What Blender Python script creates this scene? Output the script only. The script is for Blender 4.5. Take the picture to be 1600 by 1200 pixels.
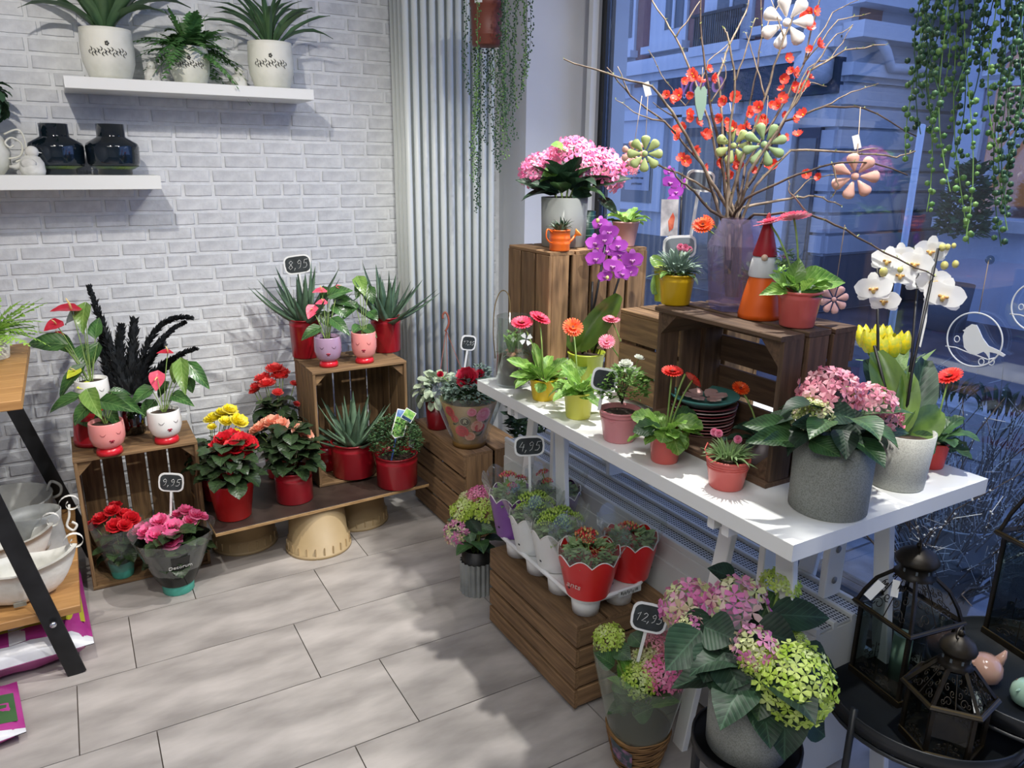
import bpy, math, random
from mathutils import Vector, Matrix

# ------------------------------------------------------------------ clear
for o in list(bpy.data.objects):
    bpy.data.objects.remove(o, do_unlink=True)
SC = bpy.context.scene
COL = SC.collection
PI = math.pi
rnd = random.Random(7)

# ------------------------------------------------------------------ camera
cam_d = bpy.data.cameras.new('camera'); cam = bpy.data.objects.new('camera', cam_d); COL.objects.link(cam)
cam_d.sensor_width = 36.0; cam_d.lens = 1182.26 * 36.0 / 1600.0; cam_d.clip_start = 0.02; cam_d.clip_end = 200
def cam_axes(yaw, pitch, roll):
    f = Vector((math.sin(yaw) * math.cos(pitch), math.cos(yaw) * math.cos(pitch), -math.sin(pitch)))
    r = Vector((math.cos(yaw), -math.sin(yaw), 0)); u = r.cross(f)
    return r * math.cos(roll) + u * math.sin(roll), u * math.cos(roll) - r * math.sin(roll), f
_r, _u, _f = cam_axes(0.527026, 0.283019, 0.010334)
cam.matrix_world = Matrix(((_r.x, _u.x, -_f.x, 0), (_r.y, _u.y, -_f.y, 0), (_r.z, _u.z, -_f.z, 1.406), (0, 0, 0, 1)))
SC.camera = cam

# ------------------------------------------------------------------ world: blue dusk sky
W = bpy.data.worlds.new('dusk'); SC.world = W; W.use_nodes = True
bgn = W.node_tree.nodes['Background']
bgn.inputs[0].default_value = (0.40, 0.53, 1.0, 1); bgn.inputs[1].default_value = 2.1

# ------------------------------------------------------------------ view
SC.view_settings.view_transform = 'Standard'
try: SC.view_settings.look = 'None'
except Exception: pass
SC.view_settings.exposure = 0.0; SC.view_settings.gamma = 1.0
SC.view_settings.use_curve_mapping = False

# ------------------------------------------------------------------ spots of the shop ceiling, with added fill lamps
def spot(name, loc, target, power, size=60, radius=.03, col=(1, .95, .88), blend=.6):
    d = bpy.data.lights.new(name, 'SPOT'); d.energy = power; d.spot_size = math.radians(size); d.spot_blend = blend
    d.shadow_soft_size = radius; d.color = col
    o = bpy.data.objects.new(name, d); COL.objects.link(o); o.location = loc
    o.rotation_euler = (Vector(target) - Vector(loc)).to_track_quat('-Z', 'Y').to_euler()
    return o
def area(name, loc, target, power, sx, sy, col=(1, .96, .9)):
    d = bpy.data.lights.new(name, 'AREA'); d.shape = 'RECTANGLE'; d.size = sx; d.size_y = sy; d.energy = power; d.color = col
    o = bpy.data.objects.new(name, d); COL.objects.link(o); o.location = loc
    o.rotation_euler = (Vector(target) - Vector(loc)).to_track_quat('-Z', 'Y').to_euler()
    return o
spot('ceiling_spot', (-0.19, 1.18, 2.50), (0.02, 3.05, 0.85), 82, 80, .025, (1, .93, .85))
spot('ceiling_spot', (1.15, 0.95, 2.52), (1.40, 3.0, 1.1), 30, 70, .025, (1, .98, .95))  # extra spot added to brighten the radiator corner
spot('ceiling_spot', (1.30, 0.55, 2.52), (1.15, 1.75, 0.5), 110, 88, .025, (1, .97, .92))
spot('ceiling_spot', (1.52, 1.60, 2.60), (0.62, 1.70, 0.0), 190, 84, .025, (1, .97, .92))
area('ceiling_fill', (-0.7, -0.4, 2.60), (-0.7, -0.4, 0), 36, 1.2, 1.2, (1, .985, .97))  # unseen area lamp added for the soft ambient of many spots
area('ceiling_fill', (0.8, 1.0, 2.60), (0.8, 1.0, 0), 9, .6, .6, (.97, .98, 1))  # second added area fill, weaker, over the middle of the floor

# ------------------------------------------------------------------ materials
def lin(c):
    return tuple((v / 12.92 if v <= .04045 else ((v + .055) / 1.055) ** 2.4) for v in c)
def rgb(h):
    if isinstance(h, str):
        return lin(tuple(int(h[i:i + 2], 16) / 255 for i in (0, 2, 4)))
    return tuple(h)
MATS = {}
def mat(name, col, rough=.5, col2=None, scale=12, stretch=None, bump=0, bscale=None, metal=0, objvar=0, island=None,
        coat=0, trans=0, alpha=None, emit=0, spec=.5, vein=None, contrast=(.35, .65), detail=4, bdist=.004):
    if name in MATS: return MATS[name]
    m = bpy.data.materials.new(name); m.use_nodes = True; nt = m.node_tree; N = nt.nodes; L = nt.links
    b = N['Principled BSDF']; out = N['Material Output']
    c = rgb(col)
    b.inputs['Roughness'].default_value = rough; b.inputs['Metallic'].default_value = metal
    b.inputs['Base Color'].default_value = (*c, 1); b.inputs['Specular IOR Level'].default_value = spec
    if coat: b.inputs['Coat Weight'].default_value = coat; b.inputs['Coat Roughness'].default_value = .08
    tc = N.new('ShaderNodeTexCoord'); mp = N.new('ShaderNodeMapping'); L.new(tc.outputs['Object'], mp.inputs[0])
    if stretch: mp.inputs['Scale'].default_value = stretch
    cur = None
    if island:
        g = N.new('ShaderNodeNewGeometry'); r = N.new('ShaderNodeValToRGB'); L.new(g.outputs['Random Per Island'], r.inputs[0])
        r.color_ramp.interpolation = 'LINEAR'
        els = r.color_ramp.elements
        while len(els) < len(island): els.new(.5)
        for i, h in enumerate(island):
            els[i].position = i / max(1, len(island) - 1); els[i].color = (*rgb(h), 1)
        cur = r.outputs[0]
    if col2:
        nz = N.new('ShaderNodeTexNoise'); nz.inputs['Scale'].default_value = scale; nz.inputs['Detail'].default_value = detail
        L.new(mp.outputs[0], nz.inputs['Vector'])
        r = N.new('ShaderNodeValToRGB'); L.new(nz.outputs[0], r.inputs[0])
        r.color_ramp.elements[0].position = contrast[0]; r.color_ramp.elements[0].color = (*c, 1)
        r.color_ramp.elements[1].position = contrast[1]; r.color_ramp.elements[1].color = (*rgb(col2), 1)
        cur = r.outputs[0]
    if vein:
        # veins of a leaf: the mesh runs along local x with its midrib on y = 0
        sp = N.new('ShaderNodeSeparateXYZ'); L.new(tc.outputs['Object'], sp.inputs[0])
        ab = N.new('ShaderNodeMath'); ab.operation = 'ABSOLUTE'; L.new(sp.outputs[1], ab.inputs[0])
        sb = N.new('ShaderNodeMath'); sb.operation = 'MULTIPLY_ADD'; L.new(ab.outputs[0], sb.inputs[0]); sb.inputs[1].default_value = -.8; L.new(sp.outputs[0], sb.inputs[2])
        sn = N.new('ShaderNodeMath'); sn.operation = 'MULTIPLY'; L.new(sb.outputs[0], sn.inputs[0]); sn.inputs[1].default_value = vein[1]
        fr = N.new('ShaderNodeMath'); fr.operation = 'PINGPONG'; L.new(sn.outputs[0], fr.inputs[0]); fr.inputs[1].default_value = .5
        lt = N.new('ShaderNodeMath'); lt.operation = 'LESS_THAN'; L.new(fr.outputs[0], lt.inputs[0]); lt.inputs[1].default_value = .045
        l2 = N.new('ShaderNodeMath'); l2.operation = 'LESS_THAN'; L.new(ab.outputs[0], l2.inputs[0]); l2.inputs[1].default_value = .018
        mx = N.new('ShaderNodeMath'); mx.operation = 'MAXIMUM'; L.new(lt.outputs[0], mx.inputs[0]); L.new(l2.outputs[0], mx.inputs[1])
        ml = N.new('ShaderNodeMath'); ml.operation = 'MULTIPLY'; L.new(mx.outputs[0], ml.inputs[0]); ml.inputs[1].default_value = .55
        mc = N.new('ShaderNodeMixRGB'); L.new(ml.outputs[0], mc.inputs[0])
        if cur: L.new(cur, mc.inputs[1])
        else: mc.inputs[1].default_value = (*c, 1)
        mc.inputs[2].default_value = (*rgb(vein[0]), 1); cur = mc.outputs[0]
        bv = N.new('ShaderNodeBump'); bv.inputs['Strength'].default_value = .22; bv.inputs['Distance'].default_value = .003; bv.invert = True
        L.new(fr.outputs[0], bv.inputs['Height']); bv.invert = False; L.new(bv.outputs[0], b.inputs['Normal'])
    if objvar:
        oi = N.new('ShaderNodeObjectInfo'); hs = N.new('ShaderNodeHueSaturation')
        ma = N.new('ShaderNodeMapRange'); L.new(oi.outputs['Random'], ma.inputs[0])
        ma.inputs[3].default_value = 1 - objvar; ma.inputs[4].default_value = 1 + objvar
        L.new(ma.outputs[0], hs.inputs['Value'])
        if cur: L.new(cur, hs.inputs['Color'])
        else: hs.inputs['Color'].default_value = (*c, 1)
        cur = hs.outputs[0]
    if cur: L.new(cur, b.inputs['Base Color'])
    if bump:
        nb = N.new('ShaderNodeTexNoise'); nb.inputs['Scale'].default_value = bscale or scale; nb.inputs['Detail'].default_value = 5
        L.new(mp.outputs[0], nb.inputs['Vector'])
        bp = N.new('ShaderNodeBump'); bp.inputs['Strength'].default_value = bump; bp.inputs['Distance'].default_value = bdist
        L.new(nb.outputs[0], bp.inputs['Height']); L.new(bp.outputs[0], b.inputs['Normal'])
    sh = b.outputs[0]
    if emit:
        b.inputs['Emission Color'].default_value = (*c, 1); b.inputs['Emission Strength'].default_value = emit
    if trans:
        t = N.new('ShaderNodeBsdfTranslucent'); mx = N.new('ShaderNodeMixShader'); mx.inputs[0].default_value = trans
        if cur: L.new(cur, t.inputs[0])
        else: t.inputs[0].default_value = (*c, 1)
        L.new(sh, mx.inputs[1]); L.new(t.outputs[0], mx.inputs[2]); sh = mx.outputs[0]
    L.new(sh, out.inputs[0]); MATS[name] = m
    return m
def clear_mat(name, tint='ffffff', gloss=.08, rough=.05, body=0, bodycol='ffffff'):
    """thin clear film or pane: transparent with a fresnel reflection and an optional milky body"""
    if name in MATS: return MATS[name]
    m = bpy.data.materials.new(name); m.use_nodes = True; nt = m.node_tree; N = nt.nodes; L = nt.links
    N.remove(N['Principled BSDF']); out = N['Material Output']
    t = N.new('ShaderNodeBsdfTransparent'); t.inputs[0].default_value = (*rgb(tint), 1)
    g = N.new('ShaderNodeBsdfGlossy'); g.inputs['Roughness'].default_value = rough; g.inputs[0].default_value = (1, 1, 1, 1)
    lw = N.new('ShaderNodeLayerWeight'); lw.inputs[0].default_value = .5
    pw = N.new('ShaderNodeMath'); pw.operation = 'POWER'; L.new(lw.outputs['Facing'], pw.inputs[0]); pw.inputs[1].default_value = 4
    ml = N.new('ShaderNodeMath'); ml.operation = 'MULTIPLY_ADD'; L.new(pw.outputs[0], ml.inputs[0]); ml.inputs[1].default_value = .8; ml.inputs[2].default_value = gloss
    ml.use_clamp = True
    mx = N.new('ShaderNodeMixShader'); L.new(ml.outputs[0], mx.inputs[0]); L.new(t.outputs[0], mx.inputs[1]); L.new(g.outputs[0], mx.inputs[2])
    sh = mx.outputs[0]
    if body:
        df = N.new('ShaderNodeBsdfDiffuse'); df.inputs[0].default_value = (*rgb(bodycol), 1)
        m2 = N.new('ShaderNodeMixShader'); m2.inputs[0].default_value = body; L.new(sh, m2.inputs[1]); L.new(df.outputs[0], m2.inputs[2]); sh = m2.outputs[0]
    L.new(sh, out.inputs[0]); MATS[name] = m
    return m

# ------------------------------------------------------------------ mesh helpers
def V(*a): return Vector(a if len(a) > 1 else a[0])
def frame(p, d, up=(0, 0, 1)):
    """matrix whose x runs along d and whose z is as near to up as it can be"""
    x = V(d).normalized(); u = V(up)
    if abs(x.dot(u.normalized())) > .995: u = V(1, 0, 0) if abs(x.x) < .9 else V(0, 1, 0)
    y = u.cross(x).normalized(); z = x.cross(y)
    return Matrix(((x.x, y.x, z.x, p[0]), (x.y, y.y, z.y, p[1]), (x.z, y.z, z.z, p[2]), (0, 0, 0, 1)))
def zframe(p, n, spin=0):
    """matrix whose z runs along n"""
    q = V(n).normalized().to_track_quat('Z', 'Y').to_matrix().to_4x4()
    return Matrix.Translation(V(p)) @ q @ Matrix.Rotation(spin, 4, 'Z')
def scl(a, b=None, c=None):
    b = a if b is None else b; c = a if c is None else c
    return Matrix.Diagonal((a, b, c, 1))
class MB:
    def __init__(s): s.v = []; s.f = []; s.m = []
    def add(s, vs, fs, M=None, mi=0):
        k = len(s.v)
        s.v += [tuple(M @ V(p)) for p in vs] if M is not None else [tuple(p) for p in vs]
        s.f += [tuple(i + k for i in f) for f in fs]; s.m += [mi] * len(fs)
        return s
    def box(s, c, d, M=None, mi=0):
        x, y, z = d[0] / 2, d[1] / 2, d[2] / 2
        vs = [(c[0] + a * x, c[1] + b * y, c[2] + e * z) for a in (-1, 1) for b in (-1, 1) for e in (-1, 1)]
        return s.add(vs, [(0, 1, 3, 2), (4, 6, 7, 5), (0, 4, 5, 1), (2, 3, 7, 6), (0, 2, 6, 4), (1, 5, 7, 3)], M, mi)
    def bar(s, L, w, t, ch=.002, M=None, mi=0):
        """bar along x from -L/2 to L/2 with chamfered long edges"""
        a, b = w / 2, t / 2; ch = min(ch, a * .4, b * .4)
        sec = [(a - ch, -b), (a, -b + ch), (a, b - ch), (a - ch, b), (-a + ch, b), (-a, b - ch), (-a, -b + ch), (-a + ch, -b)]
        vs = [(-L / 2, y, z) for y, z in sec] + [(L / 2, y, z) for y, z in sec]
        fs = [(i, (i + 1) % 8, (i + 1) % 8 + 8, i + 8) for i in range(8)] + [tuple(range(7, -1, -1)), tuple(range(8, 16))]
        return s.add(vs, fs, M, mi)
    def tube(s, pts, r, n=6, caps=True, M=None, mi=0, closed=False):
        pts = [V(p) for p in pts]; k = len(pts)
        rr = r if isinstance(r, (list, tuple)) else [r] * k
        vs = []; up = None
        for i, p in enumerate(pts):
            if closed: d = (pts[(i + 1) % k] - pts[i - 1])
            else: d = (pts[min(i + 1, k - 1)] - pts[max(i - 1, 0)])
            if d.length < 1e-9: d = V(0, 0, 1)
            d.normalize()
            if up is None or abs(d.dot(up)) > .98: up = V(0, 0, 1) if abs(d.z) < .9 else V(1, 0, 0)
            a = d.cross(up).normalized(); b = a.cross(d).normalized(); up = b
            for j in range(n):
                t = 2 * PI * j / n; vs.append(p + (a * math.cos(t) + b * math.sin(t)) * rr[i])
        fs = []
        for i in range(k if closed else k - 1):
            i2 = (i + 1) % k
            for j in range(n):
                fs.append((i * n + j, i * n + (j + 1) % n, i2 * n + (j + 1) % n, i2 * n + j))
        if caps and not closed:
            fs.append(tuple(range(n - 1, -1, -1))); fs.append(tuple((k - 1) * n + j for j in range(n)))
        return s.add(vs, fs, M, mi)
    def lathe(s, prof, n=24, M=None, mi=0, squash=1, mis=None):
        """revolve (r, z) pairs around z; r = 0 at an end closes it"""
        vs = []; ring = []
        for r, z in prof:
            if r < 1e-6: ring.append([len(vs)]); vs.append((0, 0, z))
            else:
                ring.append([len(vs) + j for j in range(n)])
                vs += [(r * math.cos(2 * PI * j / n), squash * r * math.sin(2 * PI * j / n), z) for j in range(n)]
        k0 = len(s.v); s.v += [tuple(M @ V(p)) if M is not None else p for p in vs]
        for i in range(len(prof) - 1):
            A, B = ring[i], ring[i + 1]; m_ = mis[i] if mis else mi
            for j in range(n):
                j2 = (j + 1) % n
                if len(A) == 1 and len(B) == 1: continue
                if len(A) == 1: f = (A[0], B[j2], B[j])
                elif len(B) == 1: f = (A[j], A[j2], B[0])
                else: f = (A[j], A[j2], B[j2], B[j])
                s.f.append(tuple(q + k0 for q in f)); s.m.append(m_)
        return s
    def grid(s, fn, nu, nv, M=None, mi=0, wrap=False):
        vs = [fn(i / nu, j / nv) for i in range(nu + 1) for j in range(nv + (0 if wrap else 1))]
        w = nv if wrap else nv + 1
        fs = [(i * w + j, (i + 1) * w + j, (i + 1) * w + (j + 1) % w, i * w + (j + 1) % w) for i in range(nu) for j in range(nv)]
        return s.add(vs, fs, M, mi)
    def prism(s, poly, t, M=None, mi=0):
        """polygon in xy extruded from z=-t/2 to t/2"""
        n = len(poly)
        vs = [(x, y, -t / 2) for x, y in poly] + [(x, y, t / 2) for x, y in poly]
        fs = [tuple(range(n - 1, -1, -1)), tuple(range(n, 2 * n))] + [(i, (i + 1) % n, (i + 1) % n + n, i + n) for i in range(n)]
        return s.add(vs, fs, M, mi)
    def ball(s, c, r, M=None, mi=0, n=6, k=4, sq=(1, 1, 1)):
        prof = [(0 if i in (0, k) else math.sin(PI * i / k), -math.cos(PI * i / k)) for i in range(k + 1)]
        T = Matrix.Translation(V(c)) @ scl(r * sq[0], r * sq[1], r * sq[2])
        return s.lathe(prof, n, (M @ T) if M is not None else T, mi)
    def octa(s, c, r, mi=0, l=1):
        x, y, z = c
        return s.add([(x + r, y, z), (x - r, y, z), (x, y + r, z), (x, y - r, z), (x, y, z + r * l), (x, y, z - r * l)],
                     [(0, 2, 4), (2, 1, 4), (1, 3, 4), (3, 0, 4), (2, 0, 5), (1, 2, 5), (3, 1, 5), (0, 3, 5)], None, mi)
    def mesh(s, name, mats, smooth=True):
        me = bpy.data.meshes.new(name); me.from_pydata(s.v, [], s.f)
        if not isinstance(mats, (list, tuple)): mats = [mats]
        for m in mats: me.materials.append(m)
        if len(mats) > 1: me.polygons.foreach_set('material_index', s.m)
        me.polygons.foreach_set('use_smooth', [smooth] * len(s.f))
        me.update(); return me
    def build(s, name, mats, parent=None, M=None, smooth=True, **tags):
        return put(s.mesh(name, mats, smooth), name, parent, M, **tags)
def put(me, name, parent=None, M=None, label=None, cat=None, group=None, kind=None):
    o = bpy.data.objects.new(name, me); COL.objects.link(o)
    if parent is not None: o.parent = parent
    if M is not None: o.matrix_basis = M
    tag(o, label, cat, group, kind)
    return o
def tag(o, label=None, cat=None, group=None, kind=None):
    if label: o['label'] = label
    if cat: o['category'] = cat
    if group: o['group'] = group
    if kind: o['kind'] = kind
    return o
def thing(name, loc, label, cat, rz=0, group=None):
    o = bpy.data.objects.new(name, None); COL.objects.link(o); o.empty_display_size = .05
    o.location = loc; o.rotation_euler = (0, 0, rz); tag(o, label, cat, group)
    return o
def smooth_path(P, n=5):
    P = [V(p) for p in P]; out = []
    for i in range(len(P) - 1):
        a, b, c, d = P[max(i - 1, 0)], P[i], P[i + 1], P[min(i + 2, len(P) - 1)]
        for k in range(n):
            t = k / n; out.append(.5 * (2 * b + (c - a) * t + (2 * a - 5 * b + 4 * c - d) * t * t + (3 * b - a - 3 * c + d) * t ** 3))
    return out + [P[-1]]
def text_mesh(name, s, size, m, depth=.0004, align='CENTER', shear=0):
    c = bpy.data.curves.new(name, 'FONT'); c.body = s; c.size = size; c.align_x = align; c.align_y = 'CENTER'; c.extrude = depth; c.shear = shear
    c.resolution_u = 3
    o = bpy.data.objects.new(name, c); COL.objects.link(o)
    me = bpy.data.meshes.new_from_object(o); bpy.data.objects.remove(o); bpy.data.curves.remove(c)
    me.materials.clear(); me.materials.append(m); me.name = name
    return me
# ------------------------------------------------------------------ shared materials
M_soil = mat('potting_soil', '2a211b', .95, '4a3b2e', 60, bump=.8)
M_stem = mat('green_stem', '5d7a3a', .55, '86a04f', 30)
M_darkstem = mat('dark_stem', '2c3322', .5)
M_black = mat('black_metal', '17181a', .42, '242528', 18, metal=.3)
M_blackstick = mat('black_stick', '141414', .45)
M_white = mat('white_lacquer', 'e9ebe8', .38)
M_whitepl = mat('white_plastic', 'eef0ee', .4)
M_red = mat('red_enamel_pot', '8e0e1d', .3, 'a51626', 6, coat=.3)
M_redfront = mat('bright_red_pot', 'b21019', .33, 'c62220', 5, coat=.3)
M_leaf = {
    'hyd': mat('hydrangea_leaf', '274527', .42, '40663a', 3, vein=('6a8856', 9), objvar=.28, trans=.15),
    'hydd': mat('hydrangea_leaf_dark', '1a2c20', .5, '26402c', 3, spec=.35, vein=('3f5c46', 8), objvar=.25, trans=.12),
    'hydl': mat('hydrangea_leaf_light', '4f8a30', .42, '7cb04a', 3, vein=('b5d184', 9), objvar=.2, trans=.25),
    'ger': mat('gerbera_leaf', '4c7d2b', .5, '86b04c', 3, vein=('b7d07f', 7), objvar=.22, trans=.22),
    'beg': mat('begonia_leaf', '202e1c', .38, '33482b', 4, vein=('50643e', 6), objvar=.3, trans=.1),
    'ant': mat('anthurium_leaf', '2c4d2a', .3, '466f3a', 3, vein=('7fa062', 6), objvar=.3, trans=.15, coat=.2),
    'antl': mat('anthurium_leaf_light', '5b7f38', .3, '789a4c', 3, vein=('a0bd70', 6), objvar=.2, trans=.2, coat=.2),
    'orc': mat('orchid_leaf', '3e5a22', .35, '5a7630', 3, objvar=.2, trans=.15, coat=.2),
    'bro': mat('bromeliad_leaf', '3b5a42', .38, '5b7d55', 3, objvar=.25, trans=.12),
    'aloe': mat('aloe_leaf', '46614e', .5, '6b8569', 14, objvar=.2),
    'aloed': mat('aloe_leaf_dark', '3a5541', .5, '587359', 14, objvar=.2),
    'fern': mat('fern_green', '4a7a44', .55, '6c9c58', 6, objvar=.25, trans=.25),
    'fernl': mat('fern_light', '7fae3f', .55, 'a3cb5f', 6, objvar=.2, trans=.3),
    'ivy': mat('variegated_leaf', '7a9a72', .5, 'dfe6cd', 90, contrast=(.4, .6), objvar=.2, trans=.15),
    'ivyd': mat('ivy_dark', '2f5038', .45, '47694a', 30, objvar=.2, trans=.1),
    'herb': mat('small_foliage', '2e4a2e', .55, '4e6e42', 40, trans=.15),
    'herbl': mat('small_foliage_light', '4f7d35', .55, '8db25e', 40, trans=.2),
    'grey': mat('grey_foliage', '5d7669', .55, '8ba092', 40, trans=.15),
    'kal': mat('kalanchoe_foliage', '6f9058', .5, 'a3bd88', 40, trans=.2),
}
PINKS = ['f27fb0', 'f59ac0', 'fbb9cf', 'f58fb8', 'ee6fa8']
M_flo = {
    'pink': mat('hydrangea_pink', 'f27fb0', .6, island=PINKS, trans=.25),
    'salmon': mat('hydrangea_salmon_pink', 'f59aa8', .6, island=['ef8ea4', 'f7abba', 'fcc9cc', 'f39cb0'], trans=.25),
    'mixed': mat('hydrangea_pink_cream', 'e58abb', .6, island=['d96fb0', 'e58cc0', 'eec3cf', 'e9e6bd', 'cfdc94', 'e27fb4', 'f0b4cf'], trans=.25),
    'green': mat('hydrangea_lime', 'c4dc5c', .6, island=['a9c93f', 'c9e06a', 'dcec8d', 'b6d24d', 'e4efb0'], trans=.3),
    'cream': mat('hydrangea_cream_green', 'dde8a0', .6, island=['d8e58f', 'eef1c0', 'c2d673', 'f2dcc8', 'e6eeb0'], trans=.3),
    'gpink': mat('gerbera_pink_red', 'ee3b5f', .5, island=['e52f55', 'f2496b', 'f76a85'], trans=.2),
    'gred': mat('gerbera_scarlet', 'ef2a25', .5, island=['e0201e', 'f43a30', 'f9553f'], trans=.2),
    'gorange': mat('gerbera_orange', 'f4511e', .5, island=['ef3d12', 'f85f22', 'fb7a30'], trans=.2),
    'glight': mat('gerbera_light_pink', 'f0708c', .5, island=['e85f80', 'f486a0', 'f9aab8'], trans=.2),
    'bred': mat('begonia_red', 'd01828', .5, island=['c01020', 'd81e2e', 'e83a40'], trans=.2),
    'bcoral': mat('begonia_coral', 'ee4a50', .5, island=['e63a44', 'f25a58', 'f77a70'], trans=.2),
    'byellow': mat('begonia_yellow', 'f6e516', .5, island=['f2dc0a', 'faee40', 'fdf48c'], trans=.25),
    'bpeach': mat('begonia_peach', 'f6a888', .5, island=['f39478', 'f8b496', 'fbcab4'], trans=.25),
    'bpink': mat('begonia_pink', 'f0609a', .5, island=['ea4a88', 'f474aa', 'f89cc2'], trans=.2),
    'rose': mat('rose_crimson', 'a80f2c', .5, island=['9a0a24', 'b41832', 'c4304a'], trans=.15),
    'white': mat('ranunculus_white', 'f6f8f0', .5, island=['f8faf4', 'f0f4e4', 'ffffff'], trans=.25),
    'orchidp': mat('orchid_magenta', 'c85fd0', .5, island=['b84cc4', 'cc6ad6', 'dc90e2'], trans=.25),
    'orchidw': mat('orchid_white', 'f7f7f2', .5, island=['fbfbf8', 'f4f3ec', 'ffffff'], trans=.25),
    'quince': mat('quince_blossom', 'e84838', .5, island=['dd3428', 'ea4a3c', 'f06a58'], trans=.2),
    'dian': mat('dianthus_pink', 'f291b4', .5, island=['ee7ea6', 'f6a9c4'], trans=.2),
    'tulip': mat('tulip_yellow', 'ecd316', .4, 'b9c23c', 5, trans=.2),
    'kred': mat('kalanchoe_red', 'd4202e', .5, island=['c01424', 'e03a40', 'd8d080', 'd4202e'], trans=.1),
    'kgreen': mat('kalanchoe_lime', 'b4d24a', .5, island=['a2c83a', 'c8e070', '8fb23a'], trans=.2),
    'kpink': mat('kalanchoe_pink', 'd83a78', .5, island=['d0306c', 'e2605e', 'c8bc78', 'e85a8c'], trans=.1),
}
M_yel = mat('flower_heart_yellow', 'e8c832', .7)
M_dkc = mat('flower_heart_dark', '5a1418', .8, '8a3a22', 60)

# ------------------------------------------------------------------ leaves (unit length along x, unit width)
def prof_fn(kind):
    def ovate(t): return .5 * (math.sin(PI * min(1, t * 1.02) ** .75)) ** .85
    def lance(t): return .5 * (math.sin(PI * (t * .92 + .06)) ** .7) if t < .97 else .02
    def heart(t): return .5 * min(1, (1.35 * math.sin(PI * (t * .93 + .05) ** .62)) ** .6 if t < .99 else .03)
    def arrow(t): return .5 * (math.sin(PI * (t ** .5)) ** .8 if 0 < t < 1 else 0.02)
    def lobed(t): return .5 * (.28 + .72 * math.sin(PI * min(1, t) ** 1.15)) * (1 + .12 * math.sin(t * 30)) * (1 if t < .95 else .45)
    def spike(t): return .5 * (1 - t ** 1.6) ** .8 + .004
    def oblong(t): return .5 * (math.sin(PI * (t * .94 + .03)) ** .45)
    return dict(ovate=ovate, lance=lance, heart=heart, arrow=arrow, lobed=lobed, spike=spike, oblong=oblong)[kind]
def leaf_vf(kind, droop=.25, fold=.12, wave=0, n=7, m=4, ph=0):
    pf = prof_fn(kind); vs = []
    ang = 0; x = z = 0; pts = []
    for i in range(n + 1):
        t = i / n; pts.append((x, z, ang)); ang = -droop * 2.2 * (t ** 1.1) + droop * .55
        x += math.cos(ang) / n; z += math.sin(ang) / n
    for i in range(n + 1):
        t = i / n; w = max(0.0, pf(t)); x, z, a = pts[i]
        for j in range(m + 1):
            s = 2 * j / m - 1
            back = -.16 * (abs(s) ** 1.4) if kind in ('arrow', 'heart') and t < .3 else 0
            vs.append((x + back * (1 - t / .3 if t < .3 else 0), s * w, z + fold * abs(s) * w * 2 + wave * math.sin(t * 17 + ph + s * 2) * abs(s)))
    fs = [(i * (m + 1) + j, (i + 1) * (m + 1) + j, (i + 1) * (m + 1) + j + 1, i * (m + 1) + j + 1) for i in range(n) for j in range(m)]
    return vs, fs
LEAF = {}
def leaf_mesh(kind, mk, var):
    key = (kind, mk, var)
    if key not in LEAF:
        dr = (.12, .35, .65)[var % 3]
        wv = {'lobed': .03, 'heart': .035, 'ovate': .012}.get(kind, .008)
        fo = {'spike': .08, 'oblong': .12, 'lance': .045, 'ovate': .1, 'heart': .12, 'arrow': .09, 'lobed': .1}[kind]
        mb = MB(); vs, fs = leaf_vf(kind, dr, fo, wv, 7 if kind != 'lobed' else 10, 4, var * 2.1)
        mb.add(vs, fs); LEAF[key] = mb.mesh('leaf', M_leaf[mk])
    return LEAF[key]
def leaf(root, kind, mk, base, d, L, W, var=1, up=(0, 0, 1), name='leaf'):
    """one leaf, base and direction in the thing's own space"""
    me = leaf_mesh(kind, mk, var)
    return put(me, name, root, frame(base, d, up) @ scl(L, W, L))
def dirv(az, el): return V(math.cos(az) * math.cos(el), math.sin(az) * math.cos(el), math.sin(el))
def rosette(root, kind, mk, n, c, L, W, el=(.2, 1.1), r0=.01, seed=0, var=None, jit=.15, az0=0, name='leaf', arc=2 * PI, h=0):
    R = random.Random(seed); out = []
    for i in range(n):
        t = (i + .5) / n; az = az0 + (i * 2.39996 if arc > 6 else arc * (R.random() - .5))
        e = el[0] + (el[1] - el[0]) * t + R.uniform(-jit, jit)
        k = R.uniform(.78, 1.12) * (1 - .15 * t)
        b = V(c) + V(math.cos(az) * r0, math.sin(az) * r0, h * t)
        out.append(leaf(root, kind, mk, b, dirv(az, e), L * k, W * k, R.choice((0, 1, 2)) if var is None else var, name=name))
    return out
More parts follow.
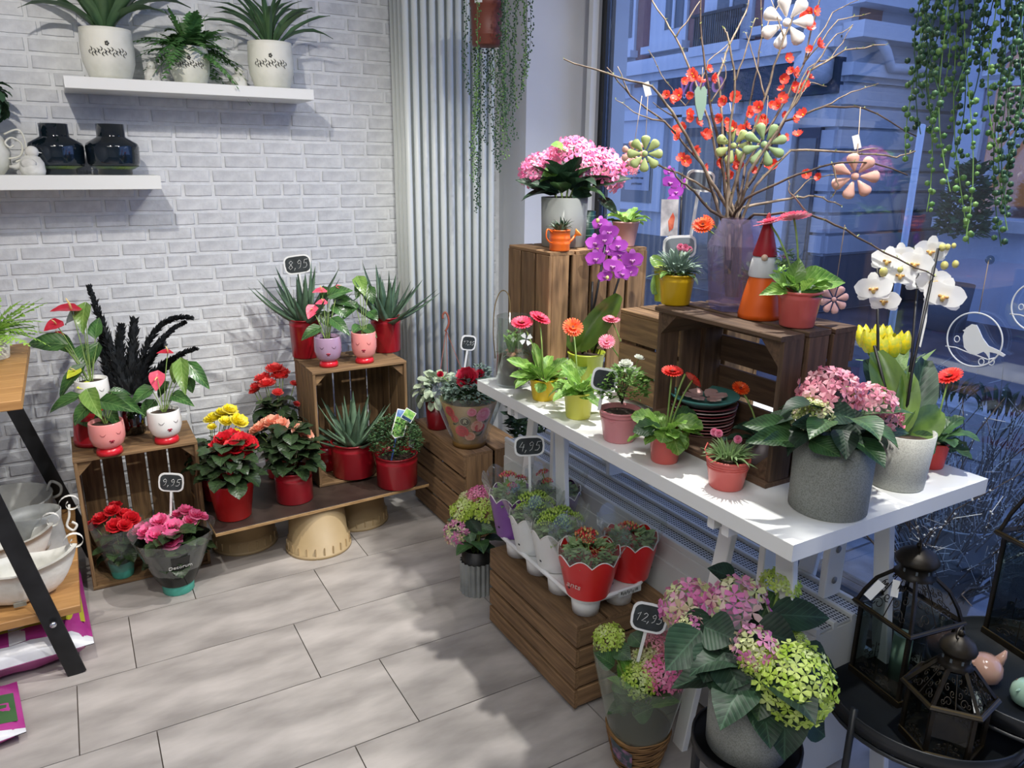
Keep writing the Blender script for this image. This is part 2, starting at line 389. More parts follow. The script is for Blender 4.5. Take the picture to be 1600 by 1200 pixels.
def small_foliage(root, mk, c, R3, n, size, seed=0, stems=True, asp=.5, name='foliage', low=-.2, M=None):
    """loose mass of tiny leaves nobody could count"""
    R = random.Random(seed); mb = MB()
    for i in range(n):
        az = R.random() * 2 * PI; u = R.uniform(low, 1); q = math.sqrt(max(0, 1 - u * u)); rr = R.uniform(.55, 1) ** .5
        p = V(c[0] + R3[0] * q * math.cos(az) * rr, c[1] + R3[1] * q * math.sin(az) * rr, c[2] + R3[2] * u * rr)
        d = dirv(az + R.uniform(-.8, .8), R.uniform(-.4, .9)); s = size * R.uniform(.6, 1.3)
        F = frame(p, d, (R.uniform(-.6, .6), R.uniform(-.6, .6), 1))
        mb.add([(0, 0, 0), (s * .4, s * asp * .5, s * .06), (s, 0, -s * .05), (s * .4, -s * asp * .5, s * .06)], [(0, 1, 2), (0, 2, 3)], F)
    mats = [M_leaf[mk], M_darkstem]
    if stems:
        for i in range(10):
            az = R.random() * 2 * PI; e = V(c[0] + R3[0] * .7 * math.cos(az), c[1] + R3[1] * .7 * math.sin(az), c[2] + R3[2] * R.uniform(.2, .9))
            mb.tube([(c[0], c[1], c[2] - R3[2] * .6), ((c[0] + e.x) / 2, (c[1] + e.y) / 2, e.z * .5 + c[2] * .5 - R3[2] * .1), e], .0016, 4, False, None, 1)
    return mb.build(name, mats, root, M, smooth=False, kind='stuff')

# ------------------------------------------------------------------ flower heads (unit radius, facing +z)
def petal_vf(L, W, cup=.2, n=3, tip=.75, z0=0, el=0.2, ruffle=0, ph=0):
    vs = []
    for i in range(n + 1):
        t = i / n; w = W * .5 * (.35 + .65 * math.sin(PI * min(1, t * tip + .1)) if i < n else .55)
        for j in range(3):
            s = j - 1
            vs.append((L * t * math.cos(el), s * w, z0 + L * t * math.sin(el) + cup * (t * t) * L - cup * .5 * L * t * (1 - abs(s)) + ruffle * math.sin(ph + 5 * s + 9 * t) * t))
    fs = [(i * 3 + j, (i + 1) * 3 + j, (i + 1) * 3 + j + 1, i * 3 + j + 1) for i in range(n) for j in range(2)]
    return vs, fs
FL = {}
def fl(key, make):
    if key not in FL: FL[key] = make()
    return FL[key]
def gerbera_mesh(c):
    def mk():
        mb = MB()
        for n, L, el, z in ((24, 1, .08, 0), (20, .78, .28, .05), (12, .45, .6, .1)):
            for i in range(n):
                vs, fs = petal_vf(L, 5.6 * L / n, .05, 3, .8, z, el)
                mb.add(vs, fs, Matrix.Rotation(2 * PI * (i + .3 * rnd.random()) / n, 4, 'Z'))
        return mb.mesh('gerbera_head', M_flo[c])
    return fl(('ger', c), mk)
def double_mesh(c, v=0):
    def mk():
        R = random.Random(v + 5); mb = MB()
        for n, L, el, cup, z in ((6, 1, .1, .25, 0), (6, .85, .45, .3, .05), (5, .66, .8, .35, .1), (4, .45, 1.1, .35, .14), (3, .28, 1.3, .3, .16)):
            o = R.random() * 6
            for i in range(n):
                vs, fs = petal_vf(L, L * 1.25, cup, 3, .62, z, el + R.uniform(-.1, .1), .07, R.random() * 6)
                mb.add(vs, fs, Matrix.Rotation(o + 2 * PI * i / n + R.uniform(-.15, .15), 4, 'Z'))
        return mb.mesh('double_flower', M_flo[c])
    return fl(('dbl', c, v), mk)
def hyd_mesh(c, v=0, n=70, fr=.27, flat=.8, low=-.35):
    def mk():
        R = random.Random(v * 13 + 3); mb = MB()
        for i in range(n):
            u = 1 - (1 - low) * (i + .5) / n; q = math.sqrt(max(0, 1 - u * u)); az = i * 2.39996 + R.uniform(-.2, .2)
            k = R.uniform(.88, 1.06)
            nn = V(q * math.cos(az), q * math.sin(az), u); p = V(nn.x * k, nn.y * k, nn.z * k * flat)
            F = zframe(p, nn + V(R.uniform(-.35, .35), R.uniform(-.35, .35), R.uniform(-.2, .35)), R.random() * 6)
            s = fr * R.uniform(.75, 1.15); vs = [(0, 0, 0)]; fs = []
            for a in range(4):
                t = a * PI / 2; z = R.uniform(.02, .12) * s
                b = len(vs)
                vs += [(s * .62 * math.cos(t - .52), s * .62 * math.sin(t - .52), z * .6), (s * 1.0 * math.cos(t - .28), s * 1.0 * math.sin(t - .28), z + .12 * s),
                       (s * 1.0 * math.cos(t + .28), s * 1.0 * math.sin(t + .28), z + .12 * s), (s * .62 * math.cos(t + .52), s * .62 * math.sin(t + .52), z * .6)]
                fs += [(0, b, b + 1, b + 2), (0, b + 2, b + 3)]
            mb.add(vs, fs, F)
        return mb.mesh('hydrangea_head', M_flo[c], False)
    return fl(('hyd', c, v, n, fr, flat, low), mk)
def orchid_mesh(c):
    def mk():
        mb = MB()
        for a, L, W in ((90, .95, .62), (210, .9, .6), (330, .9, .6)):
            vs, fs = leaf_vf('oblong', .15, .08, .0, 5, 4); mb.add([(x * L, y * W, z * .6) for x, y, z in vs], fs, Matrix.Rotation(math.radians(a), 4, 'Z'))
        for a in (12, 168):
            vs, fs = leaf_vf('heart', .12, .05, .0, 6, 4); mb.add([(x * 1.0, y * 1.05, z * .6 + .06) for x, y, z in vs], fs, Matrix.Rotation(math.radians(a), 4, 'Z'))
        return mb.mesh('orchid_bloom', M_flo[c])
    return fl(('orc', c), mk)
M_lipw = mat('orchid_lip_yellow', 'e6cf7a', .5, 'b86a3a', 9)
M_lipp = mat('orchid_lip_magenta', '8f1f78', .5, 'd8b0d8', 9)
def lip_mesh(m):
    def mk():
        mb = MB(); mb.ball((0, -.12, .22), .16, n=6, k=4, sq=(.8, 1.2, .8)); mb.ball((.17, -.02, .18), .1, n=5, k=3); mb.ball((-.17, -.02, .18), .1, n=5, k=3)
        return mb.mesh('lip', m)
    return fl(('lip', m.name), mk)
def blossom_mesh(c):
    def mk():
        mb = MB()
        for i in range(5):
            vs, fs = petal_vf(1, 1.05, .45, 3, .65, 0, .35); mb.add(vs, fs, Matrix.Rotation(2 * PI * i / 5, 4, 'Z'))
        return mb.mesh('blossom', M_flo[c])
    return fl(('blo', c), mk)
def cluster_mesh(c, v=0, n=46):
    """flat-topped bunch of small buds"""
    def mk():
        R = random.Random(v); mb = MB()
        for i in range(n):
            r = math.sqrt((i + .5) / n); az = i * 2.39996; p = (r * math.cos(az), r * math.sin(az), .5 * (1 - r * r) + R.uniform(-.1, .12))
            s = R.uniform(.09, .15); mb.octa(p, s, 0, 1.5)
        return mb.mesh('bud_cluster', M_flo[c])
    return fl(('clu', c, v, n), mk)
def heart_mesh(m):
    def mk():
        mb = MB(); vs, fs = leaf_vf('arrow', .12, .1, .01, 8, 6); mb.add([(x - .25, y, z) for x, y, z in vs], fs)
        return mb.mesh('spathe', m)
    return fl(('spa', m.name), mk)
def centre_mesh(m, h=.14, r=.26):
    def mk():
        mb = MB(); mb.lathe([(r, 0), (r * .9, h * .7), (r * .5, h), (0, h * .85)], 12); return mb.mesh('flower_centre', m)
    return fl(('cen', m.name, h, r), mk)

# ------------------------------------------------------------------ pots
def cyl_profile(rt, rb, h, wall=.004, rim=0, rimh=.0, depth=None):
    depth = h * .8 if depth is None else depth
    p = [(0, 0), (rb * .96, 0), (rb, .003)]
    if rim: p += [(rt - (rt - rb) * rimh / h, h - rimh), (rt + rim, h - rimh), (rt + rim, h)]
    else: p += [(rt, h)]
    p += [(rt - wall, h), (rb + (rt - rb) * (1 - depth / h) - wall, h - depth), (0, h - depth)]
    return p
def pot(root, rt, rb, h, m, rim=0, rimh=.01, rings=(), n=32, name='pot', soil=True, z=0, soild=.14, label=None):
    mb = MB(); prof = cyl_profile(rt, rb, h, .004, rim, rimh)
    for f in rings:                      # raised hoops pressed into the wall
        r = rb + (rt - rb) * f; k = [i for i, q in enumerate(prof) if q[1] <= f * h][-1]
        k = max(i for i in range(3, len(prof)) if prof[i - 1][1] <= f * h) if False else 3
        ins = [(r - .0002, f * h - .0035), (r + .0016, f * h), (r - .0002, f * h + .0035)]
        j = 3
        while j < len(prof) and prof[j][1] < f * h and j < 3 + 3 * len(rings): j += 1
        prof[j:j] = ins
    o = mb.lathe(prof, n).build(name, m, root, Matrix.Translation((0, 0, z)), label=label)
    if soil:
        r = rb + (rt - rb) * (1 - soild) - .005
        MB().lathe([(r, h * (1 - soild)), (r * .6, h * (1 - soild) + .004), (0, h * (1 - soild) + .005)], 16).build('soil', M_soil, root, Matrix.Translation((0, 0, z)))
    return o
def stems(root, pts, r=.002, m=None, name='stem', n=5):
    """one stem per list of points, in the thing's own space"""
    out = []
    for p in pts:
        out.append(MB().tube(p, r, n).build(name, m or M_stem, root))
    return out
def bend(a, b, k=.3, sag=0):
    a, b = V(a), V(b); m = a.lerp(b, .5) + V((a.x - b.x) * k * .5, (a.y - b.y) * k * .5, (b.z - a.z) * k * .25 - sag)
    return [tuple(a.lerp(m, t) .lerp(m.lerp(b, t), t)) for t in (0, .2, .4, .6, .8, 1)]

# ------------------------------------------------------------------ plants
CAMP = V(0, 0, 1.406)
def hydrangea(root, base, heads, rim_z, leafkinds=('hyd',), leaves=(), nauto=10, L=.1, W=.07, seed=1, r0=.03, el=(-.2, .7)):
    """heads: (world point, radius, colour, (tilt)) ; leaves: (world base, world tip, width, kind)"""
    base = V(base); R = random.Random(seed); top = V(0, 0, rim_z)
    for i, hd in enumerate(heads):
        p = V(hd[0]) - base; r = hd[1]; c = hd[2]; n = hd[3] if len(hd) > 3 else 60
        nrm = (p - top); nrm = V(nrm.x, nrm.y, max(abs(nrm.z), .05) * 1.1) + (CAMP - V(hd[0])).normalized() * .08
        put(hyd_mesh(c, i % 3, n, round(2.35 / math.sqrt(n), 3)), 'flower_head', root, zframe(p - nrm.normalized() * r * .1, nrm, R.random() * 6) @ scl(r))
        MB().tube(bend((p.x * .15, p.y * .15, rim_z - .02), p, .3), .0032, 5).build('stem', M_stem, root)
    for i in range(nauto):
        az = i * 2.39996 + seed; t = (i + .5) / nauto; e = el[0] + (el[1] - el[0]) * t + R.uniform(-.15, .15); k = R.uniform(.8, 1.15)
        leaf(root, 'ovate', R.choice(leafkinds), (r0 * math.cos(az), r0 * math.sin(az), rim_z + .01 + .05 * t), dirv(az, e), L * k, W * k, R.choice((0, 1, 1, 2)))
    for lf in leaves:
        a = V(lf[0]) - base; b = V(lf[1]) - base
        leaf(root, 'ovate', lf[3], a, b - a, (b - a).length * 1.04, lf[2], lf[4] if len(lf) > 4 else 0, up=lf[5] if len(lf) > 5 else (-.35, -.55, .75))
def face(base, d=None):
    d = (CAMP - V(base)) if d is None else V(d)
    return d
def gerbera(root, base, heads, rim_z, nleaf=12, L=.085, W=.036, seed=1, mk='ger', el=(-.25, .9), r0=.015, leaves=()):
    base = V(base)
    for hd in heads:
        p = V(hd[0]) - base; r, c, nrm = hd[1], hd[2], V(hd[3])
        MB().tube(bend((p.x * .1, p.y * .1, rim_z - .02), p, .5), .0022, 6).build('stem', M_stem, root)
        o = put(gerbera_mesh(c), 'flower_head', root, zframe(p, nrm, rnd.random()) @ scl(r))
        put(centre_mesh(hd[4] if len(hd) > 4 else M_dkc), 'flower_centre', o, Matrix.Translation((0, 0, .06)))
    rosette(root, 'lobed', mk, nleaf, (0, 0, rim_z), L, W, el, r0, seed)
    for lf in leaves:
        a = V(lf[0]) - base; b = V(lf[1]) - base
        leaf(root, lf[4] if len(lf) > 4 else 'lobed', lf[3], a, b - a, (b - a).length * 1.05, lf[2], 1, up=(-.35, -.55, .75))
def begonia(root, base, flowers, c, rim_z, nleaf=26, spread=.1, height=.13, Ls=.075, seed=1, buds=()):
    base = V(base); R = random.Random(seed)
    for i, hd in enumerate(flowers):
        p = V(hd[0]) - base; nrm = V(p.x, p.y, p.z - rim_z) + (CAMP - V(hd[0])).normalized() * .12
        put(double_mesh(c, i % 3), 'flower', root, zframe(p, nrm, R.random() * 6) @ scl(hd[1] * 1.25))
        MB().tube(bend((p.x * .2, p.y * .2, rim_z), p, .3), .0016, 4).build('stem', M_stem, root)
    for b in buds:
        p = V(b[0]) - base
        MB().ball((0, 0, 0), b[1], n=7, k=4, sq=(1, .8, 1.1)).build('bud', M_flo[c], root, Matrix.Translation(p))
    for i in range(nleaf):
        t = (i + .5) / nleaf; az = i * 2.39996; u = t
        rr = spread * (1 - .75 * u * u) * R.uniform(.5, 1); p = V(rr * .55 * math.cos(az), rr * .55 * math.sin(az), rim_z + .005 + height * u * R.uniform(.8, 1))
        leaf(root, 'heart', 'beg', p, dirv(az + R.uniform(-.4, .4), R.uniform(-.5, .35)), Ls * R.uniform(.75, 1.15), Ls * R.uniform(.75, 1.0), R.choice((0, 1, 2)))
M_spr = mat('anthurium_red', 'b81e34', .28, 'c93044', 4, coat=.3, trans=.1)
M_spp = mat('anthurium_pink', 'f0647c', .28, 'e85570', 4, coat=.3, trans=.1)
M_spy = mat('anthurium_lime', 'dbe04a', .3, 'c9d63c', 4, trans=.2)
M_spd = mat('spadix', 'ecd08a', .5)
def anthurium(root, base, spathes, leaves, rim_z, mk='ant'):
    """spathes: (world point, size, direction of tip, up, material); leaves: (world petiole end, world tip, width)"""
    base = V(base)
    for s in spathes:
        p = V(s[0]) - base; up = V(s[3])
        MB().tube(bend((p.x * .08, p.y * .08, rim_z - .01), p, .35), .0016, 5).build('stem', M_stem, root)
        F = frame(p, s[2], up) @ scl(s[1], s[1] * .85, s[1])
        o = put(heart_mesh(s[4]), 'spathe', root, F)
        MB().tube([(0, 0, .02), (.08, 0, .3), (.2, 0, .5)], [.055, .045, .02], 6).build('spadix', M_spd, o)
    for l in leaves:
        a = V(l[0]) - base; b = V(l[1]) - base
        MB().tube(bend((a.x * .06, a.y * .06, rim_z - .01), a, .4), .0015, 5).build('petiole', M_stem, root)
        leaf(root, 'arrow', l[3] if len(l) > 3 else mk, a, b - a, (b - a).length * 1.05, l[2], 1, up=(-.3, -.6, .7))
def aloe(root, c, n, L, W, seed=1, mk='aloe', el=(.25, 1.35), arc=None):
    R = random.Random(seed)
    for i in range(n):
        t = (i + .5) / n; az = i * 2.39996; e = el[0] + (el[1] - el[0]) * t + R.uniform(-.12, .12); k = R.uniform(.8, 1.1) * (1 - .12 * t)
        d = dirv(az, e); l = L * k; mb = MB()
        # thick channelled leaf that tapers to a point and bends up, with teeth along both edges
        b = V(c) + V(math.cos(az), math.sin(az), 0) * .008; up = V(0, 0, 1); side = d.cross(up).normalized(); nn = side.cross(d).normalized()
        def at(t_): return b + d * (l * t_) + nn * (l * (.10 * t_ * t_ if e > .5 else (.22 * t_ * t_)))
        vs = []; N_ = 7
        for q in range(N_):
            t_ = q / (N_ - 1); w = W * .5 * (1 - t_ ** 1.5) + .0006; p = at(t_); th = w * .5
            vs += [p + side * w + nn * th * .5, p - nn * th * .9, p - side * w + nn * th * .5, p + nn * th * .1]
        fs = [(q * 4 + j, (q + 1) * 4 + j, (q + 1) * 4 + (j + 1) % 4, q * 4 + (j + 1) % 4) for q in range(N_ - 1) for j in range(4)]
        mb.add(vs, fs)
        for q in range(8):
            t_ = .12 + .8 * q / 8; w = W * .5 * (1 - t_ ** 1.5); p = at(t_)
            for s in (-1, 1):
                e0 = p + side * (s * w) + nn * w * .25
                mb.add([e0 - d * .0015, e0 + d * .0015, e0 + side * (s * .0028) + d * .001], [(0, 1, 2)])
        mb.build('leaf', M_leaf[mk], root)
def frond(root, base, d, L, W, mk, seed=0, n=13, sag=.5, name='frond'):
    R = random.Random(seed); mb = MB(); d = V(d).normalized(); side = d.cross(V(0, 0, 1))
    side = side.normalized() if side.length > .01 else V(1, 0, 0); nn = side.cross(d).normalized()
    P = [V(base) + d * (L * t) - V(0, 0, 1) * (L * sag * t * t) for t in [i / n for i in range(n + 1)]]
    mb.tube(P, [.0012 * (1 - .7 * i / n) for i in range(n + 1)], 3, False)
    for i in range(1, n + 1):
        t = i / n; w = W * .5 * math.sin(PI * (t * .85 + .13)) ** .7
        dd = (P[i] - P[i - 1]).normalized()
        for s in (-1, 1):
            tip = P[i] + side * (s * w) + dd * (w * .45) - V(0, 0, w * R.uniform(0, .35)); h = dd * (L / n * .42)
            mid = P[i].lerp(tip, .5)
            mb.add([P[i] - h, mid - h * .8, tip, mid + h * .9, P[i] + h], [(0, 1, 2, 3, 4)])
    return mb.build(name, M_leaf[mk], root, smooth=False)
M_pearl = mat('pearl_green', '4e7a3c', .4, island=['3d6a34', '5d8c48', '86ad62', '47703c'])
M_pearld = mat('pearl_dark', '2f4d34', .4, island=['24402c', '365a3c', '4a7048'])
def strand(root, p0, p1, n, r, seed, m, sway=.01, spread=.008, name='strand'):
    """one trailing string of pearls from p0 down to p1 (thing space)"""
    R = random.Random(seed); mb = MB(); p0, p1 = V(p0), V(p1); a = R.random() * 6; P = []
    for i in range(13):
        t = i / 12; P.append(p0.lerp(p1, t) + V(sway * math.sin(a + 4 * t) * t, sway * math.cos(a + 5 * t) * t, 0))
    mb.tube(P, .0009, 3, False)
    for i in range(n):
        t = (i + R.random()) / n; k = min(11, int(t * 12)); q = P[k].lerp(P[k + 1], t * 12 - k)
        mb.ball(q + V(R.uniform(-spread, spread), R.uniform(-spread, spread), 0), r * R.uniform(.7, 1.15), n=5, k=3)
    return mb.build(name, m, root)

# ------------------------------------------------------------------ crates
M_crate = mat('aged_crate_wood', '6a5138', .85, '967653', 7, stretch=(1.2, 14, 14), bump=.5, objvar=.22, contrast=(.3, .7), bdist=.002)
M_crated = mat('dark_crate_wood', '4d3a2b', .8, '6f5640', 7, stretch=(1.2, 14, 14), bump=.5, objvar=.22, contrast=(.3, .7), bdist=.002)
M_crateb = mat('brown_crate_wood', '5e4831', .85, '8a6d4a', 7, stretch=(1.2, 14, 14), bump=.5, objvar=.2, contrast=(.3, .7), bdist=.002)
M_nail = mat('nail_head', '3a3330', .5, metal=.6)
def plank(root, name, m, c, L, W, T, lx, wy, R=None, **k):
    """plank centred at c: length along lx, width along wy"""
    lx = V(lx).normalized(); wy = V(wy).normalized(); n = lx.cross(wy)
    Mx = Matrix(((lx.x, wy.x, n.x, c[0]), (lx.y, wy.y, n.y, c[1]), (lx.z, wy.z, n.z, c[2]), (0, 0, 0, 1)))
    return MB().bar(L, W, T, .002).build(name, m, root, Mx, smooth=False, **k)
AX = {'x': V(1, 0, 0), 'y': V(0, 1, 0), 'z': V(0, 0, 1)}
def crate(loc, dims, open_face, faces, m, label, group='wooden crates', rz=0, post='z', gap=.006, t=.011, seed=1, postw=.05, nails=True):
    """open wooden crate. faces: {'-x': ('z', 3), ...} = slats of that face run along that axis, so many of them.
    post = axis along which the four triangular corner posts run"""
    root = thing('wooden_crate', loc, label, 'crate', rz, group); R = random.Random(seed)
    dx, dy, dz = dims; half = {'x': dx / 2, 'y': dy / 2, 'z': dz / 2}; cen = V(0, 0, dz / 2)
    for f, (run, n) in faces.items():
        if f == open_face: continue
        sgn = -1 if f[0] == '-' else 1; ax = f[1]; wid = [a for a in 'xyz' if a not in (ax, run)][0]
        # top and bottom run through, the ends fit between them, the sides between the ends
        ext = dict(half)
        if ax != 'z': ext['z'] = half['z'] - t
        if ax == 'y': ext['x'] = half['x'] - t
        Wt = ext[wid] * 2; w = (Wt - gap * (n - 1)) / n; Lr = ext[run] * 2
        for i in range(n):
            off = -Wt / 2 + w * (i + .5) + gap * i
            c = cen + AX[ax] * (sgn * (half[ax] - t / 2 - R.uniform(0, .0012))) + AX[wid] * (off + R.uniform(-.001, .001))
            plank(root, 'slat', m, c, Lr - R.uniform(0, .003), w * R.uniform(.96, 1), t, AX[run], AX[wid])
    # triangular corner posts
    a1, a2 = [a for a in 'xyz' if a != post]
    for s1 in (-1, 1):
        for s2 in (-1, 1):
            p = postw; L_ = half[post] * 2 - 2 * t - .004
            c = cen + AX[a1] * (s1 * (half[a1] - t - .0005)) + AX[a2] * (s2 * (half[a2] - t - .0005))
            e1 = AX[a1] * (-s1 * p); e2 = AX[a2] * (-s2 * p); h = AX[post] * (L_ / 2)
            vs = [c - h, c + e1 - h, c + e2 - h, c + h, c + e1 + h, c + e2 + h]
            MB().add(vs, [(0, 2, 1), (3, 4, 5), (0, 1, 4, 3), (1, 2, 5, 4), (2, 0, 3, 5)]).build('corner_post', m, root, smooth=False)
    return root

# ------------------------------------------------------------------ chalk price signs
M_board = mat('chalk_board', '23282a', .7, '343b3d', 30)
M_chalk = mat('chalk', 'e8ebe8', .9)
DIG = {'0': [[(0, .5), (.1, .9), (.4, 1), (.55, .6), (.5, .15), (.25, 0), (.05, .15), (0, .5)]], '1': [[(.05, .7), (.35, 1), (.25, 0)]],
       '2': [[(.05, .8), (.25, 1), (.5, .85), (.45, .6), (.05, .05), (.55, .03)]], '4': [[(.3, 1), (.05, .45), (.55, .45)], [(.48, .75), (.42, 0)]],
       '5': [[(.58, 1), (.2, .98), (.12, .58), (.42, .6), (.5, .3), (.35, .05), (.05, .05)]], '7': [[(.05, .95), (.55, 1), (.2, 0)]],
       '8': [[(.3, .55), (.08, .8), (.3, 1), (.5, .8), (.3, .55), (.05, .25), (.25, 0), (.5, .22), (.3, .55)]],
       '9': [[(.5, .75), (.3, 1), (.08, .78), (.2, .55), (.48, .7), (.42, .2), (.2, 0)]], ',': [[(.12, .12), (.02, -.2)]]}
def price_sign(loc, n, w, h, stake, text, label, lean=0, tilt=0, mboard=None, back=False, stake_d=None):
    """loc = foot of the stake; n = way the board faces; stake = length up to the board's lower edge"""
    root = thing('price_sign', loc, label, 'price sign', group='chalkboard price signs')
    n = V(n); n = V(n.x, n.y, 0).normalized(); right = V(-n.y, n.x, 0); up = V(0, 0, 1)
    up2 = (up * math.cos(lean) + right * math.sin(lean)); r2 = right * math.cos(lean) - up * math.sin(lean)
    n2 = n * math.cos(tilt) + up2 * math.sin(tilt); up3 = up2 * math.cos(tilt) - n * math.sin(tilt)
    c = up2 * (stake + h / 2)
    F = Matrix(((r2.x, up3.x, n2.x, c.x), (r2.y, up3.y, n2.y, c.y), (r2.z, up3.z, n2.z, c.z), (0, 0, 0, 1)))
    def outline(sx, sy, k=20):
        P = []
        for i in range(k):
            a = 2 * PI * i / k; ca, sa = math.cos(a), math.sin(a)
            P.append((sx * (abs(ca) ** .38) * (1 if ca > 0 else -1) * (1 - .07 * abs(sa)), sy * (abs(sa) ** .38) * (1 if sa > 0 else -1) * (1 - .12 * ca * ca)))
        return P
    MB().prism(outline(w / 2, h / 2), .0035).build('frame', M_whitepl, root, F, smooth=False)
    MB().prism(outline(w / 2 - .0055, h / 2 - .0055), .0012).build('board', mboard or M_board, root, F @ Matrix.Translation((0, 0, .0019 if not back else .0022)), smooth=False)
    if text and not back:
        mb = MB(); x = 0; s = h * .5; adv = []
        for ch in text: adv.append(.3 if ch == ',' else .68)
        s = min(s, w * .74 / sum(adv)); tot = sum(adv) * s; x = -tot / 2
        for ch, a in zip(text, adv):
            for st in DIG[ch]:
                P = [(x + (px + .18 * py) * s, (py - .5) * s, 0) for px, py in st]
                mb.tube(P, h * .011, 4)
            x += a * s
        mb.build('chalk_writing', M_chalk, root, F @ Matrix.Translation((0, 0, .0028)))
    st = stake_d or up2
    MB().bar(stake + .004, .0075, .0035, .0005).build('stake', M_whitepl, root, frame(up2 * (stake / 2), up2, n), smooth=False)
    return root
# ================================================================== the room
M_wallpaint = mat('white_wall_paint', 'd6d8dc', .7, 'e2e4e6', 2)
M_mortar = mat('white_mortar', 'd3d6d8', .85, 'dfe2e4', 30, bump=.5, bscale=70)
M_brick = mat('whitewashed_brick', 'c3c6ca', .8, 'dbdee0', 22, bump=.8, bscale=55, objvar=.03, bdist=.004, contrast=(.35, .65), detail=8)
M_grout = mat('floor_grout', '6d6660', .9)
M_tile = mat('grey_stone_tile', '918c88', .5, 'bbb5b0', 3.4, stretch=(1, 2.8, 1), bump=.06, bscale=30, objvar=.03, contrast=(.36, .66), detail=14)
WY = 3.17
# floor with its tiles laid in thirds
fl_b = MB().box((0, 0.15, -.03), (5.2, 6.04, .05)); fo = fl_b.build('floor', M_grout, smooth=False, kind='structure')
TL, TW = .6, .3
tile_me = MB().box((0, 0, -.0026), (TL - .003, TW - .003, .0052)).mesh('tile', M_tile, False)
oy = 2.7495
offs = {0: 0.212, 1: 0.0087, 2: -0.1418, 3: 0.0317, 4: -0.1437}
for k in range(-4, 13):
    y = oy - (k + .5) * TW
    o0 = offs[k] if k in offs else (offs[k % 3] + .2 * (k % 2))
    for j in range(-4, 5):
        x = o0 + (j + .5) * TL
        if not (-1.6 < x < 2.15 and -.2 < y < 3.12): continue
        x0, x1 = x - TL / 2, x + TL / 2
        if x1 > 1.985:
            if x0 > 1.9: continue
            MB().box(((1.985 - x0) / 2, 0, -.0026), (1.985 - x0 - .003, TW - .003, .0052)).build('tile', M_tile, fo, Matrix.Translation((x0, y, 0)), smooth=False)
        else: put(tile_me, 'tile', fo, Matrix.Translation((x, y, 0)))
# brick wall at the back: a mortar bed with the bricks standing proud of it
wb = MB().box((-.05, WY + .07, 1.325), (4.9, .12, 2.75)).build('wall_back', M_mortar, smooth=False, kind='structure')
R = random.Random(11); BRM = {}
def brick_mesh(L, v):
    key = (round(L, 3), v)
    if key not in BRM:
        h = .0435; d = .0045; q = random.Random(v * 7 + int(L * 1000)); vs = []
        for s, e in ((0, 0), (.003, 1)):
            for a, b in ((-1, -1), (0, -1), (1, -1), (1, 1), (0, 1), (-1, 1)):
                vs.append((a * (L / 2 - s) + q.uniform(-.0012, .0012), -d * e + (q.uniform(-.0018, .0010) if e else .002), b * (h / 2 - s) + q.uniform(-.0012, .0012)))
        fs = [(i, (i + 1) % 6, (i + 1) % 6 + 6, i + 6) for i in range(6)] + [(6, 7, 10, 11), (7, 8, 9, 10)]
        BRM[key] = MB().add(vs, fs).mesh('brick', M_brick, False)
    return BRM[key]
nb = 0; rest = MB(); PITCH = .0528
brick_list = []
for k in range(50):
    z = .03 + PITCH * k; x = -2.3 + R.uniform(0, .16)
    while x < 1.76:
        L = R.choice((.15, .15, .15, .15, .145, .098, .07))
        if x + L > 1.755: L = 1.755 - x
        if L > .03: brick_list.append((x + L / 2, z, L))
        x += L + .0095
def showing(b): return -.22 < b[0] < 1.24 and .33 < b[1] < 1.98
seen = sorted([b for b in brick_list if showing(b)], key=lambda b: (b[0] - .4) ** 2 + ((b[1] - 1.2) * 1.1) ** 2)
for i, b in enumerate(seen[:300]):
    put(brick_mesh(round(b[2], 3), i % 4), 'brick', wb, Matrix.Translation((b[0], WY + .0102, b[1])))
for b in seen[300:] + [b for b in brick_list if not showing(b)]:
    L, h = b[2], .0435
    rest.add([(-L / 2, .002, -h / 2), (L / 2, .002, -h / 2), (L / 2, .002, h / 2), (-L / 2, .002, h / 2), (-L / 2 + .003, -.0045, -h / 2 + .003), (L / 2 - .003, -.0045, -h / 2 + .003), (L / 2 - .003, -.0045, h / 2 - .003), (-L / 2 + .003, -.0045, h / 2 - .003)],
             [(0, 1, 5, 4), (1, 2, 6, 5), (2, 3, 7, 6), (3, 0, 4, 7), (4, 5, 6, 7)], Matrix.Translation((b[0], WY + .0102, b[1])))
rest.build('brickwork', M_brick, wb, smooth=False, kind='stuff')
# other walls and ceiling (behind and beside the camera)
MB().box((-.25, .15, 2.75), (5.3, 6.4, .1)).build('ceiling', M_wallpaint, smooth=False, kind='structure')
MB().box((-2.45, .15, 1.325), (.1, 6.2, 2.75)).build('wall_left', M_wallpaint, smooth=False, kind='structure')
MB().box((-.25, -2.95, 1.325), (4.9, .1, 2.75)).build('wall_front', M_wallpaint, smooth=False, kind='structure')
# window side: pier by the brick wall, reveal, glazing
GX = 2.08
wr = MB()
wr.box((1.99, 3.062, 1.325), (.44, .234, 2.75))             # pier
wr.box((2.16, 2.885, 1.325), (.10, .11, 2.75))               # reveal
wr.box((2.10, -.05, 2.70), (.24, 5.9, .08))                 # lintel
wr.box((2.10, -2.4, 1.325), (.24, 1.1, 2.75))                # far pier behind the camera
wr.build('wall_right', M_wallpaint, smooth=False, kind='structure')
M_frame = mat('black_window_frame', '16191c', .4)
M_sill = mat('dark_stone_sill', '23262b', .35, '343840', 14)
M_glass = clear_mat('shop_window_glass', 'dfe8f2', .075, .0)
MB().box((2.10, .5, .012), (.20, 4.7, .024)).build('trim_1', M_sill, smooth=False, kind='structure')
w1 = MB().box((GX, .475, 1.35), (.006, 4.63, 2.62)).build('window_1', M_glass, smooth=False, kind='structure')
fm = MB()
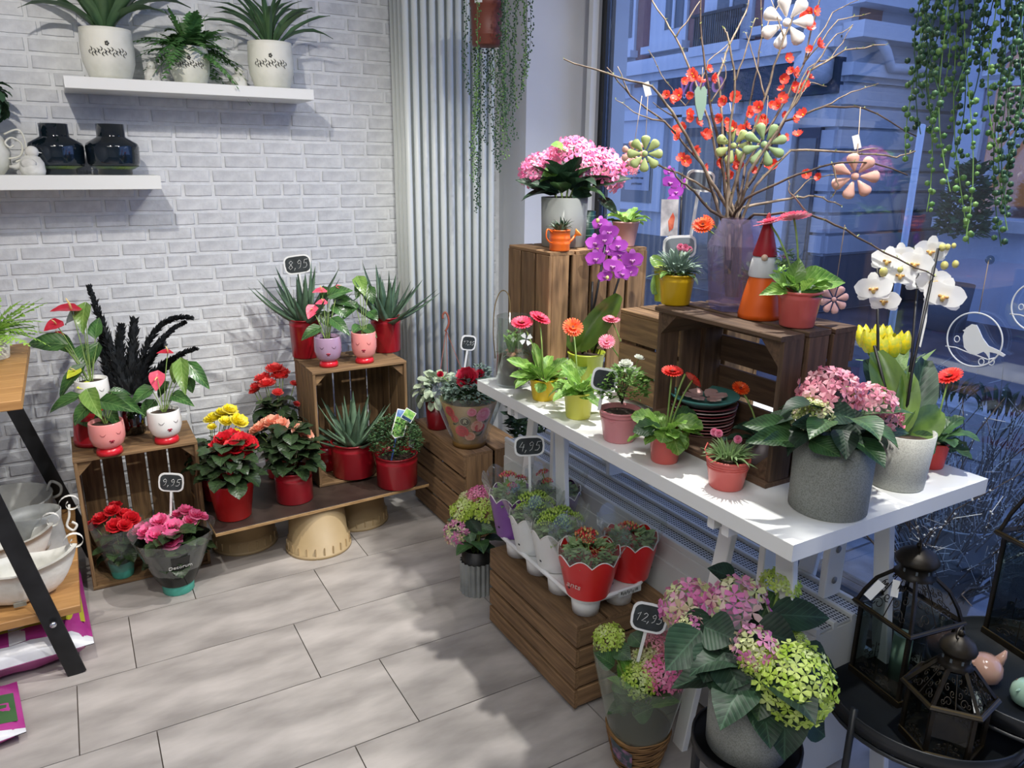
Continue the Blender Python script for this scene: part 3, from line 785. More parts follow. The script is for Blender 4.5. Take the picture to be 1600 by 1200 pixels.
fm.box((GX + .005, 2.808, 1.34), (.045, .035, 2.63)); fm.box((GX + .005, .475, 2.652), (.045, 4.7, .03)); fm.box((GX + .005, .475, .045), (.045, 4.7, .04)); fm.box((GX + .005, -1.84, 1.34), (.045, .035, 2.63))
fm.build('window_frame', M_frame, w1, smooth=False)
MB().box((GX - .045, 2.845, 1.33), (.03, .03, 2.6)).build('trim_2', M_white, smooth=False, kind='structure')

# ------------------------------------------------------------------ tall column radiator on the brick wall
M_rad = mat('radiator_enamel', 'e2e8e1', .32, 'e9eee8', 2)
RX0, RX1 = 1.240, 1.665
rad = thing('column_radiator', ((RX0 + RX1) / 2, WY - .075, .1), 'tall white column radiator standing against the brick wall', 'radiator')
ncol = 11; px_ = (RX1 - RX0) / ncol
for i in range(ncol):
    x = -(RX1 - RX0) / 2 + px_ * (i + .5)
    for j in range(4):
        y = -.066 + .042 * j
        MB().tube([(x, y, .03), (x, y, 2.2)], .0135, 12, True).build('column', M_rad, rad)
    MB().bar(.165, px_ * .86, .05, .012).build('header', M_rad, rad, frame((x, -.002, 2.2), (0, 1, 0)), smooth=False)
    MB().bar(.165, px_ * .86, .05, .012).build('header', M_rad, rad, frame((x, -.002, .03), (0, 1, 0)), smooth=False)
for s in (-1, 1):
    MB().bar(.10, .03, .03, .004).build('foot', M_rad, rad, frame((s * .18, 0, -.05), (0, 0, 1)), smooth=False)

# ------------------------------------------------------------------ floating shelves
def shelf(x0, x1, z, t, label):
    return MB().bar(x1 - x0, .235, t, .0015).build('floating_shelf', M_white, None, Matrix.Translation(((x0 + x1) / 2, 2.935 + .1165, z - t / 2)), smooth=False, label=label, cat='shelf', group='white floating wall shelves')
SH1 = 1.661; SH2 = 1.356
shelf(.055, .852, SH1, .037, 'long white floating shelf holding three white pots')
shelf(-.52, .303, SH2, .046, 'white floating shelf holding two black vases')

M_craq = mat('cracked_white_ceramic', 'e6e6da', .55, 'c4c5b6', 9, bump=.5, bscale=25, contrast=(.45, .75))
M_orn = mat('grey_relief', '4a4c48', .7)
def craq_pot(px, label, r, h):
    root = thing('potted_plant', px, label, 'potted plant')
    MB().lathe([(0, 0), (r * .68, 0), (r * .8, h * .08), (r * .97, h * .35), (r, h * .6), (r * .97, h * .9), (r * .96, h), (r * .9, h), (r * .88, h * .8), (0, h * .8)], 32).build('pot', M_craq, root)
    # grey scroll ornament around the front
    mb = MB(); d = (CAMP - V(px)); a0 = math.atan2(d.y, d.x)
    for k in range(-5, 6):
        for s in (-1, 1):
            a = a0 + k * .13; z = h * (.52 + .02 * abs(k) * 0)
            P = []
            for q in range(7):
                t = q / 6; aa = a + s * .07 * math.sin(t * 3.2); zz = z + s * h * .09 * (t - .2) + .004 * math.sin(k * 2.2)
                P.append(((r * 1.004) * math.cos(aa), (r * 1.004) * math.sin(aa), zz))
            mb.tube(P, [.0003 + .0016 * math.sin(PI * (q / 6)) for q in range(7)], 4)
    for q in range(5):
        a = a0; t = q * 1.25; mb.ball((r * 1.0 * math.cos(a + .05 * math.cos(t)), r * math.sin(a + .05 * math.cos(t)), h * .68 + .005 * math.sin(t)), .0035, n=5, k=3)
    mb.build('relief_scrolls', M_orn, root)
    MB().lathe([(r * .88, h * .9), (0, h * .91)], 16).build('soil', M_soil, root)
    return root
def off_wall(d): return V(d.x, d.y * (.25 if d.y > 0 else 1), d.z)      # leaves bend away from the wall
b1 = (0.198, 3.05, SH1); b2 = (0.451, 3.05, SH1); b3 = (0.733, 3.05, SH1)
q = craq_pot(b1, 'crackled white pot with broad leaved bromeliad on upper shelf', 0.0821, 0.1598)
for i in range(13):
    az = i * 2.39996 + .6; t = i / 13; e = .55 + .75 * t
    leaf(q, 'lance', 'bro', (.012 * math.cos(az), .012 * math.sin(az), .14), off_wall(dirv(az, e)), .33 - .05 * t, .062, (2, 1, 1)[i % 3])
for az in (3.3, 5.6): leaf(q, 'lance', 'bro', (0, 0, .14), dirv(az, .45), .27, .05, 2)
q = craq_pot(b2, 'small crackled white pot with feathery fern on upper shelf', 0.0667, 0.1244)
Rf = random.Random(4)
for i in range(80):
    az = Rf.random() * 6.28; e = Rf.uniform(-.1, 1.4)
    frond(q, (0, 0, .115), off_wall(dirv(az, e)), Rf.uniform(.11, .2), .06, 'fern', i, 12, Rf.uniform(.2, .9))
q = craq_pot(b3, 'crackled white pot with strappy red-spiked bromeliad on upper shelf', 0.0808, 0.1616)
for i in range(24):
    az = i * 2.39996 + .3; t = i / 24; e = .5 + .95 * t
    leaf(q, 'lance', 'bro', (.01 * math.cos(az), .01 * math.sin(az), .125), off_wall(dirv(az, e)), .27 - .05 * t, .022, (2, 2, 1)[i % 3])
MB().tube([(0, 0, .14), (0, 0, .22), (-.005, 0, .29)], [.004, .009, .003], 6).build('flower_spike', mat('bromeliad_red', 'c2405c', .5), q)

M_plaster = mat('weathered_plaster', 'c9c9c2', .8, 'e2e2dc', 30, bump=.7, bscale=40)
def stone_bird(loc, h, label, rz, rough=M_plaster):
    root = thing('bird_figurine', loc, label, 'figurine', rz, 'plaster bird figurines')
    mb = MB(); w = h * .36
    mb.lathe([(0, 0), (w * .95, 0), (w * 1.05, h * .12), (w, h * .38), (w * .72, h * .56), (0, h * .66)], 16, None, 0, .85)
    mb.ball((w * .15, 0, h * .72), h * .19, n=10, k=8, sq=(1.05, .95, 1)); mb.build('body', rough, root)
    MB().tube([(w * .3, 0, h * .73), (w * .92, 0, h * .69)], [h * .05, .001], 6).build('beak', rough, root)
    MB().tube([(-w * .6, 0, h * .35), (-w * 1.25, 0, h * .24), (-w * 1.8, 0, h * .26)], [h * .13, h * .09, h * .04], 6).build('tail', rough, root)
    for s in (-1, 1): MB().ball((-w * .1, s * w * .72, h * .36), h * .16, n=8, k=5, sq=(1.5, .4, 1)).build('wing', rough, root)
    MB().tube([(w * .22 * math.cos(a) + .15 * w, w * .55 * math.sin(a), h * .57) for a in [i * PI / 6 for i in range(12)]], h * .035, 5, closed=True).build('scarf', rough, root)
    return root
stone_bird((0.331, 3.08, SH1), .082, 'plaster bird figurine between bromeliad pot and fern pot', -1.9)
stone_bird((0.618, 3.08, SH1), .082, 'plaster bird figurine between fern pot and strappy bromeliad pot', -.6)
M_blackvase = mat('iridescent_black_glass', '0b0f14', .08, '10202c', 3, coat=.6)
def black_vase(x, y, r, h, label):
    root = thing('black_vase', (x, y, SH2), label, 'vase', group='black glass vases')
    MB().lathe([(0, 0), (r * .62, 0), (r * .66, h * .02), (r * .66, h * .1), (r * .93, h * .17), (r, h * .24), (r * 1.02, h * .55), (r * .98, h * .62), (r * .56, h * .74), (r * .54, h * .76), (r * .53, h), (r * .49, h), (r * .49, h * .78), (0, h * .76)], 40).build('body', M_blackvase, root)
    MB().lathe([(r * .74, h * .115), (r * .955, h * .175)], 40).build('iridescent_band', mat('iridescent_band', '16426e', .15, '6f8a3a', 7, metal=.6), root)
black_vase(0.006, 3.07, 0.0819, 0.1638, 'black glass vase beside the plaster bird')
black_vase(0.174, 3.05, 0.0823, 0.1668, 'black glass vase at the end of lower shelf')
stone_bird((-0.069, 3.0, SH2), .1, 'weathered plaster bird on the lower shelf before a black vase', -.2)
jug = thing('ivy_jug', (-0.183, 3.04, SH2), 'white stone jug with round ivy bush on the lower shelf', 'potted plant')
MB().lathe([(0, 0), (.032, 0), (.055, .03), (.06, .07), (.045, .115), (.034, .13), (.038, .145), (.03, .145), (.028, .12), (0, .11)], 24).build('jug', M_craq, jug)
MB().tube(smooth_path([(.05, -.02, .05), (.085, -.03, .06), (.095, -.03, .095), (.07, -.03, .115), (.05, -.03, .10), (.06, -.03, .085), (.072, -.03, .092)]), .0032, 6).build('scroll_handle', M_craq, jug)
MB().tube(smooth_path([(.05, -.02, .125), (.09, -.03, .14), (.105, -.03, .11), (.1, -.03, .06), (.07, -.03, .04)]), .0032, 6).build('scroll_handle', M_craq, jug)
Ri = random.Random(3)
for i in range(120):
    az = Ri.random() * 6.28; e = Ri.uniform(-.5, 1.5); d = dirv(az, e); rr = Ri.uniform(.6, 1)
    leaf(jug, 'heart', 'ivyd', (d.x * .07 * rr, d.y * .07 * rr, .235 + d.z * .085 * rr), dirv(az, e - .8), .038, .034, 1, up=d)
MB().ball((0, 0, .22), .06, n=10, k=6, sq=(1, 1, 1.3)).build('ivy_core', M_leaf['ivyd'], jug)
# ================================================================== console table at the left
M_oak = mat('honey_wood', '8f6438', .55, 'bd9058', 5, stretch=(1.0, 9, 9), bump=.2, objvar=.1, contrast=(.3, .72), bdist=.002)
con = thing('console_table', (-.62, 2.57, 0), 'wooden console table with black angled steel legs and low shelf', 'table')
def board(z, xr, t, n):
    w = .72 / n
    for i in range(n):
        plank(con, 'shelf_board', M_oak, (xr + .62 - .5, -.36 + w * (i + .5), z - t / 2), 1.0, w - .0008, t, (1, 0, 0), (0, 1, 0))
board(.818, -.157, .026, 5); board(.209, -.105, .024, 5)
def leg_bar(p, q, y):
    p, q = V(p), V(q); d = (p - q) / (p.z - q.z); lo = q - d * q.z; hi = lo + d * .79
    lo.y = hi.y = y; L_ = (hi - lo).length; dd = (hi - lo).normalized()
    return plank(con, 'leg', M_black, lo.lerp(hi, .5) - con.location, L_, .047, .008, dd, V(0, 1, 0).cross(dd))
lo_ = leg_bar((-0.251, 2.2, 0.532), (-0.139, 2.225, 0), 2.204); leg_bar((-0.22, 2.9, 0.557), (-0.133, 2.9, 0.238), 2.935)
MB().lathe([(.009, 0), (.009, .003), (.007, .006), (0, .008)], 12).build('bolt', mat('zinc_bolt', 'c8ccd0', .25, metal=1), con, zframe(V((-0.174, 2.19, 0.18)) - con.location, (0, -1, 0)))
fern = thing('potted_fern', (-0.242, 2.737, 0.818), 'light green fern in white crackled pot on the console table', 'potted plant')
pot(fern, .05, .04, .08, M_craq)
Rf = random.Random(9)
for i in range(40):
    frond(fern, (0, 0, .075), dirv(Rf.random() * 6.28, Rf.uniform(.1, 1.3)), Rf.uniform(.1, .2), .05, 'fernl', i, 11, Rf.uniform(.1, .6))
# white-washed bowls and zinc jug on the low shelf
M_wash = mat('whitewashed_clay', 'dcdcd4', .7, 'f0f0ea', 14, bump=.5, bscale=30)
M_zincw = mat('weathered_zinc', '8f9290', .6, 'b8bab6', 10, bump=.3, metal=.2)
def ribbon_curl(root, p, r, m, flip=1, ax=(1, 0, 0)):
    P = []
    for i in range(20):
        t = i / 19; a = t * 7.2; rr = r * (1 - .68 * t)
        P.append(V(p) + V(ax) * (rr * math.cos(a) * flip) + V(0, 0, 1) * (rr * math.sin(a) + r * .2))
    mb = MB()
    for i in range(19):
        d = V(0, .007, 0); mb.add([P[i] - d, P[i + 1] - d, P[i + 1] + d, P[i] + d], [(0, 1, 2, 3)]); e = V(0, 0, .0015)
    mb.build('scroll_handle', m, root)
def boat_bowl(loc, L_, w, h, label, rz=0):
    root = thing('boat_bowl', loc, label, 'bowl', rz, 'whitewashed boat bowls')
    def fn(k):
        def f(u, v):
            a = 2 * PI * v; t = u; s = math.cos(a); ss = math.sin(a)
            rx = L_ / 2 * (.35 + .65 * t ** .6) * k; ry = w / 2 * (.4 + .6 * t ** .55) * k
            return (rx * s * (abs(s) ** .15), ry * ss * (1 - .35 * abs(s)), h * (t ** 1.25) * (1 + .28 * abs(s) ** 4 * t) + (1 - k) * .04)
        return f
    mb = MB(); mb.grid(fn(1), 6, 28, wrap=True); mb.grid(fn(.93), 6, 28, wrap=True)
    n = 28; a = 6 * n; b = 7 * n + 6 * n
    mb.f += [(a + j, a + (j + 1) % n, b + (j + 1) % n, b + j) for j in range(n)]; mb.m += [0] * n
    mb.f += [tuple(range(n)), tuple(range(7 * n, 8 * n))]; mb.m += [0, 0]
    mb.build('bowl', M_wash, root)
    ribbon_curl(root, (L_ / 2 * .97, 0, h * 1.3), .03, M_wash, -1)
    MB().box((0, -w * .36, h * .12), (.03, .004, .012)).build('foot_stamp', mat('stamp_grey', '8a8a80', .8), root, smooth=False)
boat_bowl((-0.247, 2.319, 0.211), .31, .15, .105, 'whitewashed boat shaped bowl by the front edge of low shelf')
boat_bowl((-0.292, 2.517, 0.211), .28, .13, .10, 'smaller whitewashed boat bowl between front bowl and zinc jug')
zj = thing('zinc_jug', (-0.208, 2.609, 0.211), 'grey zinc jug with scrolled ribbon handle on the low shelf', 'jug')
MB().lathe([(0, 0), (.085, 0), (.082, .01), (.078, .05), (.074, .1), (.078, .135), (.076, .137), (.07, .1), (.07, .03), (0, .02)], 28, None, 0, .8).build('body', M_zincw, zj)
ribbon_curl(zj, (.105, 0, .135), .034, M_wash, -1)
MB().tube(smooth_path([(.1, 0, .14), (.095, 0, .1), (.085, 0, .07), (.1, 0, .05), (.112, 0, .066), (.1, 0, .08)]), .004, 6).build('scroll_handle', M_wash, zj)
MB().ball((.02, -.065, .05), .018, n=10, k=5, sq=(1, .3, 1)).build('rosette', M_zincw, zj)
bb_ = thing('zinc_tub', (-0.297, 2.817, 0.211), 'wide grey tub behind the zinc jug on the low shelf', 'tub')
MB().lathe([(0, 0), (.12, 0), (.14, .11), (.142, .115), (.136, .115), (.115, .02), (0, .02)], 30).build('body', M_zincw, bb_)
for s in (-1, 1): MB().tube(smooth_path([(.13 * s, 0, .09), (.16 * s, 0, .1), (.165 * s, 0, .13), (.14 * s, 0, .15), (.125 * s, 0, .12)]), .005, 6).build('handle', M_zincw, bb_)
# potting soil bags under the console
M_bagp = mat('bag_magenta', '86226a', .35, 'a83a86', 8, bump=.5, bscale=14)
M_bagy = mat('bag_lime_panel', '9a9a2c', .3, 'b4b43c', 6)
M_bags = mat('bag_silver', 'b9bcc2', .3, 'dcdee2', 9, bump=.4, bscale=20)
M_bagg = mat('bag_green_panel', '2c4a30', .3, '41663f', 6)
def bag(loc, rz, L_, D_, h, label, panel, txt):
    root = thing('potting_soil_bag', loc, label, 'soil bag', rz, 'potting soil bags')
    def f(u, v):
        x = (u - .5) * L_; y = (v - .5) * D_; e = max(0, 1 - (2 * abs(u - .5)) ** 4) ** .5 * max(0, 1 - (2 * abs(v - .5)) ** 4) ** .5
        return (x, y, h * (.5 + .5 * e) + .004 * math.sin(u * 23) * math.sin(v * 17) * e)
    def g(u, v):
        p = f(u, v); e = (p[2] - h * .5); return (p[0], p[1], max(.001, h * .5 - e))
    MB().grid(f, 16, 12).grid(g, 16, 12).build('bag_skin', M_bagp, root)
    def pan(u0, u1, v0, v1, m, nm, lift=.002):
        MB().grid(lambda u, v: tuple(V(f(u0 + (u1 - u0) * u, v0 + (v1 - v0) * v)) + V(0, 0, lift)), 8, 6).build(nm, m, root)
    pan(.06, .97, .17, .7, panel, 'printed_panel'); pan(.0, 1, .0, .07, M_bags, 'seam_strip'); pan(.5, .6, .07, .9, M_bags, 'silver_band', .003)
    me = text_mesh('bag_print', txt, .03, mat('bag_ink', '1e2014', .5))
    p = V(f(.82, .3)) + V(0, 0, .005); put(me, 'bag_print', root, Matrix.Translation(p) @ Matrix.Rotation(.0, 4, 'X'))
bag((-.30, 2.47, 0.0), 0.05, .40, .5, .13, 'magenta and lime potting soil bag lying under the low shelf', M_bagy, 'SE')
bag((-.475, 2.06, 0.0), .12, .42, .24, .055, 'flat magenta and green soil bag lying in front of the larger bag', M_bagg, 'o')

# ================================================================== left crate with anthuriums
crate((.107, 2.667 + .13, 0), (.378, .26, .475), '-y', {'-x': ('z', 3), '+x': ('z', 3), '+y': ('z', 5), '-z': ('x', 2), '+z': ('x', 3)}, M_crateb,
      'aged wooden crate stood on end under the anthurium pots', post='y', seed=2)
M_face = {'pink': mat('face_pot_pink', 'e8948f', .22, coat=.4), 'white': mat('face_pot_white', 'efeeea', .2, coat=.4), 'lilac': mat('face_pot_lilac', 'a88ba6', .22, coat=.4)}
M_foot = mat('face_pot_red_foot', 'd01c2c', .3, coat=.3); M_lip = mat('painted_lips', '9c2038', .4); M_lash = mat('painted_lashes', '4a3a38', .6)
def face_pot(root, base, r, h, fr, fh, col, turn=0):
    M = M_face[col]; base = V(base)
    lash = {'pink': mat('lash_on_pink', 'a85a58', .6), 'white': mat('lash_on_white', '7d7876', .6), 'lilac': mat('lash_on_lilac', '6e5468', .6)}[col]
    MB().lathe([(0, 0), (fr, 0), (fr * .98, fh * .5), (fr * .86, fh), (0, fh)], 32).build('foot', M_foot, root)
    P = [(0, fh), (r * .62, fh), (r * .86, fh + h * .14), (r * .99, fh + h * .4), (r, fh + h * .65), (r * .97, fh + h * .97), (r * .95, fh + h), (r * .88, fh + h), (r * .9, fh + h * .7), (0, fh + h * .7)]
    MB().lathe(P, 40).build('pot', M, root)
    MB().lathe([(r * .9, fh + h * .85), (0, fh + h * .88)], 16).build('soil', M_soil, root)
    d = CAMP - base; a0 = math.atan2(d.y, d.x) + turn
    def sp(a, z, k=1.004):
        zz = (z - fh) / h; rr = r * (.62 + (.37) * min(1, zz / .4)) if zz < .4 else r * (.99 + .01 * min(1, (zz - .4) / .25))
        return V(rr * k * math.cos(a0 + a), rr * k * math.sin(a0 + a), z)
    mb = MB()
    for s in (-1, 1):
        mb.tube([sp(s * .16 * (1 - q / 4), fh + h * (.34 + .03 * math.sin(PI * q / 4 * .9) * 1.4), 1.01) for q in range(5)], [.0006, .0022, .003, .0034, .003], 5)
        mb.tube([sp(s * .15 * (1 - q / 4), fh + h * (.325 - .035 * math.sin(PI * (.3 + .7 * q / 4))), 1.01) for q in range(5)], [.0006, .002, .0026, .003, .003], 5)
    mb.build('lips', M_lip, root)
    for s in (-1, 1):
        m2 = MB(); P = [sp(s * .45 + .17 * (q / 6 - .5) * 2, fh + h * (.66 - .07 * math.sin(PI * q / 6)), 1.003) for q in range(7)]; m2.tube(P, .0009, 4)
        for q in (1, 2, 3, 4, 5):
            a = s * .45 + .17 * (q / 6 - .5) * 2; z = fh + h * (.66 - .07 * math.sin(PI * q / 6))
            m2.tube([sp(a, z, 1.003), sp(a + s * .03, z - h * .045, 1.003)], .0006, 3)
        m2.build('eyelashes', lash, root)
fb1 = (0.028, 2.688, 0.476); fb2 = (0.205, 2.715, 0.476)
a = thing('anthurium', fb1, 'anthurium with lime flowers in pink face pot on the left crate', 'potted plant')
face_pot(a, fb1, 0.054, 0.0868, 0.0402, 0.0233, 'pink', .2)
rz1 = 0.1059
anthurium(a, fb1, [((-0.008, 2.801, 0.679), .045, (-1, -.3, .1), (-.2, -.6, .8), M_spy)],
          [((-0.043, 2.788, 0.652), (-0.131, 2.802, 0.61), .045), ((-0.008, 2.762, 0.669), (0.014, 2.658, 0.614), .06, 'antl'), ((0.028, 2.72, 0.642), (0.105, 2.634, 0.629), .06), ((0.077, 2.773, 0.634), (0.137, 2.667, 0.603), .045),
           ((-0.01, 2.727, 0.635), (-0.065, 2.717, 0.579), .055), ((0.061, 2.8, 0.652), (0.119, 2.809, 0.634), .03), ((-0.034, 2.817, 0.575), (0.016, 2.719, 0.547), .06), ((0.044, 2.758, 0.603), (0.063, 2.664, 0.572), .05)], rz1)
a = thing('anthurium', fb2, 'anthurium with pink heart flower in white face pot on the left crate', 'potted plant')
face_pot(a, fb2, 0.0541, 0.0928, 0.0398, 0.0221, 'white', .25)
anthurium(a, fb2, [((0.25, 2.821, 0.761), .05, (-1, -.2, .15), (-.1, -.2, 1), M_spr), ((0.202, 2.754, 0.694), .062, (-.25, -.3, -1), (-.3, -1, .3), M_spp)],
          [((0.283, 2.758, 0.737), (0.273, 2.674, 0.65), .055, 'antl'), ((0.309, 2.762, 0.724), (0.359, 2.718, 0.643), .05), ((0.282, 2.822, 0.713), (0.255, 2.838, 0.642), .05, 'antl'), ((0.179, 2.766, 0.653), (0.109, 2.767, 0.608), .055),
           ((0.246, 2.742, 0.627), (0.293, 2.661, 0.61), .045), ((0.304, 2.771, 0.671), (0.306, 2.754, 0.624), .04), ((0.186, 2.825, 0.59), (0.142, 2.8, 0.547), .055), ((0.238, 2.826, 0.648), (0.199, 2.854, 0.594), .045)], 0.1105)
rp = thing('red_pot', (-0.004, 2.83, 0.476), 'upturned red pot behind the pink face pot carrying a white one', 'pot')
hh = 0.112
MB().lathe([(0, hh), (.055, hh), (.06, hh - .01), (.068, .02), (.07, .02), (.07, 0), (0, 0)][::-1], 32).build('pot', M_red, rp)
fb3 = (0.005, 2.83, 0.476 + hh + .0005)
a = thing('anthurium', fb3, 'tall anthurium with red flowers in white face pot raised on red pot', 'potted plant')
face_pot(a, fb3, 0.0524, 0.0873, 0.0393, 0.0218, 'white', .1)
anthurium(a, fb3, [((-0.022, 2.956, 0.914), .085, (-1, -.25, .08), (0, -.25, 1), M_spr), ((-0.072, 2.945, 0.869), .06, (-1, -.5, -.35), (0, -.5, .8), M_spr), ((-0.036, 2.851, 0.724), .05, (-.8, -.4, -.5), (-.3, -.6, .7), M_spy), ((-0.07, 2.978, 0.827), .04, (-1, 0, 0), (0, -.4, 1), M_spr)],
          [((-0.062, 2.918, 0.805), (-0.166, 2.946, 0.815), .075), ((0.008, 2.991, 0.892), (-0.055, 3.073, 0.849), .07), ((0.021, 2.98, 0.919), (-0.001, 2.918, 0.839), .055, 'antl'), ((-0.016, 2.854, 0.731), (-0.099, 2.837, 0.642), .05),
           ((-0.003, 2.937, 0.786), (-0.002, 2.883, 0.734), .06), ((0.04, 2.947, 0.818), (0.056, 2.994, 0.876), .05), ((-0.08, 3.002, 0.808), (-0.029, 2.934, 0.767), .06), ((0.039, 2.903, 0.793), (0.006, 2.875, 0.724), .055)], .09)
# black dyed plume plant
bpl = thing('black_plume_plant', (0.117, 2.86, 0.476), 'black dyed plume plant in dark glass behind the anthuriums', 'potted plant')
M_plume = mat('black_plume', '121517', .6, '20252a', 30)
M_smoke = clear_mat('smoky_glass', '4a4f52', .12, .03)
MB().lathe([(0, 0), (.034, 0), (.036, .004), (.04, .1), (.037, .1), (.034, .006), (0, .006)], 24).build('glass', M_smoke, bpl)
MB().tube([(0, 0, .01), (0, 0, .14)], [.016, .022], 8).build('stem', M_plume, bpl)
def plume(tip, mid, w, seed):
    R = random.Random(seed); b = V(0, 0, .1); o = V(bpl.location); t_, m_ = V(tip) - o, V(mid) - o; mb = MB(); n = 30; P = []
    for i in range(n + 1):
        t = i / n; P.append(b.lerp(m_, t).lerp(m_.lerp(t_, t), t))
    mb.tube(P, [.006 * (1 - .85 * i / n) for i in range(n + 1)], 5)
    for i in range(2, n):
        d = (P[i + 1] - P[i - 1]).normalized(); k = w * 1.35 * (1 - .72 * i / n) ** .8
        for q in range(8):
            s = V(R.uniform(-1, 1), R.uniform(-1, 1), R.uniform(-1, 1)); s = (s - d * s.dot(d)).normalized()
            tip_ = P[i] + s * k * R.uniform(.45, 1) + d * k * 1.2; sd = d.cross(s) * .0055
            mb.add([P[i] - sd, P[i] + sd, P[i].lerp(tip_, .6) + sd * 1.3, tip_, P[i].lerp(tip_, .6) - sd * 1.3], [(0, 1, 2, 3, 4)])
    mb.build('plume', M_plume, bpl, smooth=False)
for tip, mid, w in (((0.043, 3.074, 0.976), (0.08, 2.984, 0.771), .03), ((0.349, 2.86, 0.868), (0.203, 2.957, 0.903), .022), ((0.328, 2.902, 0.849), (0.198, 2.924, 0.794), .022), ((0.346, 2.805, 0.77), (0.197, 2.898, 0.718), .022),
                    ((0.064, 3.053, 0.841), (0.042, 2.97, 0.661), .035), ((0.125, 2.98, 0.837), (0.084, 2.953, 0.684), .04), ((0.168, 2.985, 0.855), (0.133, 2.924, 0.684), .042), ((0.241, 2.857, 0.78), (0.173, 2.916, 0.728), .03), ((0.292, 2.845, 0.725), (0.17, 2.896, 0.663), .026), ((0.055, 2.939, 0.702), (0.092, 2.919, 0.597), .03), ((0.212, 2.897, 0.669), (0.15, 2.892, 0.619), .035)):
    plume(tip, mid, w, int(tip[0] * 1000))

# begonias in and before the left crate
M_turq = mat('turquoise_pot', '4fae9c', .5)
M_film = clear_mat('clear_sleeve_film', 'f2f5f4', .05, .12, .07, 'dfe8e6')
M_filmd = clear_mat('dark_printed_film', '3b403c', .06, .1, .35, '20261f')
def sleeve(root, rb, rt, z0, z1, m, n=28, name='clear_sleeve', wav=.06, lobes=0, lob=.0, mats=None, sx=1):
    def f(u, v):
        a = 2 * PI * v; r = rb + (rt - rb) * u ** .85; r *= 1 + wav * u * (.6 * math.sin(3 * a + 1) + .4 * math.sin(7 * a))
        return (r * math.cos(a), r * math.sin(a), z0 + (z1 - z0) * u + (lob * abs(math.sin(lobes * a / 2)) * u ** 6 if lobes else 0))
    return MB().grid(f, 8, n, wrap=True).build(name, m, root)
gb = (0.014, 2.714, 0.012)
g = thing('begonia', gb, 'red begonia in clear sleeve and turquoise pot inside the left crate', 'potted plant')
pot(g, .042, .034, .06, M_turq, soil=False)
begonia(g, gb, [((0.01, 2.766, 0.231), .022), ((0.045, 2.762, 0.21), .022), ((-0.028, 2.769, 0.21), .022), ((0.062, 2.727, 0.206), .024), ((0.011, 2.718, 0.196), .024), ((-0.052, 2.786, 0.184), .02), ((0.02, 2.819, 0.226), .02), ((0.04, 2.702, 0.199), .02)], 'bred', .06, 22, .075, .1, .055, 3)
sleeve(g, .04, .085, .03, .20, M_film)
gb2 = (0.172, 2.544, 0)
g = thing('begonia', gb2, 'pink begonia in dark printed sleeve and turquoise pot on the floor', 'potted plant')
pot(g, .052, .05, .09, M_turq, soil=False)
begonia(g, gb2, [((0.105, 2.613, 0.198), .028), ((0.144, 2.611, 0.223), .028), ((0.13, 2.563, 0.2), .03), ((0.166, 2.527, 0.191), .03), ((0.089, 2.667, 0.187), .025), ((0.183, 2.583, 0.207), .028), ((0.16, 2.641, 0.196), .025), ((0.198, 2.641, 0.226), .018), ((0.228, 2.628, 0.239), .022), ((0.254, 2.598, 0.231), .02), ((0.276, 2.595, 0.222), .016), ((0.234, 2.593, 0.216), .02)], 'bpink', .11, 30, .13, .12, .07, 4)
sl = sleeve(g, .053, .135, .035, .225, M_film)
sleeve(g, .0545, .118, .035, .185, M_filmd, name='dark_sleeve_print', wav=.04)
d_ = V(gb2) - CAMP; an = math.atan2(-d_.y, -d_.x)
def on_cone(a, z): return V(math.cos(an + a), math.sin(an + a), 0) * (.054 + .064 * ((z - .035) / .15) ** .85 + .006) + V(0, 0, z)
lab = MB(); lab.grid(lambda u, v: tuple(on_cone(-.12 + .5 * v, .1 + .075 * u)), 4, 6); lab.build('brand_label', mat('black_label', '1c1d1c', .4), g)
me = text_mesh('brand_print', 'Decorum', .019, mat('white_print', 'd8d8d4', .5))
pc = on_cone(.12, .135) + (CAMP - V(gb2)).normalized() * .004
nn = V(math.cos(an + .12), math.sin(an + .12), -.35).normalized(); rt = V(-nn.y, nn.x, 0).normalized(); up_ = nn.cross(rt)
put(me, 'brand_print', g, Matrix(((rt.x, up_.x, nn.x, pc.x), (rt.y, up_.y, nn.y, pc.y), (rt.z, up_.z, nn.z, pc.z), (0, 0, 0, 1))))
kk = V((0.172, 2.639, 0.211))
price_sign(kk - V(0, 0, .06), (-.35, -1, 0), 0.0816, 0.0684, .06 + 0.112, '9,95', 'chalk price sign reading 9,95 in the pink begonia', .12)
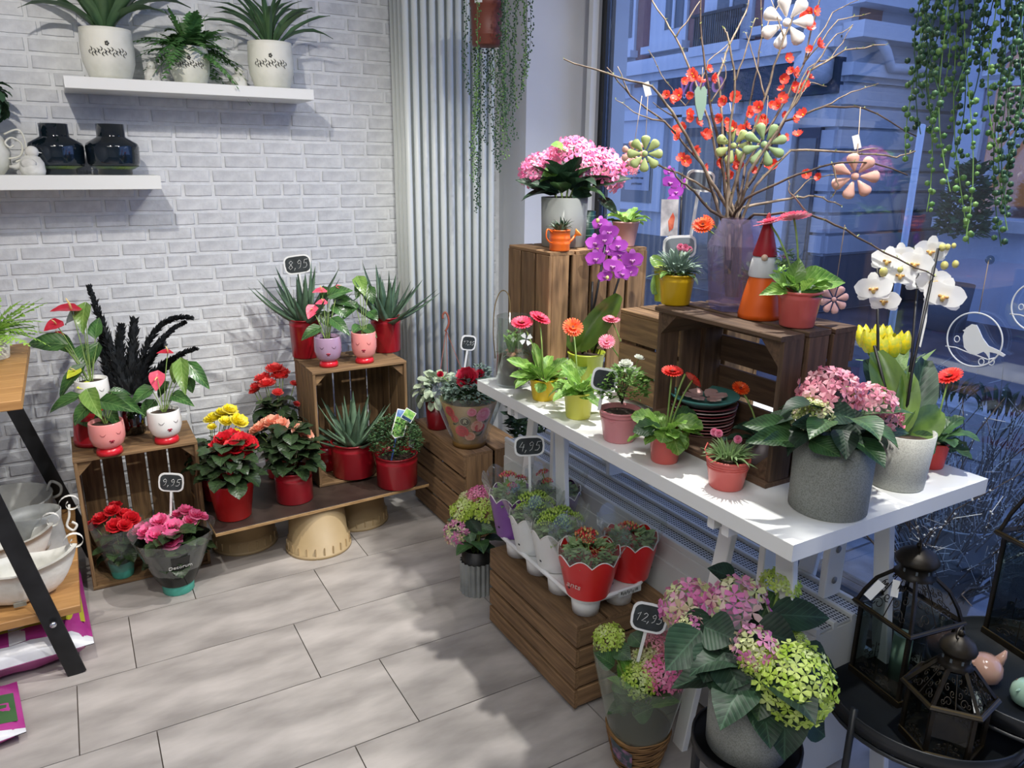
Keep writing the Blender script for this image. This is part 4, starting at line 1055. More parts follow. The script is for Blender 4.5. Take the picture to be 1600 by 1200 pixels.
# ================================================================== bench of planks on upturned buckets
M_ply = mat('ply_edge', 'b08f62', .7, '8f6f48', 30, stretch=(1, 1, 8)); M_dkply = mat('dark_board_top', '2e2420', .45, '43362f', 8, bump=.1)
ben = thing('plank_bench', (.69, 2.72, 0), 'low dark board bench with pale edges resting on upturned buckets', 'bench', math.atan2(.038, .8))
MB().bar(.80, .42, .011, .001).build('board_core', M_ply, ben, Matrix.Translation((0, 0, .1925)), smooth=False)
MB().bar(.797, .417, .002, .0004).build('board_top', M_dkply, ben, Matrix.Translation((0, 0, .199)), smooth=False)
M_bucket = mat('beige_plastic_bucket', 'a8926c', .5, 'b8a27c', 4)
def bucket(loc, label):
    root = thing('upturned_bucket', loc, label, 'bucket', 1.2, 'buckets under the bench')
    MB().lathe([(0, .186), (.095, .186), (.1, .181), (.109, .05), (.113, .05), (.114, .012), (.122, .012), (.122, 0), (.116, 0), (.112, .02), (.096, .176), (0, .178)], 40).build('bucket', M_bucket, root)
    for i in range(22):
        a = 2 * PI * i / 22; MB().box((0, 0, 0), (.005, .003, .03)).build('rim_rib', M_bucket, root, frame((.1155 * math.cos(a), .1155 * math.sin(a), .028), (math.cos(a), math.sin(a), 0)), smooth=False)
bucket((.678, 2.62, 0), 'beige bucket upturned under the front middle of bench')
bucket((0.439, 2.788, 0), 'beige bucket upturned in shade under the begonia end of bench')
bucket((0.883, 2.762, 0), 'beige bucket upturned under the crate end of bench')
BZ = .2005
cb1, cb2, cb3, cb4 = (0.382, 2.604, 0.201), (0.606, 2.64, 0.201), (0.358, 2.795, 0.201), (0.617, 2.889, 0.201)
g = thing('begonia', cb1, 'deep red begonia in tapered bright red pot on bench', 'potted plant')
pot(g, 0.0771, 0.059, 0.1361, M_redfront, rim=.001, rimh=.006)
begonia(g, cb1, [((0.381, 2.634, 0.469), .03), ((0.4, 2.582, 0.452), .032), ((0.363, 2.638, 0.447), .03), ((0.431, 2.604, 0.463), .032), ((0.406, 2.655, 0.467), .03), ((0.457, 2.609, 0.454), .024), ((0.377, 2.578, 0.437), .024), ((0.433, 2.583, 0.441), .022)], 'bred', 0.1361, 56, .15, .15, .066, 6, [((0.378, 2.556, 0.374), .016), ((0.318, 2.584, 0.352), .012), ((0.421, 2.561, 0.427), .009)])
MB().tube([(0, 0, .1), V((0.364, 2.589, 0.412)) - V(cb1)], .0022, 5).build('support_stick', mat('bamboo', 'd8cfa8', .6), g)
g = thing('begonia', cb2, 'peach orange begonia in straight red pot on bench', 'potted plant')
pot(g, 0.0668, 0.0668, 0.1193, M_red, rim=.0012, rimh=.004, rings=(.75,))
begonia(g, cb2, [((0.527, 2.748, 0.456), .026), ((0.57, 2.729, 0.474), .03), ((0.589, 2.693, 0.472), .026), ((0.513, 2.775, 0.439), .022), ((0.647, 2.652, 0.45), .028), ((0.655, 2.621, 0.444), .024), ((0.644, 2.681, 0.462), .02), ((0.558, 2.781, 0.465), .022)], 'bpeach', 0.1193, 56, .14, .17, .064, 8)
MB().tube([(.0, 0, .1), V((0.632, 2.628, 0.426)) - V(cb2)], .0022, 5).build('support_stick', MATS['bamboo'], g)
g = thing('begonia', cb3, 'yellow begonia in red pot behind the deep red one', 'potted plant')
pot(g, .06, .05, .11, M_red)
begonia(g, cb3, [((0.386, 2.873, 0.481), .022), ((0.411, 2.863, 0.495), .022), ((0.438, 2.841, 0.51), .024), ((0.456, 2.795, 0.478), .028), ((0.367, 2.87, 0.475), .018), ((0.413, 2.809, 0.481), .02), ((0.451, 2.861, 0.484), .02), ((0.371, 2.849, 0.455), .014), ((0.442, 2.77, 0.451), .012)], 'byellow', .11, 40, .13, .12, .062, 9)
g = thing('begonia', cb4, 'coral red begonia in dark red pot against the brick wall', 'potted plant')
pot(g, .062, .052, .12, M_red)
begonia(g, cb4, [((0.605, 3.018, 0.564), .03), ((0.65, 3.004, 0.599), .032), ((0.662, 2.989, 0.575), .028), ((0.609, 2.976, 0.553), .028), ((0.578, 3.023, 0.532), .024), ((0.679, 2.995, 0.587), .022), ((0.636, 2.928, 0.528), .018), ((0.709, 2.952, 0.548), .016), ((0.567, 3.024, 0.517), .018), ((0.701, 2.909, 0.478), .012)], 'bcoral', .12, 52, .14, .2, .066, 10)

# ---- tall crate on the bench
crate((.90, 2.69 + .13, BZ), (.373, .26, .461), '-y', {'-x': ('z', 3), '+x': ('z', 3), '+y': ('z', 5), '-z': ('x', 2), '+z': ('x', 3)}, M_crateb,
      'aged wooden crate stood on end on the bench', post='y', seed=5)
g = thing('aloe', (0.872, 2.745, 0.213), 'spiny aloe in red pot inside the crate on the bench', 'potted plant')
pot(g, 0.0872, 0.0846, 0.1385, M_red, rim=.0012, rimh=.004, rings=(.8,))
aloe(g, (0, 0, .11), 26, .23, .044, 3, 'aloe', (.05, 1.35))
g = thing('red_pot', (0.787, 2.84, .213), 'empty red ribbed pot at the back inside the bench crate', 'pot')
pot(g, .045, .04, .10, M_red, rings=(.4, .75), soil=False)
g = thing('potted_herb', (0.992, 2.589, 0.201), 'bushy dark green herb in red pot at the end of bench', 'potted plant')
pot(g, 0.0802, 0.0777, 0.1254, M_red, rim=.0012, rimh=.004, rings=(.8,))
small_foliage(g, 'herb', (0, 0, .17), (.10, .10, .11), 1500, .014, 5, asp=.7)
MB().tube([(.075 * math.cos(t), .075 * math.sin(t), .125 + .012 * math.sin(t)) for t in [PI * i / 8 + 3.0 for i in range(9)]], .0012, 4).build('wire_handle', mat('wire', 'b8b8b0', .3, metal=.8), g)
tg = thing('plant_label', (0.986, 2.555, 0.412), 'green and white photo label stuck in the bushy herb', 'plant label')
o_ = V((0.986, 2.555, 0.412)); up_ = (V((1.022, 2.572, 0.525)) - o_).normalized(); nn = (CAMP - o_).normalized(); rt_ = up_.cross(nn).normalized(); nn = rt_.cross(up_)
TF = Matrix(((rt_.x, up_.x, nn.x, 0), (rt_.y, up_.y, nn.y, 0), (rt_.z, up_.z, nn.z, 0), (0, 0, 0, 1)))
MB().prism([(-.026, 0), (-.008, -.014), (.024, 0), (.03, .1), (-.02, .1)], .0012).build('card', M_whitepl, tg, TF, smooth=False)
MB().prism([(-.022, .003), (-.007, -.009), (.02, .003), (.026, .07), (-.018, .07)], .0006).build('printed_photo', mat('label_green', '3f8f3a', .5, 'a8d070', 60), tg, TF @ Matrix.Translation((0, 0, .001)), smooth=False)
MB().prism([(-.018, .07), (.026, .07), (.028, .097), (-.018, .097)], .0006).build('printed_sky', mat('label_blue', '3a5c9c', .5, '8fb0dc', 40), tg, TF @ Matrix.Translation((0, 0, .001)), smooth=False)
M2 = TF @ Matrix.Translation((.026, .082, .003)) @ Matrix.Rotation(-.35, 4, 'Z')
MB().prism([(-.022, -.022), (.022, -.022), (.022, .022), (-.022, .022)], .001).build('small_card', M_whitepl, tg, M2, smooth=False)
MB().prism([(-.02, -.008), (.02, -.008), (.02, .02), (-.02, .02)], .0005).build('small_photo', MATS['label_green'], tg, M2 @ Matrix.Translation((0, 0, .001)), smooth=False)
MB().prism([(-.02, -.02), (.02, -.02), (.02, -.009), (-.02, -.009)], .0005).build('small_caption', mat('caption_blue', '1c3a5c', .5), tg, M2 @ Matrix.Translation((0, 0, .001)), smooth=False)
MB().bar(.13, .006, .002, .0004).build('stake', mat('blue_stake', '2c4e92', .5), tg, TF @ frame((-.004, -.07, -.001), (0, 1, 0)), smooth=False)
# ---- on top of the tall crate
g = thing('aloe', (0.766, 2.945, .662), 'spiny aloe in red pot on crate behind the lilac face pot', 'potted plant')
pot(g, 0.0613, 0.0562, 0.1534, M_red, rim=.0012, rimh=.004, rings=(.85,))
aloe(g, (0, 0, .125), 22, .26, .042, 11, 'aloed', (.2, 1.4))
g = thing('aloe', (1.08, 2.89, .662), 'spiny aloe in red pot on crate beside the radiator', 'potted plant')
pot(g, 0.0608, 0.0582, 0.1429, M_red, rim=.0012, rimh=.004, rings=(.85,))
aloe(g, (0, 0, .11), 22, .26, .042, 12, 'aloed', (.2, 1.4))
fb4 = (0.798, 2.759, 0.662); fb5 = (0.937, 2.751, 0.662)
a = thing('anthurium', fb4, 'anthurium with three pink flowers in lilac face pot', 'potted plant')
face_pot(a, fb4, 0.0512, 0.0927, 0.0354, 0.0219, 'lilac')
anthurium(a, fb4, [((0.812, 2.842, 0.933), .052, (-1, -.1, .0), (-.1, -.35, 1), M_spp), ((0.805, 2.809, 0.895), .042, (-1, 0, -.05), (-.1, -.5, 1), M_spp), ((0.763, 2.813, 0.871), .055, (-.6, -.4, -.8), (-.5, -.9, .3), M_spp), ((0.875, 2.834, 0.945), .03, (1, 0, -.4), (0, -.5, 1), M_spp)],
          [((0.843, 2.842, 0.914), (0.91, 2.788, 0.941), .06), ((0.775, 2.784, 0.804), (0.706, 2.788, 0.768), .05), ((0.825, 2.765, 0.834), (0.866, 2.702, 0.788), .05), ((0.856, 2.844, 0.873), (0.886, 2.802, 0.835), .05), ((0.869, 2.856, 0.895), (0.924, 2.794, 0.875), .05), ((0.808, 2.874, 0.842), (0.834, 2.843, 0.794), .05), ((0.849, 2.892, 0.931), (0.823, 2.916, 0.884), .05)], .09)
a = thing('anthurium', fb5, 'leafy anthurium without flowers in rosy face pot beside the lilac one', 'potted plant')
face_pot(a, fb5, 0.0485, 0.0996, 0.0361, 0.0199, 'pink', -.05)
anthurium(a, fb5, [], [((0.958, 2.843, 0.973), (0.962, 2.787, 0.918), .055, 'antl'), ((0.981, 2.849, 0.958), (0.933, 2.81, 0.904), .05), ((0.998, 2.843, 0.932), (1.002, 2.809, 0.874), .05), ((0.934, 2.825, 0.877), (0.875, 2.807, 0.827), .05), ((0.938, 2.795, 0.793), (0.897, 2.765, 0.778), .045), ((0.955, 2.783, 0.789), (0.976, 2.716, 0.767), .045), ((0.986, 2.807, 0.842), (1.002, 2.766, 0.818), .045)], .085)
price_sign(V((0.783, 2.962, 0.849)) - V(0, 0, .03), (-.3, -1, 0), 0.1038, 0.0734, .03 + 0.139, '8,95', 'chalk price sign reading 8,95 above the tall crate', -.12)

# ================================================================== crate by the radiator with the rose
crate((1.297, 2.592, 0), (.264, .475, .365), '', {'-x': ('y', 4), '+x': ('y', 4), '-y': ('z', 2), '+y': ('z', 2), '+z': ('y', 2)}, M_crate,
      'wooden crate on the floor by the radiator carrying the rose', post='z', seed=7, gap=.009)
hb1 = (1.214, 2.688, 0.366); hb2 = (1.24, 2.455, 0.366)
g = thing('ivy_plant', (hb1[0], hb1[1], .366), 'variegated ivy in dark red pot on the radiator crate', 'potted plant')
pot(g, 0.0499, 0.0447, 0.1209, mat('dark_red_pot', '7d0f1a', .35, coat=.2))
Ri = random.Random(8)
for i in range(90):
    az = Ri.random() * 6.28; e = Ri.uniform(-.6, 1.5); d = dirv(az, e); rr = Ri.uniform(.5, 1)
    leaf(g, 'heart', 'ivy', (d.x * .085 * rr, d.y * .085 * rr, .145 + d.z * .08 * rr), dirv(az + Ri.uniform(-.6, .6), e - .6), .034, .028, 1, up=d)
small_foliage(g, 'ivyd', (0, 0, .13), (.06, .06, .06), 120, .022, 4)
# brown plastic hanging hook of the ivy's pot
M_hook = mat('brown_plastic', '8a4a38', .4)
hk = thing('hanging_hook', (hb1[0], hb1[1], .366 + 0.1262), 'brown plastic hanging hook rising from the ivy before the radiator', 'hook')
o_ = hk.location
MB().tube(smooth_path([V(p) - o_ for p in ((1.284, 2.751, 0.747), (1.3, 2.752, 0.777), (1.301, 2.761, 0.807), (1.294, 2.77, 0.822), (1.284, 2.773, 0.812), (1.282, 2.769, 0.797))]), .0045, 6).build('hook', M_hook, hk)
for p in ((1.227, 2.698, 0.561), (1.322, 2.677, 0.592), (1.295, 2.757, 0.532)):
    MB().tube([V((1.287, 2.751, 0.752)) - o_, V(p) - o_, V(0, 0, 0) + (V(p) - o_) * .6], .0015, 5).build('hanger_strap', M_hook, hk)
g = thing('rose_plant', (hb2[0], hb2[1], .366), 'crimson rose in brown pot printed with flowers and a round badge', 'potted plant')
M_rosepot = mat('floral_wrap', '8a6a34', .45, '6e5228', 4)
r_t, r_b, ph = 0.1114, 0.0594, 0.1832
MB().lathe([(0, 0), (r_b * 1.08, 0), (r_b * 1.08, ph * .14), (r_b, ph * .16), (r_t, ph), (r_t * .96, ph), (r_b, ph * .3), (0, ph * .3)], 36).build('pot', M_rosepot, g)
d_ = CAMP - V(hb2); an = math.atan2(d_.y, d_.x)
def cone(a, z, k=1.01): rr = (r_b + (r_t - r_b) * (z / ph - .16) / .84) * k; return V(rr * math.cos(an + a), rr * math.sin(an + a), z)
for a_, z_, s_, c_ in ((-.75, .85, .022, 'bred'), (.1, .88, .018, 'glight'), (.55, .8, .03, 'glight'), (-.35, .42, .026, 'bred'), (.35, .55, .024, 'bpeach'), (.5, .5, .02, 'bred'), (-.6, .7, .016, 'bred'), (.05, .3, .02, 'bpeach')):
    p = cone(a_, z_ * ph); n_ = V(math.cos(an + a_), math.sin(an + a_), -.3); put(double_mesh(c_, 1), 'printed_flower', g, zframe(p, n_) @ scl(s_, s_, .0022))
for a_, z_ in ((-.5, .5), (.2, .4), (-.2, .3), (.7, .6), (-.8, .55), (.4, .3)):
    p = cone(a_, z_ * ph); n_ = V(math.cos(an + a_), math.sin(an + a_), -.3); put(leaf_mesh('ovate', 'hydd', 0), 'printed_leaf', g, frame(p, V(-n_.y, n_.x, .5), n_) @ scl(.03, .014, .002))
p = cone(-.18, .66 * ph, 1.02); n_ = V(math.cos(an - .18), math.sin(an - .18), -.3).normalized()
MB().lathe([(0, .0015), (.019, .0015), (.021, 0), (0, 0)], 20).build('round_badge', mat('badge_dark', '4a3a1e', .5), g, zframe(p, n_))
MB().tube([(.0185 * math.cos(2 * PI * i / 20), .0185 * math.sin(2 * PI * i / 20), .002) for i in range(20)], .0008, 4, closed=True).build('badge_ring', mat('badge_cream', 'd8cfae', .5), g, zframe(p, n_))
rt_ = V(-n_.y, n_.x, 0).normalized(); up_ = n_.cross(rt_); pp = p + n_ * .002
put(text_mesh('badge_letter', 'R', .026, MATS['badge_cream'], shear=.2), 'badge_letter', g, Matrix(((rt_.x, up_.x, n_.x, pp.x), (rt_.y, up_.y, n_.y, pp.y), (rt_.z, up_.z, n_.z, pp.z), (0, 0, 0, 1))))
sleeve(g, r_b * 1.1, r_t * 1.25, .02, ph + .035, M_film)
small_foliage(g, 'grey', (0, 0, ph + .03), (.09, .09, .06), 420, .026, 6, asp=.6)
small_foliage(g, 'hydd' if 0 else 'herb', (0, 0, ph), (.085, .085, .05), 300, .028, 7, asp=.6)
small_foliage(g, 'grey', (.06, .03, ph + .07), (.04, .04, .05), 90, .02, 8, asp=.6)
for p_, s_ in (((1.229, 2.447, 0.629), .044), ((1.289, 2.458, 0.639), .017), ((1.17, 2.559, 0.627), .013)):
    q_ = V(p_) - V((hb2[0], hb2[1], .366)); put(double_mesh('rose', 1), 'rose', g, zframe(q_, (CAMP - V(p_)).normalized() + V(0, 0, .6)) @ scl(s_))
    MB().tube(bend((0, 0, ph * .8), q_, .2), .0015, 4).build('stem', M_stem, g)
price_sign(V((1.251, 2.535, 0.622)) - V(0, 0, .04), (-.15, -1, 0), 0.0619, 0.0594, .04 + 0.096, '17,95', 'chalk price sign reading 17,95 in the crimson rose', .16)
# dark bushy plant between crate and table
dk = thing('dark_bushy_plant', (1.585, 2.50, 0), 'dark bushy plant in black pot standing behind the rose crate', 'potted plant')
pot(dk, .085, .07, .16, M_black)
small_foliage(dk, 'hydd', (0, 0, .36), (.12, .14, .2), 420, .045, 9, asp=.55)
small_foliage(dk, 'herb', (0, 0, .28), (.11, .12, .16), 500, .03, 19, asp=.55)

# ================================================================== string of pearls hanging by the radiator
M_brownpot = mat('brown_hanging_pot', '7c4233', .5)
nb_ = (1.422, 2.655, 1.82)
g = thing('hanging_pearl_plant', nb_, 'string of pearls trailing from brown hanging pot before radiator', 'hanging plant')
r_ = 0.0587; h_ = 0.1643
MB().lathe([(0, 0), (r_ * .86, 0), (r_ * .9, h_ * .02), (r_ * .92, h_ * .2), (r_ * .97, h_ * .22), (r_ * .93, h_ * .24), (r_ * .98, h_ * .78), (r_ * 1.04, h_ * .8), (r_ * 1.06, h_), (r_ * .98, h_), (r_ * .9, h_ * .7), (0, h_ * .7)], 32).build('pot', M_brownpot, g)
d_ = CAMP - V(nb_); an = math.atan2(d_.y, d_.x)
MB().grid(lambda u, v: ((r_ * 1.055) * math.cos(an - .75 + .5 * v), (r_ * 1.055) * math.sin(an - .75 + .5 * v), h_ * (.82 + .16 * u)), 2, 5).build('price_label', M_whitepl, g)
for i in range(3):
    a = i * 2.1 + .4; MB().tube([(r_ * math.cos(a), r_ * math.sin(a), h_), (0, 0, h_ + .35)], .001, 4).build('hanger_strap', M_brownpot, g)
MB().tube([(0, 0, h_ + .35), (0, 0, 2.70 - nb_[2])], .0012, 4).build('hanger_wire', MATS['wire'], g)
for i, (px, py) in enumerate((((1.344, 2.619, 1.576), 1), ((1.34, 2.592, 1.419), 1), ((1.289, 2.505, 1.217), 1), ((1.332, 2.558, 1.339), 1), ((1.303, 2.493, 1.24), 1), ((1.396, 2.567, 1.442), 1), ((1.387, 2.531, 1.497), 1), ((1.399, 2.522, 1.386), 0), ((1.429, 2.537, 1.374), 0), ((1.417, 2.499, 1.42), 0), ((1.439, 2.573, 1.533), 0), ((1.469, 2.528, 1.488), 0), ((1.501, 2.572, 1.602), 0), ((1.518, 2.537, 1.634), 0), ((1.558, 2.577, 1.717), 0), ((1.506, 2.531, 1.666), 0), ((1.345, 2.511, 1.474), 1), ((1.337, 2.645, 1.644), 1), ((1.383, 2.53, 1.702), 1), ((1.407, 2.496, 1.464), 0), ((1.455, 2.554, 1.577), 0), ((1.34, 2.581, 1.53), 1))):
    q_ = V(px) - V(nb_); a = math.atan2(q_.y, q_.x); lat = math.hypot(q_.x, q_.y); rr = max(r_ * 1.1, lat)
    top = V(q_.x, q_.y, h_ + .02) if lat > r_ * 1.08 else V(r_ * 1.15 * math.cos(an + (PI if i % 5 else .35) + .4 * math.sin(i * 2.1)), r_ * 1.15 * math.sin(an + (PI if i % 5 else .35) + .4 * math.sin(i * 2.1)), h_ + .02)
    hr = V(_r.x, _r.y, 0).normalized(); lt_ = q_.dot(hr)
    if abs(lt_) < r_ * 1.05 and i % 7 != 3:           # most strings at the pot's width fall behind it
        top = hr * lt_ - V(d_.x, d_.y, 0).normalized() * (r_ * 1.1); top.z = h_ + .02
    q_ = V(top.x, top.y, q_.z)
    st_ = strand(g, top, q_, int(12 + (top.z - q_.z) * 190), .0036, i, M_pearld if i % 3 else M_pearl, .012, .011)
    MB().tube([(r_ * .5 * math.cos(a), r_ * .5 * math.sin(a), h_ * .9), (top.x * .8, top.y * .8, h_ + .03), top], .0012, 3).build('trailing_stem', M_stem, g)
# ================================================================== white trestle table
TZ = .765
tab = thing('display_table', (1.343, 1.392, 0), 'white table top on two white trestles before the window', 'table')
MB().bar(1.206, .612, .034, .001).build('table_top', M_white, tab, frame((0, 0, TZ - .017), (0, 1, 0)), smooth=False)
def trestle(y):
    M_t = M_whitepl
    for s in (-1, 1):          # two legs on each side, splayed along y
        x = s * .16
        for q in (-1, 1):
            a = V(x, y + q * .028, .70); b = V(x + s * .01, y + q * .20, 0.005)
            plank(tab, 'trestle_leg', M_t, a.lerp(b, .5), (a - b).length, .042, .019, (a - b), (0, 1, 0))
        plank(tab, 'trestle_upright', M_t, (s * .11, y, .582), .296, .06, .018, (0, 0, 1), (1, 0, 0))
        for k in range(3):
            MB().lathe([(.009, 0), (.009, .001), (0, .001)], 12).build('peg_hole', mat('peg_hole_shadow', '8b8d90', .7), tab, zframe((s * .11, y - .0095, 0.475 + .08 * k), (0, -1, 0)))
        plank(tab, 'trestle_rail', M_t, (s * .16, y, .30), .22, .04, .016, (0, 1, 0), (0, 0, 1))
    plank(tab, 'trestle_beam', M_t, (0, y - .02, .712), .56, .038, .019, (1, 0, 0), (0, 0, 1))
    plank(tab, 'trestle_beam', M_t, (0, y + .02, .712), .56, .038, .019, (1, 0, 0), (0, 0, 1))
trestle(-.40); trestle(.43)

# convector heater under the table, with bands of punched grille on top
M_conv = mat('convector_white', 'cfd2d0', .45)
M_gap = mat('grille_shadow', '24282c', .7)
def grille_mat():
    if 'punched_grille' in MATS: return MATS['punched_grille']
    m = bpy.data.materials.new('punched_grille'); MATS['punched_grille'] = m; m.use_nodes = True; nt = m.node_tree; N = nt.nodes; L = nt.links; b = N['Principled BSDF']
    tc = N.new('ShaderNodeTexCoord'); br = N.new('ShaderNodeTexBrick'); br.offset = 0; br.inputs['Scale'].default_value = 1
    br.inputs['Brick Width'].default_value = .0105; br.inputs['Row Height'].default_value = .0085; br.inputs['Mortar Size'].default_value = .0016; br.inputs['Mortar Smooth'].default_value = 0
    br.inputs['Color1'].default_value = (*rgb('2a2f33'), 1); br.inputs['Color2'].default_value = (*rgb('2a2f33'), 1); br.inputs['Mortar'].default_value = (*rgb('c6cac9'), 1)
    L.new(tc.outputs['Object'], br.inputs[0]); L.new(br.outputs[0], b.inputs['Base Color']); b.inputs['Roughness'].default_value = .5
    return m
CVY0, CVY1, CVX0, CVX1, CVZ = .91, 2.30, 1.31, 1.50, .43
cv = thing('convector_heater', ((CVX0 + CVX1) / 2, (CVY0 + CVY1) / 2, 0), 'long white convector heater with punched grille below the table', 'heater')
cl = CVY1 - CVY0; cw = CVX1 - CVX0
MB().bar(cl, cw, CVZ - .03, .004).build('casing', M_conv, cv, frame((0, 0, (CVZ - .03) / 2 + .012), (0, 1, 0)), smooth=False)
for i in range(3):
    x = -cw / 2 + cw * (i + .5) / 3
    plank(cv, 'grille', grille_mat(), (x, 0, CVZ - .012), cl - .004, cw / 3 - .014, .006, (0, 1, 0), (1, 0, 0))
for i in range(4):
    x = -cw / 2 + cw * i / 3
    plank(cv, 'grille_rail', M_conv, (max(-cw / 2 + .006, min(cw / 2 - .006, x)), 0, CVZ - .009), cl, .013, .018, (0, 1, 0), (1, 0, 0))
for z in (.10, .25): plank(cv, 'front_panel', M_conv, (-cw / 2 - .002, 0, z + .04), cl - .006, .14, .006, (0, 1, 0), (0, 0, 1))

# ================================================================== crates on the table
crate((1.365, 1.95, TZ), (.36, .24, .40), '+z', {'-x': ('z', 3), '+x': ('z', 3), '-y': ('z', 5), '+y': ('z', 4), '+z': ('x', 4)}, M_crate,
      'brown wooden crate standing on the far end of the table', post='z', seed=21, gap=.010)
TB = TZ + .40 + .0005
tb_ = thing('crate_lid_boards', (1.365, 1.95, TZ + .386), 'loose boards closing the crate at the far table end', 'boards')
for i in range(4): plank(tb_, 'board', M_crate, (-.135 + .09 * i, 0, .008), .235, .084, .011, (0, 1, 0), (1, 0, 0))
crate((1.295, 1.172, TZ), (.23, .376, .323), '-x', {'+x': ('y', 4), '-y': ('z', 3), '+y': ('z', 3), '-z': ('y', 2), '+z': ('y', 3)}, M_crated,
      'dark wooden crate lying open towards the room on the table', post='x', seed=22, gap=.012, postw=.055)
crate((1.43, 1.505, TZ), (.26, .27, .26), '', {'-x': ('y', 3), '+x': ('y', 3), '-y': ('z', 2), '+y': ('z', 2), '+z': ('y', 4)}, M_crateb,
      'low wooden crate between the two taller crates on the table', post='z', seed=23, gap=.008)
CT = TZ + .323 + .0005; DT = TZ + .26 + .0005

# ---- on the far crate: pink hydrangea, watering can, small pots
M_spk = mat('speckled_grey_pot', '8e918a', .75, '74776f', 420, contrast=(.42, .62), bump=.1)
M_grey = mat('grey_ceramic', '9a9d98', .6, '8a8d88', 4)
ib = (1.316, 1.957, TB)
g = thing('hydrangea', ib, 'bright pink hydrangea in plain grey pot on the far crate', 'potted plant')
pot(g, 0.0708, 0.0669, 0.1456, M_grey)
hydrangea(g, ib, [((1.37, 1.991, 1.433), 0.0708, 'pink', 80), ((1.256, 2.032, 1.392), 0.0531, 'pink', 70), ((1.463, 1.948, 1.394), 0.0669, 'pink', 80), ((1.541, 1.932, 1.41), 0.0335, 'salmon'), ((1.359, 2.078, 1.419), 0.0512, 'pink'), ((1.371, 1.931, 1.397), 0.0433, 'pink')], 0.1417, ('hydd', 'hydd', 'hyd'),
          [((1.307, 1.957, 1.4), (1.228, 1.953, 1.36), .05, 'hydl'), ((1.328, 1.972, 1.447), (1.269, 1.963, 1.462), .045, 'hydl'), ((1.327, 1.952, 1.419), (1.344, 1.943, 1.459), .035, 'hyd'), ((1.34, 1.944, 1.419), (1.363, 1.893, 1.38), .045, 'hyd'), ((1.291, 1.962, 1.317), (1.189, 2.025, 1.362), .06, 'hydd'),
           ((1.295, 1.951, 1.327), (1.206, 1.964, 1.354), .06, 'hydd'), ((1.37, 1.908, 1.328), (1.303, 1.894, 1.314), .06, 'hydd'), ((1.399, 1.933, 1.345), (1.49, 1.864, 1.369), .05, 'hydd'), ((1.459, 1.98, 1.305), (1.473, 1.897, 1.26), .04, 'hydd'), ((1.283, 1.958, 1.327), (1.272, 1.964, 1.396), .06, 'hydd'), ((1.343, 1.92, 1.318), (1.36, 1.905, 1.374), .06, 'hydd')], 22, .11, .065, 3, .025, (.1, .9))
M_or = mat('orange_enamel', 'e0621a', .35, 'ea6f22', 5, coat=.3)
wb_ = (1.235, 1.856, TB)
g = thing('watering_can', wb_, 'small orange watering can planted with succulents on far crate', 'watering can')
r_ = 0.0298; h_ = 0.0596
pot(g, r_, r_, h_, M_or, rim=.0008, rimh=.003, rings=(.35, .6), name='can')
S_ = V(1, .15, 0).normalized()       # spout side
MB().tube([S_ * r_ * .9 + V(0, 0, h_ * .25), S_ * r_ * 1.7 + V(0, 0, h_ * .5), S_ * r_ * 2.15 + V(0, 0, h_ * .72)], [.0045, .0036, .0036], 8).build('spout', M_or, g)
MB().lathe([(.004, 0), (.0135, .011), (.0135, .013), (0, .014)], 16).build('rose', mat('orange_light', 'f09a48', .4), g, zframe(S_ * r_ * 2.1 + V(0, 0, h_ * .70), S_ + V(-.3, -.6, .75)))
MB().tube(smooth_path([-S_ * r_ + V(0, 0, h_ * .9), -S_ * r_ * 1.6 + V(0, 0, h_ * 1.05), -S_ * r_ * 1.75 + V(0, 0, h_ * .7), -S_ * r_ * 1.35 + V(0, 0, h_ * .45), -S_ * r_ * .98 + V(0, 0, h_ * .4)]), .0022, 6).build('handle', M_or, g)
rosette(g, 'spike', 'aloe', 20, (0, 0, h_ * .95), .035, .012, (.3, 1.4), .012, 5)
rosette(g, 'spike', 'hydd', 14, (.006, 0, h_ * .95), .045, .011, (.6, 1.5), .006, 6)
ib3 = (1.491, 1.877, TB)
M_pinkpot = mat('pale_pink_pot', 'd8a8a4', .5, coat=.1); M_stripe = mat('dark_green_pot', '1e4a40', .4, coat=.2)
g = thing('primrose', ib3, 'leafy primrose in pale pink pot on the far crate', 'potted plant')
pot(g, 0.0417, 0.0298, 0.0754, M_pinkpot, rim=.001, rimh=.005)
rosette(g, 'lobed', 'ger', 12, (0, 0, 0.0714), .075, .034, (.0, .9), .01, 4)
ib4 = (1.434, 2.01, TB)
g = thing('striped_pot', ib4, 'dark green pot with pale stripes behind the grey hydrangea pot', 'pot')
pot(g, .032, .028, .1, M_stripe, soil=True)
for k in range(4): MB().lathe([(.0293 + .0009 * k, .025 + .02 * k), (.0296 + .0009 * k, .027 + .02 * k)], 24).build('stripe', mat('stripe_mint', '8fb5a4', .5), g, scl(1.03, 1.03, 1))

